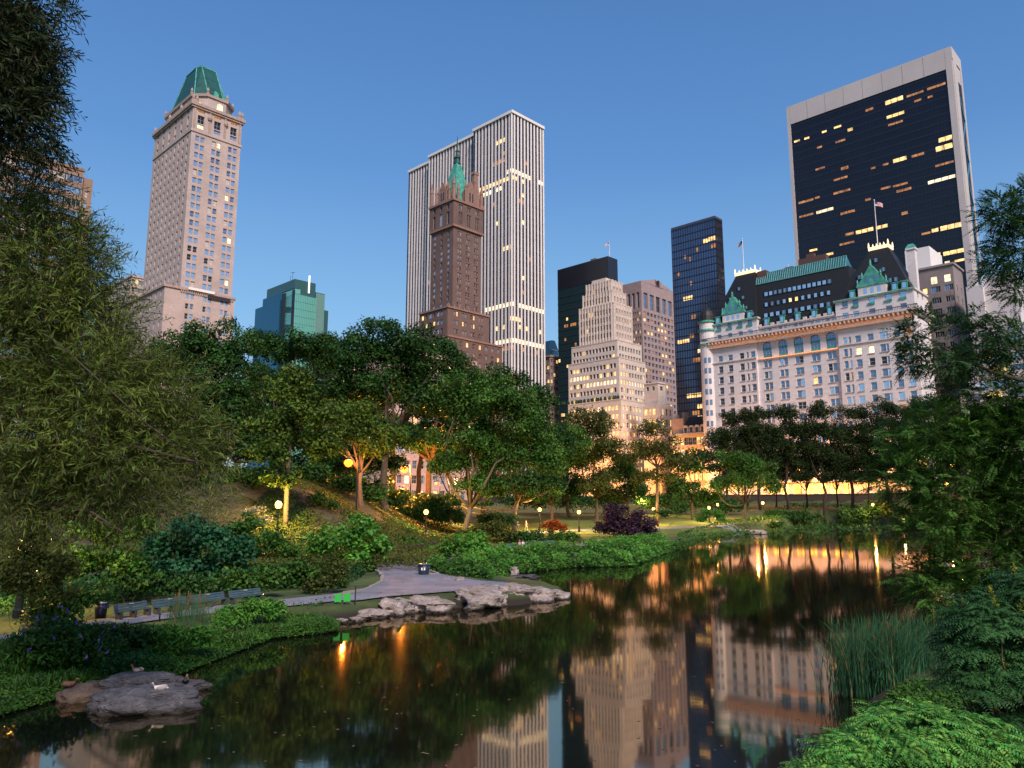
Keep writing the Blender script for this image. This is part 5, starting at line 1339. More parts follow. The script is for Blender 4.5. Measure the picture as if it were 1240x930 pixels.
# --- plane trees in a row before the hotel
GP = 'plane trees in a row along the park wall'
rowt = [(882, 172, 'plane tree at the left end of the row before the hotel', [(890,508,20,14),(878,530,22,20),(905,530,18,18)]),
        (921, 170, 'second plane tree of the row, left of the bare trunked pair', [(918,504,24,14),(910,525,22,20),(932,528,22,20),(920,552,22,10)]),
        (955, 168, 'plane tree of the row with a thick trunk above the wall glow', [(952,502,24,14),(945,522,24,18),(966,526,22,20),(955,552,24,12)]),
        (998, 166, 'plane tree of the row whose trunk comes down before the wall', [(992,500,26,15),(982,522,22,20),(1006,524,22,20),(995,550,26,14)]),
        (1031, 168, 'plane tree of the row, right of the tall trunk before the wall', [(1032,502,26,14),(1022,524,20,18),(1046,528,22,20),(1034,556,24,14)]),
        (1074, 166, 'plane tree at the right end of the row, under the hotel corner', [(1072,496,26,16),(1062,520,24,20),(1088,518,26,24),(1078,552,28,18),(1105,500,24,20)])]
for px, Y, lab, bl in rowt:
    bl = bl+[(px-12, 540, 22, 14), (px+14, 560, 22, 12), (px-6, 568, 30, 12, 3), (px+16, 578, 26, 9, 1), (px-20, 556, 22, 12, 4)]
    tree(lab, px, Y, bl, lf_plane, .44, .30, .40, .32, bark=m_bark_dark, group=GP, fork=9.5, limbs=14, sub=10)
tree('dark tree behind the feathery tree, below the grey apartment building', 1120, 150, [(1120,495,34,22),(1110,530,36,30),(1140,540,40,30),(1125,580,40,20)], lf_dark, .5, .34, .45, .3, group=GT, fork=5)
tree('dark tree far right beyond the feathery branches', 1190, 140, [(1180,520,50,30),(1200,560,50,34),(1230,520,40,40)], lf_dark, .5, .34, .4, .3, group=GT, fork=5)

for px, Y, lab, bl in [(940, 186, 'low tree behind the plane row, under the left arches of the hotel', [(935,540,22,16),(946,560,24,16),(936,578,20,9)]), (977, 184, 'low tree behind the plane row at the hotel middle', [(970,545,22,16),(984,562,24,16),(974,578,20,9)]),
                       (1014, 182, 'low tree behind the plane row right of the hotel middle', [(1010,545,22,16),(1020,562,24,16),(1008,578,20,9)]), (1052, 180, 'low tree behind the plane row near the hotel corner', [(1048,545,22,16),(1060,562,24,16),(1050,578,20,9)]), (895, 188, 'low tree behind the plane row left of the hotel turret', [(890,545,26,18),(902,562,26,16),(890,578,22,10)])]:
    tree(lab, px, Y, bl, lf_plane, .5, .34, .26, .2, bark=m_bark_dark, group=GP, fork=4, limbs=8)
# --- shrubs: (label, px, Y, blobs, leaf, leaf length, width, density)
GS = 'shrubs and bushes on the banks'
def shrub(label, px, Y, blobs, leaf, l=.2, w=.13, dens=.5, stems=6, tr=.010, sub=8, **kw):
    b_ = base_at(px, Y)
    return plant('shrub', label, 'shrub', b_, pxblobs(blobs, Y), l, w, dens, leaf, m_twig, tr, None, GS, sub, stems=stems, trunkname='stems', **kw)
shrub('big dark bluish green bush behind the benches', 235, 33, [(240,650,50,30),(205,665,40,30),(275,665,36,30),(235,690,66,24),(180,690,30,20)], lf_blue, .19, .13, .55)
shrub('bright layered viburnum left of the path bend', 425, 46, [(440,640,28,20),(410,655,34,24),(450,665,24,24),(425,680,38,16),(385,660,20,18)], lf_bright, .26, .17, .5)
shrub('dense green bush in the fork right of the path', 568, 56, [(560,660,30,20),(590,668,36,22),(540,675,24,18),(610,685,26,14),(570,690,44,12)], lf_bright, .24, .15, .55)
shrub('mid green thicket left of the lamp on the slope', 300, 47, [(295,640,26,20),(325,655,30,18),(290,665,30,20),(345,668,26,14)], lf_mid, .22, .15, .5)
shrub('yellow green loose bush between the benches and the apron', 385, 36, [(375,695,36,22),(345,700,36,24),(400,705,28,20),(355,725,40,16)], lf_mid, .19, .12, .48)
shrub('small tan twiggy tree with thin bare stems by the green boards', 398, 33.5, [(392,682,22,10),(405,700,24,14),(380,712,22,14),(412,690,14,10)], lf_olive, .15, .09, .35, stems=9)
shrub('low green bush under the viburnum at the path edge', 446, 44.5, [(446,690,16,12),(435,702,18,10)], lf_mid, .18, .12, .5)
shrub('leafy low bush left of the far lamp bench', 493, 62, [(490,658,22,10),(475,668,20,9),(510,662,16,8)], lf_mid, .22, .14, .5)
shrub('dark shrub row at the foot of the rock slope', 475, 72, [(465,650,22,8),(500,648,18,8),(485,655,22,7)], lf_dark, .24, .15, .5)
shrub('dark bush left of the seated couple', 640, 78, [(640,650,24,10),(622,655,14,8),(655,655,14,6)], lf_dark, .26, .16, .5)
shrub('clipped round green bush at the end of the far bench', 683, 82, [(676,650,16,11),(690,652,13,10)], lf_mid, .2, .13, .6)
shrub('orange red mounded bush under the park lamp', 672, 98, [(668,637,14,8),(680,640,10,6)], lf_red, .24, .15, .6)
shrub('yellowish bush under the yellow lit maple trunk', 590, 78, [(590,640,30,9),(570,648,22,9),(610,648,20,8)], lf_olive, .26, .16, .45)
shrub('small bushes right of the round one by the far path', 700, 84, [(697,656,10,6),(706,662,12,6)], lf_olive, .2, .13, .5)
shrub('dark purple leaved smoke bush leaning over the bank', 757, 92, [(745,625,24,16),(770,635,28,18),(735,640,20,14),(785,650,18,14),(760,655,26,14),(750,642,24,14),(772,648,24,14)], lf_purple, .3, .2, .5)
shrub('small bright bush on the far bank beside two lamps', 862, 112, [(862,622,16,8),(850,628,12,6),(875,628,10,6)], lf_bright, .28, .18, .5)
shrub('round bush at the far rocky point', 945, 128, [(943,635,12,6),(932,638,10,4)], lf_mid, .28, .18, .5)
shrub('long bank bush below the park wall, left half', 965, 142, [(945,625,24,10),(975,626,26,10),(960,630,34,7)], lf_dark, .34, .22, .45)
shrub('long bank bush below the park wall, right half', 1035, 142, [(1030,622,24,11),(1055,618,20,12),(1040,628,34,8)], lf_dark, .34, .22, .45)
shrub('lamp lit bush at the far right end of the pond', 1075, 140, [(1070,614,18,10),(1085,622,18,10)], lf_olive, .34, .22, .45)
shrub('bush hiding the foot of the airy tree', 810, 116, [(805,622,14,7),(822,618,14,9)], lf_dark, .3, .2, .45)
shrub('dark hedge below the orange street lamps on the ridge', 470, 100, [(440,590,36,16),(480,603,36,16),(520,612,36,16),(555,618,30,15),(400,572,34,16),(590,618,30,13)], lf_dark, .4, .26, .5)
shrub('dark thicket on the rock slope left of the slim tree', 285, 62, [(262,592,44,20),(312,580,40,18),(225,600,44,22),(180,600,40,22)], lf_dark, .26, .17, .5)
shrub('small bush growing in a cleft of the rock slope', 388, 62, [(385,605,16,9),(400,612,14,7)], lf_dark, .22, .14, .5)
shrub('dark undergrowth below the forked tree on the ridge', 430, 84, [(385,578,34,16),(420,588,32,14),(455,600,34,13),(350,570,30,16)], lf_dark, .32, .21, .5)
shrub('pale flowered bush beside the lamp on the slope', 312, 52, [(305,622,16,9),(318,630,14,8)], leafmat('leaf_pale_flowered', (.16,.17,.08), col2=(.32,.31,.2)), .16, .1, .4)
shrub('low bush filling the corner by the green boards', 402, 31.5, [(400,733,16,8),(412,738,10,6),(388,735,14,8)], lf_mid, .14, .09, .55)
shrub('fern like clump at the water below the flat slab', 130, 20.8, [(130,792,22,9),(160,792,20,9)], lf_mid, .13, .06, .5)
shrub('bright grassy clump between the reeds and the soft bush', 275, 24.6, [(270,752,16,12),(285,756,12,9)], lf_bright, .17, .04, .5)
shrub('dark bush on the left bank before the litter bin', 150, 21.6, [(150,768,26,12),(180,772,24,10)], lf_dark, .13, .07, .5)
shrub('dark bushes behind the lamp and the yellow lit trunk', 540, 98, [(500,622,30,20),(545,628,30,18),(600,630,34,14),(525,615,26,16)], lf_dark, .3, .2, .55)
shrub('dark hedge behind the lawn', 690, 152, [(640,606,40,10),(690,606,40,11),(735,608,36,11)], lf_dark, .42, .28, .5)
shrub('dark hedge left of the far hotel lamps', 830, 150, [(790,608,36,12),(840,610,36,11),(885,612,30,10)], lf_dark, .42, .28, .5)
shrub('rough green bush under the willow, left of the dark bush', 135, 30, [(120,640,40,24),(160,640,36,26),(130,675,44,22),(95,690,36,22),(160,690,30,20)], lf_mid, .18, .11, .5)
shrub('golden lamp lit shrub at the left edge', 42, 24, [(40,660,34,36),(70,690,30,30),(20,700,36,40),(60,720,36,18)], lf_olive, .13, .06, .42)
shrub('green shrub behind the litter bin', 90, 25, [(85,730,40,18),(50,745,46,18),(120,722,26,14)], lf_mid, .15, .09, .5)
shrub('dark low shrub behind the left bench', 165, 29.5, [(150,705,36,16),(190,706,36,14),(230,708,36,12)], lf_dark, .16, .1, .5)
shrub('dark low shrub behind the right bench', 300, 32, [(285,705,36,16),(325,702,26,14)], lf_mid, .17, .11, .5)
shrub('soft bright bush on the bank before the right bench', 305, 26.5, [(298,741,30,18),(330,738,24,17),(275,745,22,15)], lf_bright, .13, .055, .55)
shrub('low green bush at the water left of the green boards', 380, 29.5, [(375,740,26,10),(400,742,16,8),(350,746,20,9)], lf_mid, .14, .09, .5)
shrub('bright leafy clump hanging over the water below the reeds', 215, 21.3, [(215,775,26,20),(242,773,20,18),(200,788,20,12)], lf_bright, .17, .06, .55)
shrub('arching grassy clump beside the leafy one at the water', 258, 23, [(256,772,16,13),(246,780,12,10)], lf_bright, .2, .035, .55)
shrub('butterfly bush with lilac flower spikes on the left bank', 65, 19.2, [(60,770,46,24),(95,775,36,22),(30,790,36,26),(80,795,44,20),(120,785,34,18)], lf_mid, .12, .06, .5)
bb = bpy.data.objects.get('shrub.028') or [o for o in COL.objects if o.get('label', '').startswith('butterfly bush')][0]
bb = [o for o in COL.objects if o.get('label', '').startswith('butterfly bush')][0]
R = np.random.default_rng(5)
for i in range(22):
    px, py = R.uniform(15, 145), R.uniform(735, 800); p = np.array(at(px, py, R.uniform(17.8, 19.6)))-np.array(bb.location)
    d = unit(np.array([R.normal()*.6, R.normal()*.4-.3, .5]))
    n = 22; t = R.random(n)
    C = p+d*(t[:, None]*.13)+R.normal(size=(n, 3))*.02*(1-t[:, None]); 
    link('flower_spike', leaf_mesh('flower_spike', C, R.normal(size=(n, 3)), R.normal(size=(n, 3)), .04, .03, lf_lilac), bb)

# --- ground cover masses
def inpoly(x, y, P): return sdist(x, y, np.array(P)) < 0
def cover(name, label, polypx, n, hgt, l, w, leaf, z=.45, seed=1, upright=.4, lump=.9, thresh=None):
    P = [tuple(gnd(px, py, z)[:2]) for px, py in polypx]
    R = np.random.default_rng(seed); A = np.array(P); lo, hi = A.min(0), A.max(0)
    X = R.uniform(lo[0], hi[0], n*3); Y = R.uniform(lo[1], hi[1], n*3); k = inpoly(X, Y, P); X, Y = X[k][:n], Y[k][:n]
    if thresh is not None:
        k = noise2(X, Y, lump, seed) > thresh; X, Y = X[k], Y[k]
    d = np.abs(sdist(X, Y, np.array(P)))
    H = hgt*(.35+.65*np.clip(noise2(X, Y, lump, seed)*.5+.5, 0, 1))*np.clip(d/.5+.25, 0, 1)
    Z = np.maximum(height(X, Y), .02)+H*R.random(len(X))**.5
    C = np.stack([X, Y, Z], 1); Nn = unit(np.array([0, -.25, 1])+R.normal(size=C.shape)*.5); D = unit(np.cross(Nn, R.normal(size=C.shape)))+np.array([0, 0, upright])*R.random((len(X), 1))
    L = l*R.uniform(.6, 1.3, len(X))
    o = link(name, leaf_mesh(name, C, D, Nn, L, L*w/l, leaf)); tag(o, label, 'plants', kind='stuff'); return o
cover('ground_cover', 'leafy ground cover along the left bank', [(-60,870),(0,842),(73,822),(150,800),(218,796),(262,780),(330,757),(410,749),(412,738),(330,742),(240,765),(150,770),(60,772),(-60,800)], 80000, .42, .085, .045, lf_mid, seed=3, lump=1.5)
cover('ground_cover', 'brighter grassy patches on the left bank', [(-60,870),(0,842),(73,822),(150,800),(218,796),(262,780),(330,757),(410,749),(412,738),(330,742),(240,765),(150,770),(60,772),(-60,800)], 26000, .5, .20, .03, lf_mid, seed=13, lump=2.2, upright=2.2, thresh=.25)
cover('ground_cover', 'green undergrowth behind the path and benches', [(-80,760),(100,735),(260,722),(400,712),(430,705),(450,690),(470,676),(560,668),(560,655),(440,655),(330,668),(200,690),(60,710),(-80,720)], 80000, .6, .16, .10, lf_dark, seed=4, lump=1.1)
cover('ground_cover', 'bright green planting along the middle bank', [(512,694),(545,697),(596,703),(600,695),(629,687),(658,683),(688,680),(768,678),(800,666),(825,659),(800,655),(740,660),(690,668),(640,668),(590,680),(530,688)], 42000, .6, .22, .13, lf_mid, seed=5, lump=.9)
cover('ground_cover', 'taller bright clumps in the middle bank planting', [(512,694),(545,697),(596,703),(600,695),(629,687),(658,683),(688,680),(768,678),(800,666),(825,659),(800,655),(740,660),(690,668),(640,668),(590,680),(530,688)], 36000, 1.15, .22, .12, lf_bright, seed=15, lump=1.6, thresh=.15)
cover('ground_cover', 'green plants on the far left bank', [(822,659),(850,649),(903,645),(944,642),(991,635.5),(1040,636),(1040,632),(960,636),(880,640),(820,648)], 16000, .7, .32, .2, lf_mid, seed=6, lump=.3)
cover('ground_cover', 'undergrowth on the slope below the wall', [(950,640),(1066,637),(1075,622),(1000,622),(940,630)], 9000, 1.0, .42, .26, lf_dark, seed=7, lump=.2, z=1.0)
cover('ground_cover', 'low green plants on the right shore under the reeds', [(1010,860),(1060,845),(1130,842),(1200,850),(1240,880),(1240,960),(960,960),(960,930)], 30000, .5, .09, .045, lf_mid, seed=9, lump=1.2)
cover('ground_cover', 'rough plants at the foot of the rock slope', [(440,662),(560,655),(640,660),(640,648),(560,645),(500,648),(420,650)], 22000, .5, .26, .16, lf_olive, seed=8, lump=.4)

def bank_grass(label, pts, n, h, leaf, seed):
    R = np.random.default_rng(seed); pts = np.array([p[:2] for p in pts]); seg = np.linalg.norm(np.diff(pts, axis=0), axis=1); cs = np.append(0, np.cumsum(seg))
    t = R.uniform(0, cs[-1], n); t = t[noise2(t, t*0, 2.4, seed) > -.35]; n = len(t)
    X = np.interp(t, cs, pts[:, 0]); Y = np.interp(t, cs, pts[:, 1]); i = np.clip(np.searchsorted(cs, t)-1, 0, len(pts)-2)
    d = (pts[i+1]-pts[i])/seg[i][:, None]; nn = np.stack([d[:, 1], -d[:, 0]], 1)      # towards the water
    off = R.normal(.22, .16, n); P = np.stack([X-nn[:, 0]*off, Y-nn[:, 1]*off, np.full(n, .12)], 1)
    hh = h*R.uniform(.5, 1.2, n)*(.6+.5*np.clip(noise2(t, t*0+3, 3.1, seed+1), -1, 1)); a = R.normal(0, .8, n)
    dr = np.stack([nn[:, 0]*np.cos(a)-nn[:, 1]*np.sin(a), nn[:, 0]*np.sin(a)+nn[:, 1]*np.cos(a)], 1)*R.uniform(.1, .8, n)[:, None]
    Cs, Ds, Ls, Ws = [], [], [], []; pr = P
    for k in range(4):
        u = (k+1)/4; q = P+np.concatenate([dr*(hh*u**1.7)[:, None], (hh*(u-.45*u**2.4*np.hypot(dr[:, 0], dr[:, 1])/.5))[:, None]], 1)
        Cs.append((pr+q)/2); Ds.append(q-pr); Ls.append(np.linalg.norm(q-pr, axis=1)*1.1); Ws.append(np.full(n, .022*(1.15-.8*u))); pr = q
    C = np.vstack(Cs); tag(link('bank_grass', leaf_mesh('bank_grass', C, np.vstack(Ds), R.normal(size=C.shape), np.concatenate(Ls), np.concatenate(Ws), leaf, fold=0)), label, 'grass', kind='stuff')
bank_grass('long grass hanging over the left waterline', [gnd(x, y, 0) for x, y in SHORE_PX[:13]], 5200, .5, lf_mid, 61)
bank_grass('long grass hanging over the middle waterline', [gnd(x, y, 0) for x, y in SHORE_PX[24:34]], 5200, .7, lf_bright, 62)
bank_grass('long grass along the far waterline', [gnd(x, y, 0) for x, y in SHORE_PX[33:]], 3000, .9, lf_mid, 63)
# --- schist slope and rocks
def outcrop():
    xs = np.linspace(-46, -4, 110); ys = np.linspace(42, 96, 120)
    X, Y = np.meshgrid(xs, ys)
    Z = height(X, Y)
    n1 = noise2(X*1.0, Y*.6+X*.5, .7, 11)*.55+noise2(X, Y, 2.2, 12)*.16+noise2(X, Y, 5, 13)*.05
    edge = np.minimum(np.minimum(sm(-46, -42, X), sm(-4, -8, X)), np.minimum(sm(46, 53, Y+.0*X), sm(95, 84, Y)))
    steep = sm(.5, 2.4, Z)
    Z = Z-.5+(.85+n1*.8)*edge*steep
    V = np.stack([X, Y, Z], -1).reshape(-1, 3); nx = len(xs)
    i = np.arange(nx-1)[None, :]+nx*np.arange(len(ys)-1)[:, None]
    Fc = np.stack([i, i+1, i+nx+1, i+nx], -1).reshape(-1, 4)
    return np_mesh('rock_slope', V, Fc, m_hill)
tag(link('rock_slope', outcrop()), 'long mossy bare rock slope rising left behind the bushes', 'rock')

R = np.random.default_rng(91); n = 110000
X = R.uniform(-44, -5, n); Y = R.uniform(44, 84, n); k = (noise2(X, Y, .35, 31)+.35*noise2(X, Y, 1.6, 32) > -.25) & (sdist(X, Y, POND) > .5); X, Y = X[k], Y[k]
Z = height(X, Y)+.30+.35*R.random(len(X)); C = np.stack([X, Y, Z], 1); Nn = unit(np.array([0, -.4, 1])+R.normal(size=C.shape)*.5)
tag(link('slope_weeds', leaf_mesh('slope_weeds', C, unit(np.cross(Nn, R.normal(size=C.shape)))+np.array([0, 0, .6]), Nn, .24*R.uniform(.6, 1.3, len(X)), .08, lf_olive)), 'moss and weeds growing over the rock slope', 'weeds', kind='stuff')

def rock(label, c, size, seed, rz=0, m=None, sub=4, group='rocks along the water', rough=.5, name='boulder', flat=.35):
    bm = bmesh.new(); bmesh.ops.create_icosphere(bm, subdivisions=sub, radius=1)
    o = Vector((seed*13.1, seed*7.7, seed*3.3))
    for v in bm.verts:
        p = v.co.copy()
        p.x = math.copysign(abs(p.x)**.8, p.x); p.y = math.copysign(abs(p.y)**.8, p.y)
        d = mnoise.fractal(p*1.1+o, 1.0, 2.0, 4)*rough
        # ledges: bedding planes tilted through the stone
        q = p.z*2.6+p.x*.9+mnoise.noise(p*1.2+o)*.5; d += (q-math.floor(q)-.5)*.14*rough*2
        d += mnoise.noise(p*5+o)*.09*rough*2+mnoise.noise(p*11+o)*.045*rough*2
        p = p*(1+d)
        if p.z > flat: p.z = flat+(p.z-flat)*.35
        v.co = Vector((p.x*size[0], p.y*size[1], p.z*size[2]))
    me = bpy.data.meshes.new(name); bm.to_mesh(me); bm.free(); me.materials.append(m or m_rock)
    me.polygons.foreach_set('use_smooth', [True]*len(me.polygons))
    ob = link(name, me, None, c, rz); return tag(ob, label, 'rock', group)
def rpx(label, x0, x1, ytop, ybot, seed, dep=None, rz=0, z=0, **kw):
    """a stone seen from x0 to x1 with its waterline at ybot"""
    p = gnd((x0+x1)/2, ybot, z); s = p.y/F; rx = (x1-x0)/2*s*.86; h = (ybot-ytop)*s
    ry = dep if dep else rx*.6
    fl = kw.get('flat', .35); hh = max(.08, h*(.74 if z == 0 else .5))/(fl+(1-fl)*.35)
    return rock(label, (p.x, p.y+ry*.8, z-.05), (rx, ry, hh), seed, rz, **kw)
rpx('large pale grey flat rock in the pond, lower left, with a duck on top', 84, 232, 836, 865, 1, .8, .12, sub=5, flat=.75, rough=.4)
rpx('long low dark rock behind the large one in the pond', 96, 238, 814, 843, 2, .5, .05, sub=5, flat=.8, rough=.4)
rpx('small brown rock at the left of the pond rocks', 54, 112, 829, 850, 3, .5, .1, m=mat('brown_schist', (.09,.065,.05), .85, var=.4, vscale=2, bump=.9, bscale=8))
rpx('flat bluish slab at the left bank below the flowers', 122, 156, 794, 805, 4, .35)
rpx('pointed pale tip rock at the end of the rocky spit', 640, 692, 711, 726, 5, 1.0, -.1, m=m_rock_pale, sub=4)
rpx('big rounded ledge rock in the middle of the rocky spit', 545, 622, 709, 736, 6, 2.0, -.1, m=m_rock_pale, sub=5, flat=.4)
rpx('ridged pale rock between the ledge and the tip of the spit', 590, 668, 706, 730, 7, 1.6, .1, m=m_rock_pale, sub=5)
rpx('brown topped rock at the back of the spit', 595, 642, 704, 716, 8, .9, 0, m=m_rock_pale)
rpx('long pale edging boulder left of the ledge rock', 488, 548, 721, 742, 9, 1.3, .15, m=m_rock_pale, sub=5)
rpx('square pale boulder at the near end of the apron', 452, 494, 724, 745, 10, 1.2, .1, m=m_rock_pale)
rpx('long broken ledge stone under the apron edge, left part', 466, 520, 716, 728, 60, .9, .1, m=m_rock_pale, z=.2)
rpx('broken ledge stone under the apron edge, middle part', 505, 560, 715, 727, 61, .9, .05, m=m_rock_pale, z=.2, sub=5)
rpx('wedge shaped rock rising from the spit behind the ledge', 600, 650, 700, 722, 62, 1.5, .2, m=m_rock_pale, z=.1, sub=5)
rpx('flat tongue of rock filling the middle of the spit', 570, 660, 712, 726, 63, 2.0, 0, m=m_rock_pale, sub=5, flat=.3)
rpx('low rock between the square boulder and the slab', 440, 476, 731, 744, 64, .8, .1, m=m_rock_pale)
rpx('cracked low slab in the gap of the spit, front', 548, 588, 723, 733, 70, .9, .1, m=m_rock_pale)
rpx('low stone wedged at the front of the spit', 596, 640, 719, 731, 71, .9, -.1, m=m_rock_pale)
rpx('pale stone closing the back of the spit gap', 610, 660, 708, 719, 72, 1.0, 0, m=m_rock_pale, z=.05)
rpx('broad flat stone inside the spit behind the tip', 628, 672, 708, 722, 76, 1.4, .05, m=m_rock_pale, flat=.25)
rpx('low stone between the square boulder and the long one', 478, 506, 731, 743, 73, .9, .2, m=m_rock_pale)
rpx('small wet stone before the ledge rock', 536, 556, 729, 737, 74, .5, 0, m=m_rock)
rpx('flat stone set in the grass beside the green boards', 430, 462, 722, 733, 75, .8, .1, m=m_rock_pale, z=.25, flat=.2)
rpx('flat stone slab stepping into the water below the apron', 418, 468, 738, 750, 11, .7, .2, m=m_rock_pale, flat=.2)
rpx('upper flat slab at the apron corner', 412, 446, 728, 738, 12, .6, .1, m=m_rock_pale, flat=.2, z=.12)
rpx('small round stone at the water left of the slabs', 405, 420, 747, 755, 13, .25, m=m_rock_pale)
rpx('small round stone beside the slab at the water', 419, 437, 745, 754, 14, .3, m=m_rock_pale)
rpx('dark upright stone at the apron corner', 438, 458, 724, 737, 15, .4, m=m_rock)
rpx('rounded pale boulder under the dense bush', 545, 562, 694, 705, 16, .5, m=m_rock_pale, z=.45)
rpx('low boulder left of the rounded one under the bush', 530, 546, 696, 704, 17, .5, m=m_rock_pale, z=.45)
rpx('small boulder by the blue litter bin', 515, 529, 690, 698, 18, .4, m=m_rock_pale, z=.45)
rpx('flat grey stone right of the rounded boulder', 560, 580, 699, 707, 19, .5, m=m_rock, z=.4)
rpx('flat dark slab lying in the cove behind the spit', 616, 656, 695, 701, 20, .8, m=m_rock)
rpx('white stone in the planting above the cove', 617, 628, 682, 692, 21, .4, m=m_rock_pale, z=.35)
for i, (x0, x1, lab) in enumerate([(273,287,'small grey stone at the left bank under the soft bush'),(287,305,'grey stone beside another at the foot of the soft bush'),(330,346,'lone grey stone at the bank right of the soft bush'),(378,392,'low stone at the bank under the low green bush')]):
    rpx(lab, x0, x1, 760-i*2.5-4, 766-i*3.2, 30+i, .22)
for i, (x0, x1, lab) in enumerate([(650,660,'dark stone at the cove edge, first of three'),(663,672,'brown stone in the middle of three at the cove edge'),(674,682,'grey stone at the right of three at the cove edge')]):
    rpx(lab, x0, x1, 677, 684-i, 40+i, .3)
rpx('grey rocks at the far point under the round tree', 903, 935, 640, 647, 50, 1.5, m=m_rock_pale)
rpx('low stone landing below the park wall', 1000, 1022, 629, 636, 51, 1.6, m=m_rock, flat=.2)

# --- ducks
def duck(label, px, py, z, rz, cols, s=1.0, Y=None):
    p = gnd(px, py, z)
    body = []
    prof = [(-.26,.02,.10),(-.20,.05,.10),(-.10,.10,.10),(.02,.125,.10),(.12,.11,.105),(.18,.075,.13),(.205,.055,.18),(.215,.05,.23),(.235,.055,.265),(.27,.045,.275),(.30,.022,.265),(.345,.02,.258),(.36,.008,.257)]
    mb = MB(); n = 10; vs = []; fs = []
    for k, (x, r, z_) in enumerate(prof):
        for i in range(n):
            t = 2*math.pi*i/n; rr = r*(1.0 if k < 10 else (1.0))
            vs.append((x*s, rr*math.cos(t)*s, (z_+rr*math.sin(t)*(.85 if k < 10 else .45))*s))
    for k in range(len(prof)-1):
        for i in range(n): fs.append((k*n+i, k*n+(i+1) % n, (k+1)*n+(i+1) % n, (k+1)*n+i))
    fs += [tuple(range(n-1, -1, -1)), tuple((len(prof)-1)*n+i for i in range(n))]
    mb.add(vs, fs); mm = []
    for k in range(len(prof)-1):
        c = 0 if k < 5 else (1 if k < 9 else 2)
        mm += [c]*n
    mb.m = mm+[0, 2]
    root = tag(empty('duck', (p.x, p.y, z), rz), label, 'duck', 'ducks resting at the pond rocks')
    mb.build('body', [cols[0], cols[1], mat('bill', (.3,.2,.04), .5)], root, smooth=True)
    for sd in (-1, 1):
        w = MB(); w.lathe(ball(1), n=8); o = w.build('wing', cols[2], root, (-.05*s, sd*.11*s, .13*s), smooth=True); o.scale = (.17*s, .03*s, .07*s); o.rotation_euler = (0, .1, 0)
db = mat('duck_brown', (.13,.07,.045), .8, var=.4, vscale=20); dg = mat('duck_grey', (.30,.27,.26), .8, var=.3, vscale=20); dk = mat('duck_dark', (.03,.03,.03), .7); dr = mat('duck_chestnut', (.16,.05,.03), .8); dw = mat('duck_white', (.55,.52,.52), .8)
duck('brown duck standing on the long low rock', 166, 815, .36, 2.9, (db, dr, dg), .6)
duck('reddish brown duck at the left rock end', 83, 832, .24, .4, (dr, db, db), .6)
duck('pale grey duck on the large flat rock', 194, 837, .30, 3.4, (dw, dg, dg), .62)
duck('small dark duck at the tip of the long rock', 225, 826, .22, 1.8, (dk, db, db), .5)

# --- reeds
def reeds(label, pts, n, h, l_w, leaf, seed, spread, heads=0, lean=.35, name='reeds'):
    R = np.random.default_rng(seed); pts = np.array(pts); c = pts.mean(0); base = np.array([c[0], c[1], 0])
    root = tag(empty(name, tuple(base)), label, 'reeds', 'reed beds at the water edge')
    Cs, Ds, Ns, Ls, Ws = [], [], [], [], []
    for i in range(n):
        q = pts[int(R.integers(len(pts)))]+R.normal(size=2)*spread
        p = np.array([q[0], q[1], max(-.1, 0)])-base
        hh = h*R.uniform(.6, 1.08); a = R.uniform(0, 6.28); ln = lean*R.random()**2
        k = 5; pr = p
        for j in range(k):
            t0 = (j+1)/k
            nx = p+np.array([math.cos(a)*ln*hh*t0**2.2, math.sin(a)*ln*hh*t0**2.2, hh*t0*(1-.25*ln*t0)])
            d = nx-pr; Cs.append((nx+pr)/2); Ds.append(d); Ls.append(np.linalg.norm(d)*1.12); Ws.append(l_w*(1.1-.75*t0)); Ns.append(np.array([math.cos(a+1.2), math.sin(a+1.2), .2])); pr = nx
    mi = np.repeat((R.random(n) < .07).astype(int), 5)
    link('blades', leaf_mesh('blades', np.array(Cs), np.array(Ds), np.array(Ns), np.array(Ls), np.array(Ws), [leaf, lf_reed2], mi, fold=0), root)
    for i in range(heads):
        q = pts[int(R.integers(len(pts)))]+R.normal(size=2)*spread*.8; p = Vector((q[0], q[1], 0))-Vector(base); t = R.normal(size=2)*.08; hh = h*R.uniform(.88, 1.05)
        mb = MB(); mb.tube([p, p+Vector((t[0], t[1], hh))], [.008, .006], 5); e = p+Vector((t[0], t[1], hh)); mb.tube([e-Vector((0, 0, .16)), e-Vector((0, 0, .15)), e, e+Vector((0, 0, .01))], [.008, .018, .018, .006], 7)
        mb.build('cattail', mat('cattail_brown', (.14,.07,.03), .9), root)
rp = [gnd(x, y, .1)[:2] for x, y in ((208,770),(220,768),(235,766),(246,768),(228,772),(215,764),(240,760))]
reeds('tall cattail clump in front of the benches', rp, 480, 1.38, .022, lf_reed, 21, .16, 14)
rp = [gnd(x, y, 0)[:2] for x, y in ((1030,842),(1045,836),(1060,836),(1075,840),(1090,832),(1105,838),(1120,830),(1140,835),(1085,845))]
reeds('large dark green reed bed on the right shore', rp, 1900, 1.70, .028, lf_reed, 22, .26, 3, lean=.62)

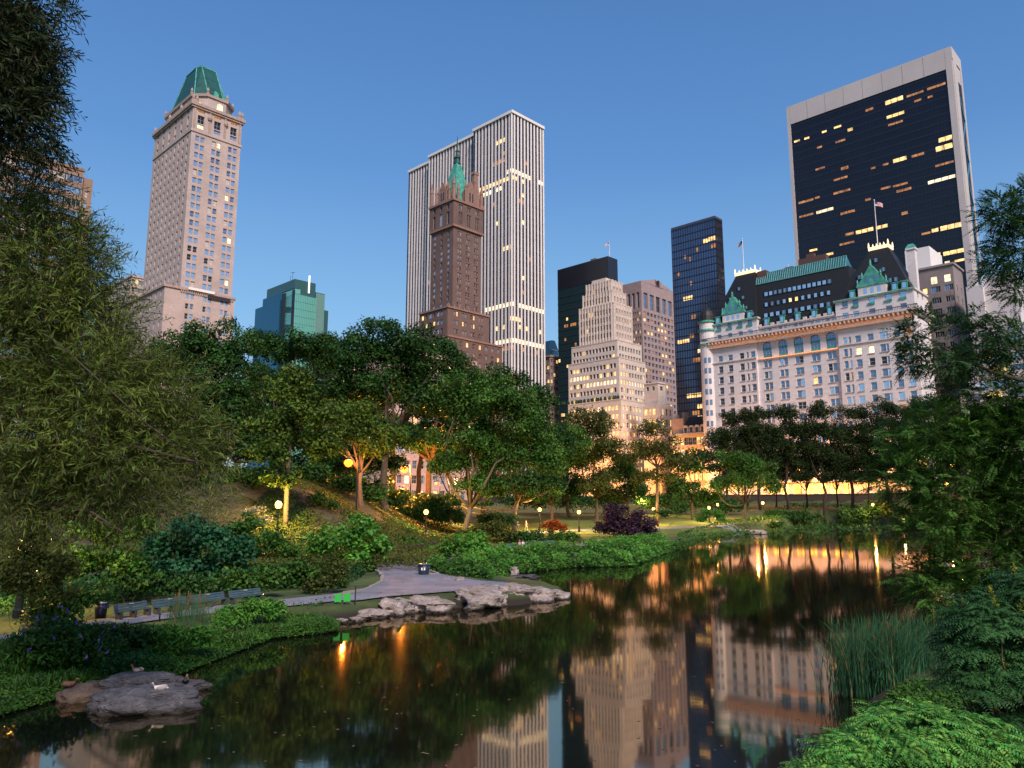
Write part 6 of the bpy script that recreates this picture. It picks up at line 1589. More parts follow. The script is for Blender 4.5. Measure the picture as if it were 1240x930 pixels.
# --- feathery sprays and willow
def willow(name, label, base, blobs, T, K, tl, ll, lw, leaf, seed, droop, out, trunk, tr, cat='tree', group=None, dirv=None, extra=None):
    """twigs hung with narrow leaves"""
    R = np.random.default_rng(seed); base = np.array(base, float)
    root = tag(empty(name, tuple(base)), label, cat, group)
    P = []; Dv = []
    wts = np.array([r[0]*r[2] for c, r in blobs]); wts = wts/wts.sum()
    for i, (c, r) in enumerate(blobs):
        n = int(T*wts[i]); u = unit(R.normal(size=(n, 3))); rad = R.random((n, 1))**.42
        P.append(np.array(c)-base+u*rad*np.array(r)); Dv.append(unit(u*out+np.array(dirv if dirv is not None else (0, 0, .2))+R.normal(size=(n, 3))*.45))
    P = np.vstack(P); Dv = np.vstack(Dv); n = len(P)
    t = np.linspace(.08, 1, K)[None, :, None]; L = tl*R.uniform(.6, 1.3, (n, 1, 1))
    pos = P[:, None]+Dv[:, None]*t*L+np.array([0, 0, -1.0])*droop*L*t**2
    tang = unit(Dv[:, None]+np.array([0, 0, -2.0])*droop*t)
    side = unit(np.cross(tang, R.normal(size=(n, 1, 3))))
    sgn = np.where(np.arange(K) % 2 == 0, 1, -1)[None, :, None]
    ld = unit(tang*.75+side*sgn*.7+R.normal(size=(n, K, 3))*.18+np.array([0, 0, -.12]))
    C = (pos+ld*ll*.5).reshape(-1, 3); D = ld.reshape(-1, 3); Nn = unit(np.cross(ld, np.cross(tang, ld))+R.normal(size=ld.shape)*.5+np.array([0, 0, .6])).reshape(-1, 3)
    Ls = ll*R.uniform(.6, 1.25, len(C))
    link('crown', leaf_mesh('crown', C, D, Nn, Ls, Ls*lw/ll, leaf, fold=.08), root)
    # twigs
    tc = (pos[:, :-1]+pos[:, 1:]).reshape(-1, 3)/2; td = (pos[:, 1:]-pos[:, :-1]).reshape(-1, 3); tlm = np.linalg.norm(td, axis=1)
    link('twigs', leaf_mesh('twigs', tc, td, R.normal(size=td.shape), tlm*1.1, .006, m_twig, fold=0), root)
    mb = MB()
    for (pts, rr) in trunk:
        mb.tube([tuple(np.array(p)-base) for p in pts], rr, 8)
    for i in range(26):
        q = P[int(R.integers(n))]; k = int(R.integers(len(trunk))); pts, rr = trunk[k]; j = int(R.integers(1, len(pts))); limb(mb, np.array(pts[j])-base, q, rr[j]*.5, .012, R, 5, .12)
    mb.build('trunk', m_bark, root, smooth=True)
    if extra: extra(root, P, Dv, R)
    return root
def wb(lst, Y):   # blobs in the picture, with their own depth
    return pxblobs(lst, Y)
wb1 = wb([(50,330,60,90),(10,420,60,90),(95,400,54,60,.5),(110,470,80,56),(180,480,52,44,.5),(212,530,50,32,1),(60,520,90,60),(140,560,76,30),(30,590,56,36),(245,560,30,14,1.2),(0,260,40,60),(110,330,24,36),(110,600,60,26,.3),(165,606,40,18,.5),(140,390,20,26,.6),(90,290,20,30),(45,230,22,30)], 14.5)
trk = at(-80, 720, 15.5); trk.z = .4
tp = [at(-60, 560, 15), at(-30, 430, 14.8), at(40, 330, 14.6)]
willow('willow_tree', 'big olive leaved willow spreading from the left edge over the bank', tuple(trk), wb1, 8300, 12, .66, .165, .022, lf_willow, 31, .22, .8,
       [([trk, tp[0], tp[1], tp[2]], [.3, .22, .14, .05]), ([tp[0], at(60, 560, 14.6), at(160, 540, 14.4), at(240, 560, 14.6)], [.12, .07, .045, .02]), ([tp[1], at(60, 460, 14.4), at(130, 440, 14.5)], [.1, .06, .02]), ([tp[0], at(20, 600, 14.3), at(110, 620, 14.2), at(150, 645, 14.2)], [.1, .06, .03, .012])], .3)
wb2 = wb([(-5,30,56,50),(20,80,36,46),(0,140,54,56),(-30,60,50,120),(48,8,30,12),(50,60,20,14),(52,118,18,12),(30,170,30,14)], 13.0)
trk2 = at(-150, 720, 14.5); trk2.z = .4
tp2 = [at(-140, 400, 14), at(-90, 220, 13.4), at(-30, 110, 13)]
willow('willow_tree', 'dark leaved branch tree silhouetted in the upper left corner', tuple(trk2), wb2, 2000, 11, .5, .17, .030, lf_willow_dk, 32, .35, .5,
       [([trk2]+tp2, [.28, .2, .12, .03]), ([tp2[1], at(-20, 200, 13), at(30, 170, 13)], [.08, .04, .012])], .28, dirv=(.55, 0, .1))

def feathery(name, label, base, blobs, T, K, sl, ll, lw, leaf, seed, trunk, droop=.25, dirv=(-.35, 0, .12), out=.8, lead=.35):
    """flat sprays of small paired leaflets"""
    R = np.random.default_rng(seed); base = np.array(base, float)
    root = tag(empty(name, tuple(base)), label, 'tree', GT)
    P = []; Dv = []
    wts = np.array([r[0]*r[2] for c, r in blobs]); wts = wts/wts.sum()
    for i, (c, r) in enumerate(blobs):
        n = int(T*wts[i]); u = unit(R.normal(size=(n, 3))); rad = R.random((n, 1))**.42
        P.append(np.array(c)-base+u*rad*np.array(r)); Dv.append(unit(u*out+np.array(dirv)+R.normal(size=(n, 3))*np.array([.5, .5, .45])))
    P = np.vstack(P); Dv = np.vstack(Dv); n = len(P)
    t = np.linspace(.05, 1, K)[None, :, None]; L = sl*R.uniform(.6, 1.3, (n, 1, 1))
    pos = P[:, None]+Dv[:, None]*t*L+np.array([0, 0, -1.0])*droop*L*t**2
    tang = unit(Dv[:, None]+np.array([0, 0, -2.0])*droop*t)
    upv = unit(np.array([0, 0, 1.0])+R.normal(size=(n, 1, 3))*.35)
    side = unit(np.cross(tang, upv))
    C2, D2, N2, L2 = [], [], [], []
    for s in (-1, 1):
        ld = unit(tang*.55+side*s+R.normal(size=(n, K, 3))*.12)
        lt = ll*(1-.55*np.abs(t-.45)*1.6)*np.ones((n, K, 1))
        C2.append((pos+ld*lt*.5).reshape(-1, 3)); D2.append(ld.reshape(-1, 3)); N2.append((upv*np.ones((n, K, 1))).reshape(-1, 3)); L2.append(lt.reshape(-1))
    C = np.vstack(C2); D = np.vstack(D2); Nn = np.vstack(N2)+R.normal(size=C.shape)*.15; Ls = np.concatenate(L2)
    link('crown', leaf_mesh('crown', C, D, Nn, Ls, Ls*lw/ll, leaf, fold=.06), root)
    mb = MB()
    for pts, rr in trunk: mb.tube([tuple(np.array(p)-base) for p in pts], rr, 7)
    mb.build('trunk', m_bark, root, smooth=True)
    return root
fb_ = wb([(1190,480,60,34),(1130,530,60,36),(1210,540,60,50),(1100,580,46,30),(1160,600,70,40),(1220,620,50,50),(1130,640,50,30),(1190,680,60,40),(1150,720,56,28),(1120,700,34,24),(1220,720,40,40),(1250,560,50,120),(1090,545,24,14),(1180,440,40,18),(1225,410,36,24)], 21.5)
ft = at(1330, 640, 22.5); ft.z = .6
f1 = at(1300, 480, 22.2); f2 = at(1290, 330, 22); f3 = at(1270, 200, 22)
feathery('feathery_tree', 'soft feathery green tree drooping over the right shore', tuple(ft), fb_, 6800, 10, .46, .14, .046, lf_feather, 41,
         [([ft, f1, f2, f3], [.3, .22, .15, .05]), ([f1, at(1230,520,21.6), at(1150,500,21.5), at(1100,505,21.5)], [.12, .07, .04, .012]), ([f1, at(1220,590,21.5), at(1160,575,21.4), at(1110,568,21.3)], [.1, .06, .035, .01]), ([ft, at(1240,680,21.4), at(1170,690,21.2)], [.1, .05, .012]), ([ft, at(1230,745,21.2), at(1130,752,21)], [.08, .035, .01])])
fb2 = wb([(1215,260,28,30),(1235,300,34,40),(1205,320,20,18),(1230,350,24,14),(1245,240,20,20)], 20.0)
fb3 = wb([(1100,405,14,18),(1120,385,16,8),(1115,425,24,12),(1150,395,20,8),(1180,385,24,7),(1150,440,40,12),(1200,400,34,10),(1105,440,16,10),(1225,425,30,10),(1185,425,30,9)], 20.5)
bt = at(1400, 700, 21); bt.z = .7
g1 = at(1360, 470, 20.8); g2 = at(1330, 330, 20.4); g3 = at(1270, 290, 20.2)
feathery('feathery_tree', 'taller tree at the right edge reaching thin leafy boughs before the white hotel', tuple(bt), fb2+fb3, 1500, 10, .4, .13, .045, leafmat('leaf_locust', (.025,.075,.028), col2=(.045,.11,.04)), 42,
         [([bt, g1, g2, g3], [.28, .2, .12, .03]), ([g1, at(1270,470,20.6), at(1200,450,20.5), at(1150,425,20.5), at(1110,402,20.5)], [.1, .06, .045, .025, .01]), ([at(1270,470,20.6), at(1220,410,20.5), at(1170,388,20.5)], [.05, .03, .01]), ([g2, at(1250,330,20.2), at(1215,345,20)], [.08, .04, .01])], droop=.2, out=.9, dirv=(-.3, 0, .1))

# --- sumac with big fronds
def sumac(label, base, blobs, n, leaf, seed, fl_len=.34, ll=.085, lw=.026, flowers=0, cone=None):
    R = np.random.default_rng(seed); base = np.array(base, float)
    root = tag(empty('sumac_shrub', tuple(base)), label, 'shrub', GS)
    wts = np.array([r[0]*r[2] for c, r in blobs]); wts /= wts.sum()
    Cs, Ds, Ns, Ls = [], [], [], []; heads = []; Mi = []
    K = 8
    mb = MB()
    for i, (c, r) in enumerate(blobs):
        for q in range(int(n*wts[i])):
            u = unit(R.normal(size=3)); u[2] = abs(u[2])*.9-.15; u[1] = -abs(u[1]) if R.random() < .65 else u[1]
            p = np.array(c)-base+u*np.array(r)*R.uniform(.72, 1.0); heads.append((p, u))
            ax = unit(u*.6+np.array([0, 0, .8]))
            if R.random() < .3: limb(mb, (R.normal()*.1, R.normal()*.1, -.1), p, .018, .006, R, 4, .06)
            m_ = int(R.integers(6, 9)); a0 = R.uniform(0, 6.28)
            e1 = unit(np.cross(ax, np.array([.3, .9, .1]))); e2 = np.cross(ax, e1)
            for j in range(m_):
                a = a0+j*2.4; rd = unit((e1*math.cos(a)+e2*math.sin(a))*R.uniform(.6, 1.0)+ax*R.uniform(.25, .8))
                fl = fl_len*R.uniform(.65, 1.15); t = np.linspace(.15, 1, K)[:, None]
                pos = p+rd*fl*t+np.array([0, 0, -1])*fl*.35*t**2
                tg = unit(rd+np.array([0, 0, -.7])*t); up = unit(ax+np.array([0, 0, .4])); sd = unit(np.cross(tg, up))
                for s in (-1, 1):
                    ld = unit(tg*.45+sd*s+np.array([0, 0, -.25])); lt = ll*(1-.5*np.abs(t-.4)*1.5)
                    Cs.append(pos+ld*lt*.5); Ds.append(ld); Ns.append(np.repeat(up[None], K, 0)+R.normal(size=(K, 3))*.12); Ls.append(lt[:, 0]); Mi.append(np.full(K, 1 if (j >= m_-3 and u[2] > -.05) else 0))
    C = np.vstack(Cs); D = np.vstack(Ds); Nn = np.vstack(Ns); L = np.concatenate(Ls)
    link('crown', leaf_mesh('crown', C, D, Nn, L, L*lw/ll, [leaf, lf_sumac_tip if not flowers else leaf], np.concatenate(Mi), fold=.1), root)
    mb.build('stems', m_twig, root, smooth=True)
    R.shuffle(heads)
    for p, u in heads[:flowers]:
        nn = 60; t = R.random((nn, 1)); ax = unit(u*.4+np.array([0, 0, 1.0]))
        Cf = p+ax*(t*.16+.04)+R.normal(size=(nn, 3))*.028*(1.15-t)
        link('flower_head', leaf_mesh('flower_head', Cf, R.normal(size=(nn, 3)), R.normal(size=(nn, 3)), .024, .018, lf_yellow), root)
sb = wb([(1100,895,70,50),(1040,920,60,40),(1160,905,70,46),(1010,950,60,36),(1100,950,110,50),(1200,930,60,46)], 8.3)
p = at(1110, 960, 8.6); p.z = hz(p.x, p.y)
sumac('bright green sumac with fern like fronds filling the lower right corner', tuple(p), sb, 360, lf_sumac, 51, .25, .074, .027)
sb = wb([(1200,760,50,50),(1230,820,50,60),(1180,830,40,40),(1245,720,40,40),(1170,790,28,34),(1220,880,50,34)], 10.4)
p = at(1225, 900, 10.8); p.z = hz(p.x, p.y)
sumac('darker sumac with yellow green flower heads at the right edge', tuple(p), sb, 300, leafmat('leaf_sumac_dark', (.022,.085,.026), col2=(.045,.14,.04), vscale=1.0), 52, .29, .085, .029, 30)

R = np.random.default_rng(77); n = 150
C = np.zeros((n, 3)); k = 0
while k < n:
    q = gnd(R.uniform(150, 1000), 660+270*R.random()**1.3, 0)
    if sdist(np.array([q.x]), np.array([q.y]), POND)[0] < -.3: C[k] = (q.x, q.y, .006); k += 1
D = R.normal(size=(n, 3)); D[:, 2] = 0
tag(link('floating_leaves', leaf_mesh('floating_leaves', C, D, np.tile([0, 0, 1.0], (n, 1))+R.normal(size=(n, 3))*.05, R.uniform(.05, .12, n), .04, mat('dead_leaf', (.16, .12, .06), .7, var=.3), fold=.03)), 'fallen leaves floating on the pond', 'leaves', kind='stuff')

n = 420; pts_ = []
while len(pts_) < n:
    i = int(R.integers(len(aps))); q = aps[i]+(Vector((sum(p.x for p in aps)/len(aps), sum(p.y for p in aps)/len(aps), 0))-Vector((aps[i].x, aps[i].y, 0)))*R.random()**2*.8
    pts_.append((q.x, q.y, PZ+.022))
for i in range(160):
    j = int(R.integers(5, 55)); o = R.normal()*.6; pts_.append((P1[j][0]+N1[j][0]*o, P1[j][1]+N1[j][1]*o, PZ+.012))
C = np.array(pts_); D = R.normal(size=C.shape); D[:, 2] = 0
tag(link('leaf_litter', leaf_mesh('leaf_litter', C, D, np.tile([0, 0, 1.0], (len(C), 1))+R.normal(size=C.shape)*.12, R.uniform(.06, .14, len(C)), .05, mat('dry_leaf', (.14, .10, .045), .8, var=.4, island=.4), fold=.05)), 'fallen leaves scattered over the paved path', 'leaves', kind='stuff')
# ------------------------------------------------------------------ park lamps
def glowglass(name, col, s):
    m = bpy.data.materials.new(name); m.use_nodes = True; N = m.node_tree.nodes; Lk = m.node_tree.links; N.remove(N['Principled BSDF'])
    e = N.new('ShaderNodeEmission'); e.inputs[0].default_value = (*col, 1); e.inputs[1].default_value = s
    t = N.new('ShaderNodeBsdfTransparent'); x = N.new('ShaderNodeMixShader'); x.inputs[0].default_value = .6
    Lk.new(t.outputs[0], x.inputs[1]); Lk.new(e.outputs[0], x.inputs[2]); Lk.new(x.outputs[0], N['Material Output'].inputs['Surface'])
    return m
m_globe = glowglass('lamp_globe_glow', (1,.56,.13), 7.0)
m_globe_far = glowglass('lamp_globe_far_glow', (1,.60,.16), 6.0)
m_orange = glowglass('street_lamp_glow', (1,.17,.012), 9.0)
def bulb(parent, z, watts, col, r=.12):
    ld = bpy.data.lights.new('bulb', 'POINT'); ld.energy = watts; ld.color = col; ld.shadow_soft_size = r
    lo = bpy.data.objects.new('bulb', ld); COL.objects.link(lo); lo.parent = parent; lo.location = (0, 0, z); return lo
GLp = 'park lamps along the paths'
def park_lamp(label, px, py, Y, m=None, r=.25, zb=None, watts=8000):
    c = at(px, py, Y); g = hz(c.x, c.y) if zb is None else zb
    root = tag(empty('park_lamp', (c.x, c.y, g)), label, 'lamp post', GLp); h = max(2.4, c.z-g)
    mb = MB(); mb.lathe([(.17, -.05), (.17, .25), (.13, .3), (.12, .7), (.07, .8), (.055, h-.55), (.09, h-.5), (.05, h-.42), (.1, h-.3), (.12, h-r*1.1)], n=10); mb.build('post', m_iron, root, smooth=False)
    mb = MB(); mb.lathe([(.10, h-r*1.05), (r*.75, h-r*.8), (r, h-r*.1), (r*.95, h+r*.35), (r*.6, h+r*.85), (.05, h+r*1.05)], n=12); mb.build('globe', m or m_globe, root, smooth=True)
    mb = MB(); mb.lathe([(r*.85, h+r*.92), (r*.8, h+r*1.05), (r*.35, h+r*1.35), (r*.2, h+r*1.5), (.03, h+r*2.0)], n=10); mb.build('finial', m_iron, root)
    bulb(root, h, watts, (1,.56,.12)); return root
for lab, px, py, Y, m in [('park lamp by the slim young tree on the left slope', 337, 618, 54, None), ('park lamp at the foot of the rock slope above the path bend', 516, 620, 80, None),
        ('park lamp beside the orange red bush on the lawn', 653.5, 617, 106, None), ('park lamp left of the purple smoke bush', 701, 620, 104, None), ('small park lamp right of the yellow lit trunk', 567.5, 612, 116, m_globe_far),
        ('park lamp at the foot of the airy tree', 791.5, 620, 119, m_globe_far), ('tiny far lamp behind the hedge left of the airy tree', 777, 606, 148, m_globe_far), ('park lamp left of the bright far bank bush', 858.5, 615, 124, m_globe_far),
        ('park lamp just above the bright far bank bush', 869, 611, 138, m_globe_far), ('park lamp right of the round far tree', 923.6, 609, 132, m_globe_far), ('park lamp at the right end below the wall', 1057, 611, 138, m_globe_far),
        ('park lamp shining through the feathery tree', 1094, 630, 120, m_globe_far), ('park lamp hidden in the golden shrub at the left edge', 30, 664, 26.5, m_globe_far)]:
    park_lamp(lab, px, py, Y, m, watts=2500 if Y < 30 else 8000)
GSL = 'street lamps'
def street_lamp(label, px, py, Y, m, r=.3, zb=None, watts=6000, col=(1,.30,.04)):
    c = at(px, py, Y); g = hz(c.x, c.y) if zb is None else zb; h = c.z-g
    root = tag(empty('street_lamp', (c.x, c.y, g)), label, 'street lamp', GSL)
    mb = MB(); mb.tube([(.9, 0, -.1), (.9, 0, h*.9), (.75, 0, h+r+.1), (.35, 0, h+r+.25), (0, 0, h+r+.15)], [.12, .08, .06, .05, .05], 8); mb.build('post', m_iron, root)
    mb = MB(); mb.lathe([(r*.2, h+r+.15), (r*.4, h+r*.8), (r*.7, h+r*.62), (r*.72, h+r*.55)], n=12); mb.build('hood', m_iron, root)
    mb = MB(); mb.lathe([(.04, h-r), (r*.55, h-r*.82), (r*.95, h-r*.3), (r, h+r*.1), (r*.7, h+r*.54)], n=12); mb.build('lamp_bowl', m, root, smooth=True); bulb(root, h, watts, col, .15)
street_lamp('orange street lamp glowing left of the forked tree', 422, 560, 71, m_orange, .42, None, 6000)
street_lamp('orange street lamp glowing among dark trunks right of the forked tree', 489.5, 568, 104, m_orange, .56, None, 90000)
street_lamp('orange street lamp low behind the trunks near the stone apartment house', 528, 585, 176, m_orange, .36, None, 26000)
m_or2 = glowglass('hotel_street_lamp_glow', (1,.45,.09), 25.0)
for k, (t, lab) in enumerate([(-8, 'yellow street lamp before the hotel, right of all the others'), (6, 'yellow street lamp before the hotel near its right pavilion'), (20, 'yellow street lamp before the hotel, right of its middle'), (34, 'yellow street lamp at the middle of the hotel front'), (48, 'yellow street lamp before the left part of the hotel'), (62, 'yellow street lamp at the far left corner of the hotel'), (84, 'yellow street lamp left of the hotel near the shop building'), (104, 'yellow street lamp between the shop building and the cream tower'), (118, 'yellow street lamp below the cream stepped tower'), (138, 'yellow street lamp left of the cream stepped tower')]):
    x, y = along(9.5, t); px, py, d = proj((x, y, 6)); 
    street_lamp(lab, px, proj((x, y, 15.0))[1], y, m_or2, .5, 6.0, 30000 if t < 80 else 80000, (1,.36,.04))
street_lamp('yellow street lamp seen through the feathery tree', 1118, 585, 178, m_or2, .4, 6, 6000, (1,.46,.09))
street_lamp('yellow street lamp farther right behind the feathery tree', 1146, 586, 172, m_or2, .4, 6, 6000, (1,.46,.09))
street_lamp('faint orange street lamp at the right edge behind leaves', 1225, 569, 160, m_orange, .2, None, 800)

# ------------------------------------------------------------------ stone wall of the park
mwl = coursed('park_wall_stone', (.085,.065,.055), .9, .35)
c0, c1 = along(34, -40), along(34, 150)
root = tag(empty('park_wall', (c0[0], c0[1], 0), math.atan2(c1[1]-c0[1], c1[0]-c0[0])), 'long dark stone park wall under the bright street', 'wall')
mb = MB(); mb.box(0, 190, -.25, .25, 2, 7.1); mb.build('wall', mwl, root)
mb = MB(); mb.box(0, 190, -.35, .35, 7.103, 7.3); mb.build('coping', mat('coping_stone', (.12,.10,.09), .8), root)

# cars waiting on the street
def car(label, t, off, col):
    x, y = along(off, t)
    root = tag(empty('parked_car', (x, y, 6.03), math.atan2(U1.y, U1.x)), label, 'car', 'cars on the street by the hotel')
    mb = MB()
    side = [(-2.2, .35), (2.2, .35), (2.25, .75), (1.3, .9), (.7, 1.42), (-1.1, 1.45), (-1.75, .95), (-2.25, .9)]
    n = len(side); vs = [(a, -.85, z) for a, z in side]+[(a, .85, z) for a, z in side]
    mb.add(vs, [tuple(range(n)), tuple(range(2*n-1, n-1, -1))]+[(i, n+i, n+(i+1) % n, (i+1) % n) for i in range(n)]); mb.build('body', col, root)
    mb = MB(); mb.quad((-1.0, .86, .95), (1.15, .86, .95), (.65, .86, 1.38), (-.95, .86, 1.38)); mb.quad((-1.0, -.86, .95), (-.95, -.86, 1.38), (.65, -.86, 1.38), (1.15, -.86, .95)); mb.build('side_window', g_dark, root)
    for a in (-1.4, 1.4):
        for s in (-1, 1):
            w = MB(); w.tube([(a, s*.7, .33), (a, s*.9, .33)], [.33, .33], 12); w.build('wheel', m_frame_dk, root)
    for s in (-.55, .55):
        w = MB(); w.lathe(ball(.12), (2.27, s, .68), 8); w.build('headlight', mat('headlight_glow', (.9,.9,.8), .4, emit=(1,.85,.6), estr=40), root)
car('yellow taxi on the street before the middle of the hotel', 30, 14, mat('taxi_yellow', (.6,.38,.02), .35, coat=.5))
car('pale car on the street below the right pavilion of the hotel', 12, 14, mat('car_silver', (.4,.4,.42), .3, metal=.6))
car('dark car on the street below the left pavilion of the hotel', 52, 14, mat('car_black', (.02,.02,.022), .25, coat=.6))

# ------------------------------------------------------------------ benches, bins, fence, boards
m_slat = mat('bench_paint', (.055,.095,.12), .3, var=.25, vscale=4)
m_leg = mat('bench_concrete', (.05,.05,.05), .8)
def bench_mesh(Lb, hs):
    back = MB()
    for z0, z1 in ((.47, .60), (.64, .77), (.81, .90)):
        t = (z0-.47)*.28; back.add([(-Lb/2, .22+t, z0), (Lb/2, .22+t, z0), (Lb/2, .22+t+(z1-z0)*.28, z1), (-Lb/2, .22+t+(z1-z0)*.28, z1)]+[(-Lb/2, .26+t, z0), (Lb/2, .26+t, z0), (Lb/2, .26+t+(z1-z0)*.28, z1), (-Lb/2, .26+t+(z1-z0)*.28, z1)], [(0,1,2,3),(7,6,5,4),(3,2,6,7),(4,5,1,0),(1,5,6,2),(4,0,3,7)])
    seat = MB()
    for i in range(4): seat.box(-Lb/2, Lb/2, -.28+i*.125, -.28+i*.125+.10, .42, .455)
    leg = MB(); leg.box(-.05, .05, -.26, .24, .0, .41); leg.frustum([(-.05, .2), (.05, .2), (.05, .3), (-.05, .3)], [(-.05, .36), (.05, .36), (.05, .42), (-.05, .42)], .41, .92)
    plq = MB(); plq.box(-.09, .09, .343, .352, .83, .88)
    for q in (back, seat, leg, plq): q.v = [(x, y*hs, z*hs) for x, y, z in q.v]
    return back.mesh('backrest', m_slat), seat.mesh('seat', m_slat), leg.mesh('leg', m_leg), plq.mesh('plaque', mat('plaque_metal', (.6,.6,.6), .35, metal=.3))
def bench(label, p0, p1, z, group, nlegs=3, hs=.5):
    v = Vector(p1)-Vector(p0); Lb = v.length-.08; c = (Vector(p0)+Vector(p1))/2
    root = tag(empty('park_bench', (c.x, c.y, z), math.atan2(v.y, v.x)), label, 'bench', group)
    bk, st, lg, pl = bench_mesh(Lb, hs)
    link('backrest', bk, root); link('seat', st, root)
    for i in range(nlegs): link('leg', lg, root, (-Lb/2+.1+(Lb-.2)*i/(nlegs-1), 0, 0))
    link('plaque', pl, root, (0, -.115*hs, 0))
    return root
bz = PZ+.015
def gb(px, pytop): 
    a, y, zz = ray(px, pytop); Y = (bz+.46-CAMZ)/(zz/y); return (a/y*Y, Y+.0)
bp = [(139,732.5),(185,727),(231.5,721.5),(277.5,716),(321,711.5)]
labs = ['park bench nearest the litter bin on the left path', 'second park bench from the litter bin, partly behind the reeds', 'park bench just right of the reed clump', 'park bench at the right end of the left row']
for i in range(4): bench(labs[i], gb(bp[i][0]+1.5, bp[i][1]), gb(bp[i+1][0]-1.5, bp[i+1][1]), bz, 'park benches in a row on the left path')
def zland(x, y): return hz(x, y)
fb0 = [(606,662),(625,660),(642,658.5),(658,657),(674,655.5)]
fz = .49
pts = [gnd(x, y+6.5, fz) for x, y in fb0]
fl_ = ['far bench at the left end, under the dark bush', 'far bench on which the couple sits', 'far bench next to the couple', 'far bench at the right end by the round bush']
for i in range(4): bench(fl_[i], tuple(pts[i][:2]), tuple(pts[i+1][:2]), max(fz, hz(pts[i].x, pts[i].y)), 'far benches above the middle bank', 3, .66)

def bin_(label, px, pybase, z, h, r, mbody, mlid, square=False):
    p = gnd(px, pybase, z); root = tag(empty('litter_bin', (p.x, p.y, z)), label, 'litter bin', 'litter bins by the paths')
    mb = MB(); mb.lathe([(r*.85, 0), (r*.9, .05), (r, h*.5), (r, h*.86)], n=16); mb.build('body', mbody, root, smooth=True)
    mb = MB(); mb.lathe([(r*1.18, h*.863), (r*1.2, h*.93), (r*.8, h*.99), (.03, h)], n=16); mb.build('lid', mlid, root, smooth=True)
    if h < .6: return root
    mb = MB(); t = math.atan2(-p.y, -p.x)-.1
    q = [(math.cos(t+d)*(r+.012), math.sin(t+d)*(r+.012)) for d in (-.35, .35)]
    mb.quad((q[0][0], q[0][1], h*.45), (q[1][0], q[1][1], h*.45), (q[1][0], q[1][1], h*.66), (q[0][0], q[0][1], h*.66)); mb.build('notice', m_white, root)
bin_('black litter bin with a pale domed lid left of the benches', 121.5, 748, .5, 1.0*.55, .19, m_iron, mat('bin_lid_grey', (.42,.42,.42), .4, metal=.3))
bin_('dark blue litter bin with a white notice at the path bend', 513, 696.5, .5, .62, .30, mat('bin_blue', (.02,.03,.06), .4), mat('bin_lid_blue', (.05,.07,.11), .4))
# rail fence beside the path bend
f0, f1_ = gnd(470, 678, .5), gnd(533, 667.5, .5)
v = f1_-f0; root = tag(empty('rail_fence', tuple(f0), math.atan2(v.y, v.x)), 'low dark rail fence behind the path bend', 'fence')
n = 7; Lf = v.length
for i in range(n): mb = MB(); mb.box(Lf*i/(n-1)-.06, Lf*i/(n-1)+.06, -.06, .06, -.1, .85); mb.build('post', m_bark_dark, root)
for zz in (.35, .68): mb = MB(); mb.box(0, Lf, -.1, -.061, zz, zz+.1); mb.build('rail', m_bark_dark, root)
# two small green boards on a stake by the water
mgreen = mat('green_board', (.03,.42,.06), .5)
for k, (px, lab) in enumerate(((409, 'left of two small bright green boards at the apron corner'), (420, 'right of two small bright green boards at the apron corner'))):
    p = gnd(px, 731, .5); root = tag(empty('marker_board', (p.x, p.y, .5)), lab, 'board', 'bright green boards')
    mb = MB(); mb.box(-.13, .13, -.012, .012, .06+.02*k, .36+.02*k); mb.build('board', mgreen, root)
    mb = MB(); mb.box(-.02, .02, .0125, .045, -.1, .34); mb.build('stake', m_frame_dk, root)
p = gnd(430, 730, .5); root = tag(empty('marker_post', (p.x, p.y, .5)), 'thin dark post right of the green boards', 'post'); mb = MB(); mb.tube([(0, 0, -.1), (0, 0, .6)], [.025, .02], 6); mb.build('shaft', m_iron, root); mb = MB(); mb.lathe(ball(.035), (0, 0, .6), 8); mb.build('cap', m_iron, root)
p = gnd(193, 752, .5); root = tag(empty('marker_post', (p.x, p.y, .5)), 'short dark post beside the left path before the reeds', 'post'); mb = MB(); mb.tube([(0, 0, -.1), (0, 0, .22)], [.03, .025], 6); mb.build('shaft', m_iron, root); mb = MB(); mb.lathe(ball(.035), (0, 0, .22), 8); mb.build('cap', m_iron, root)

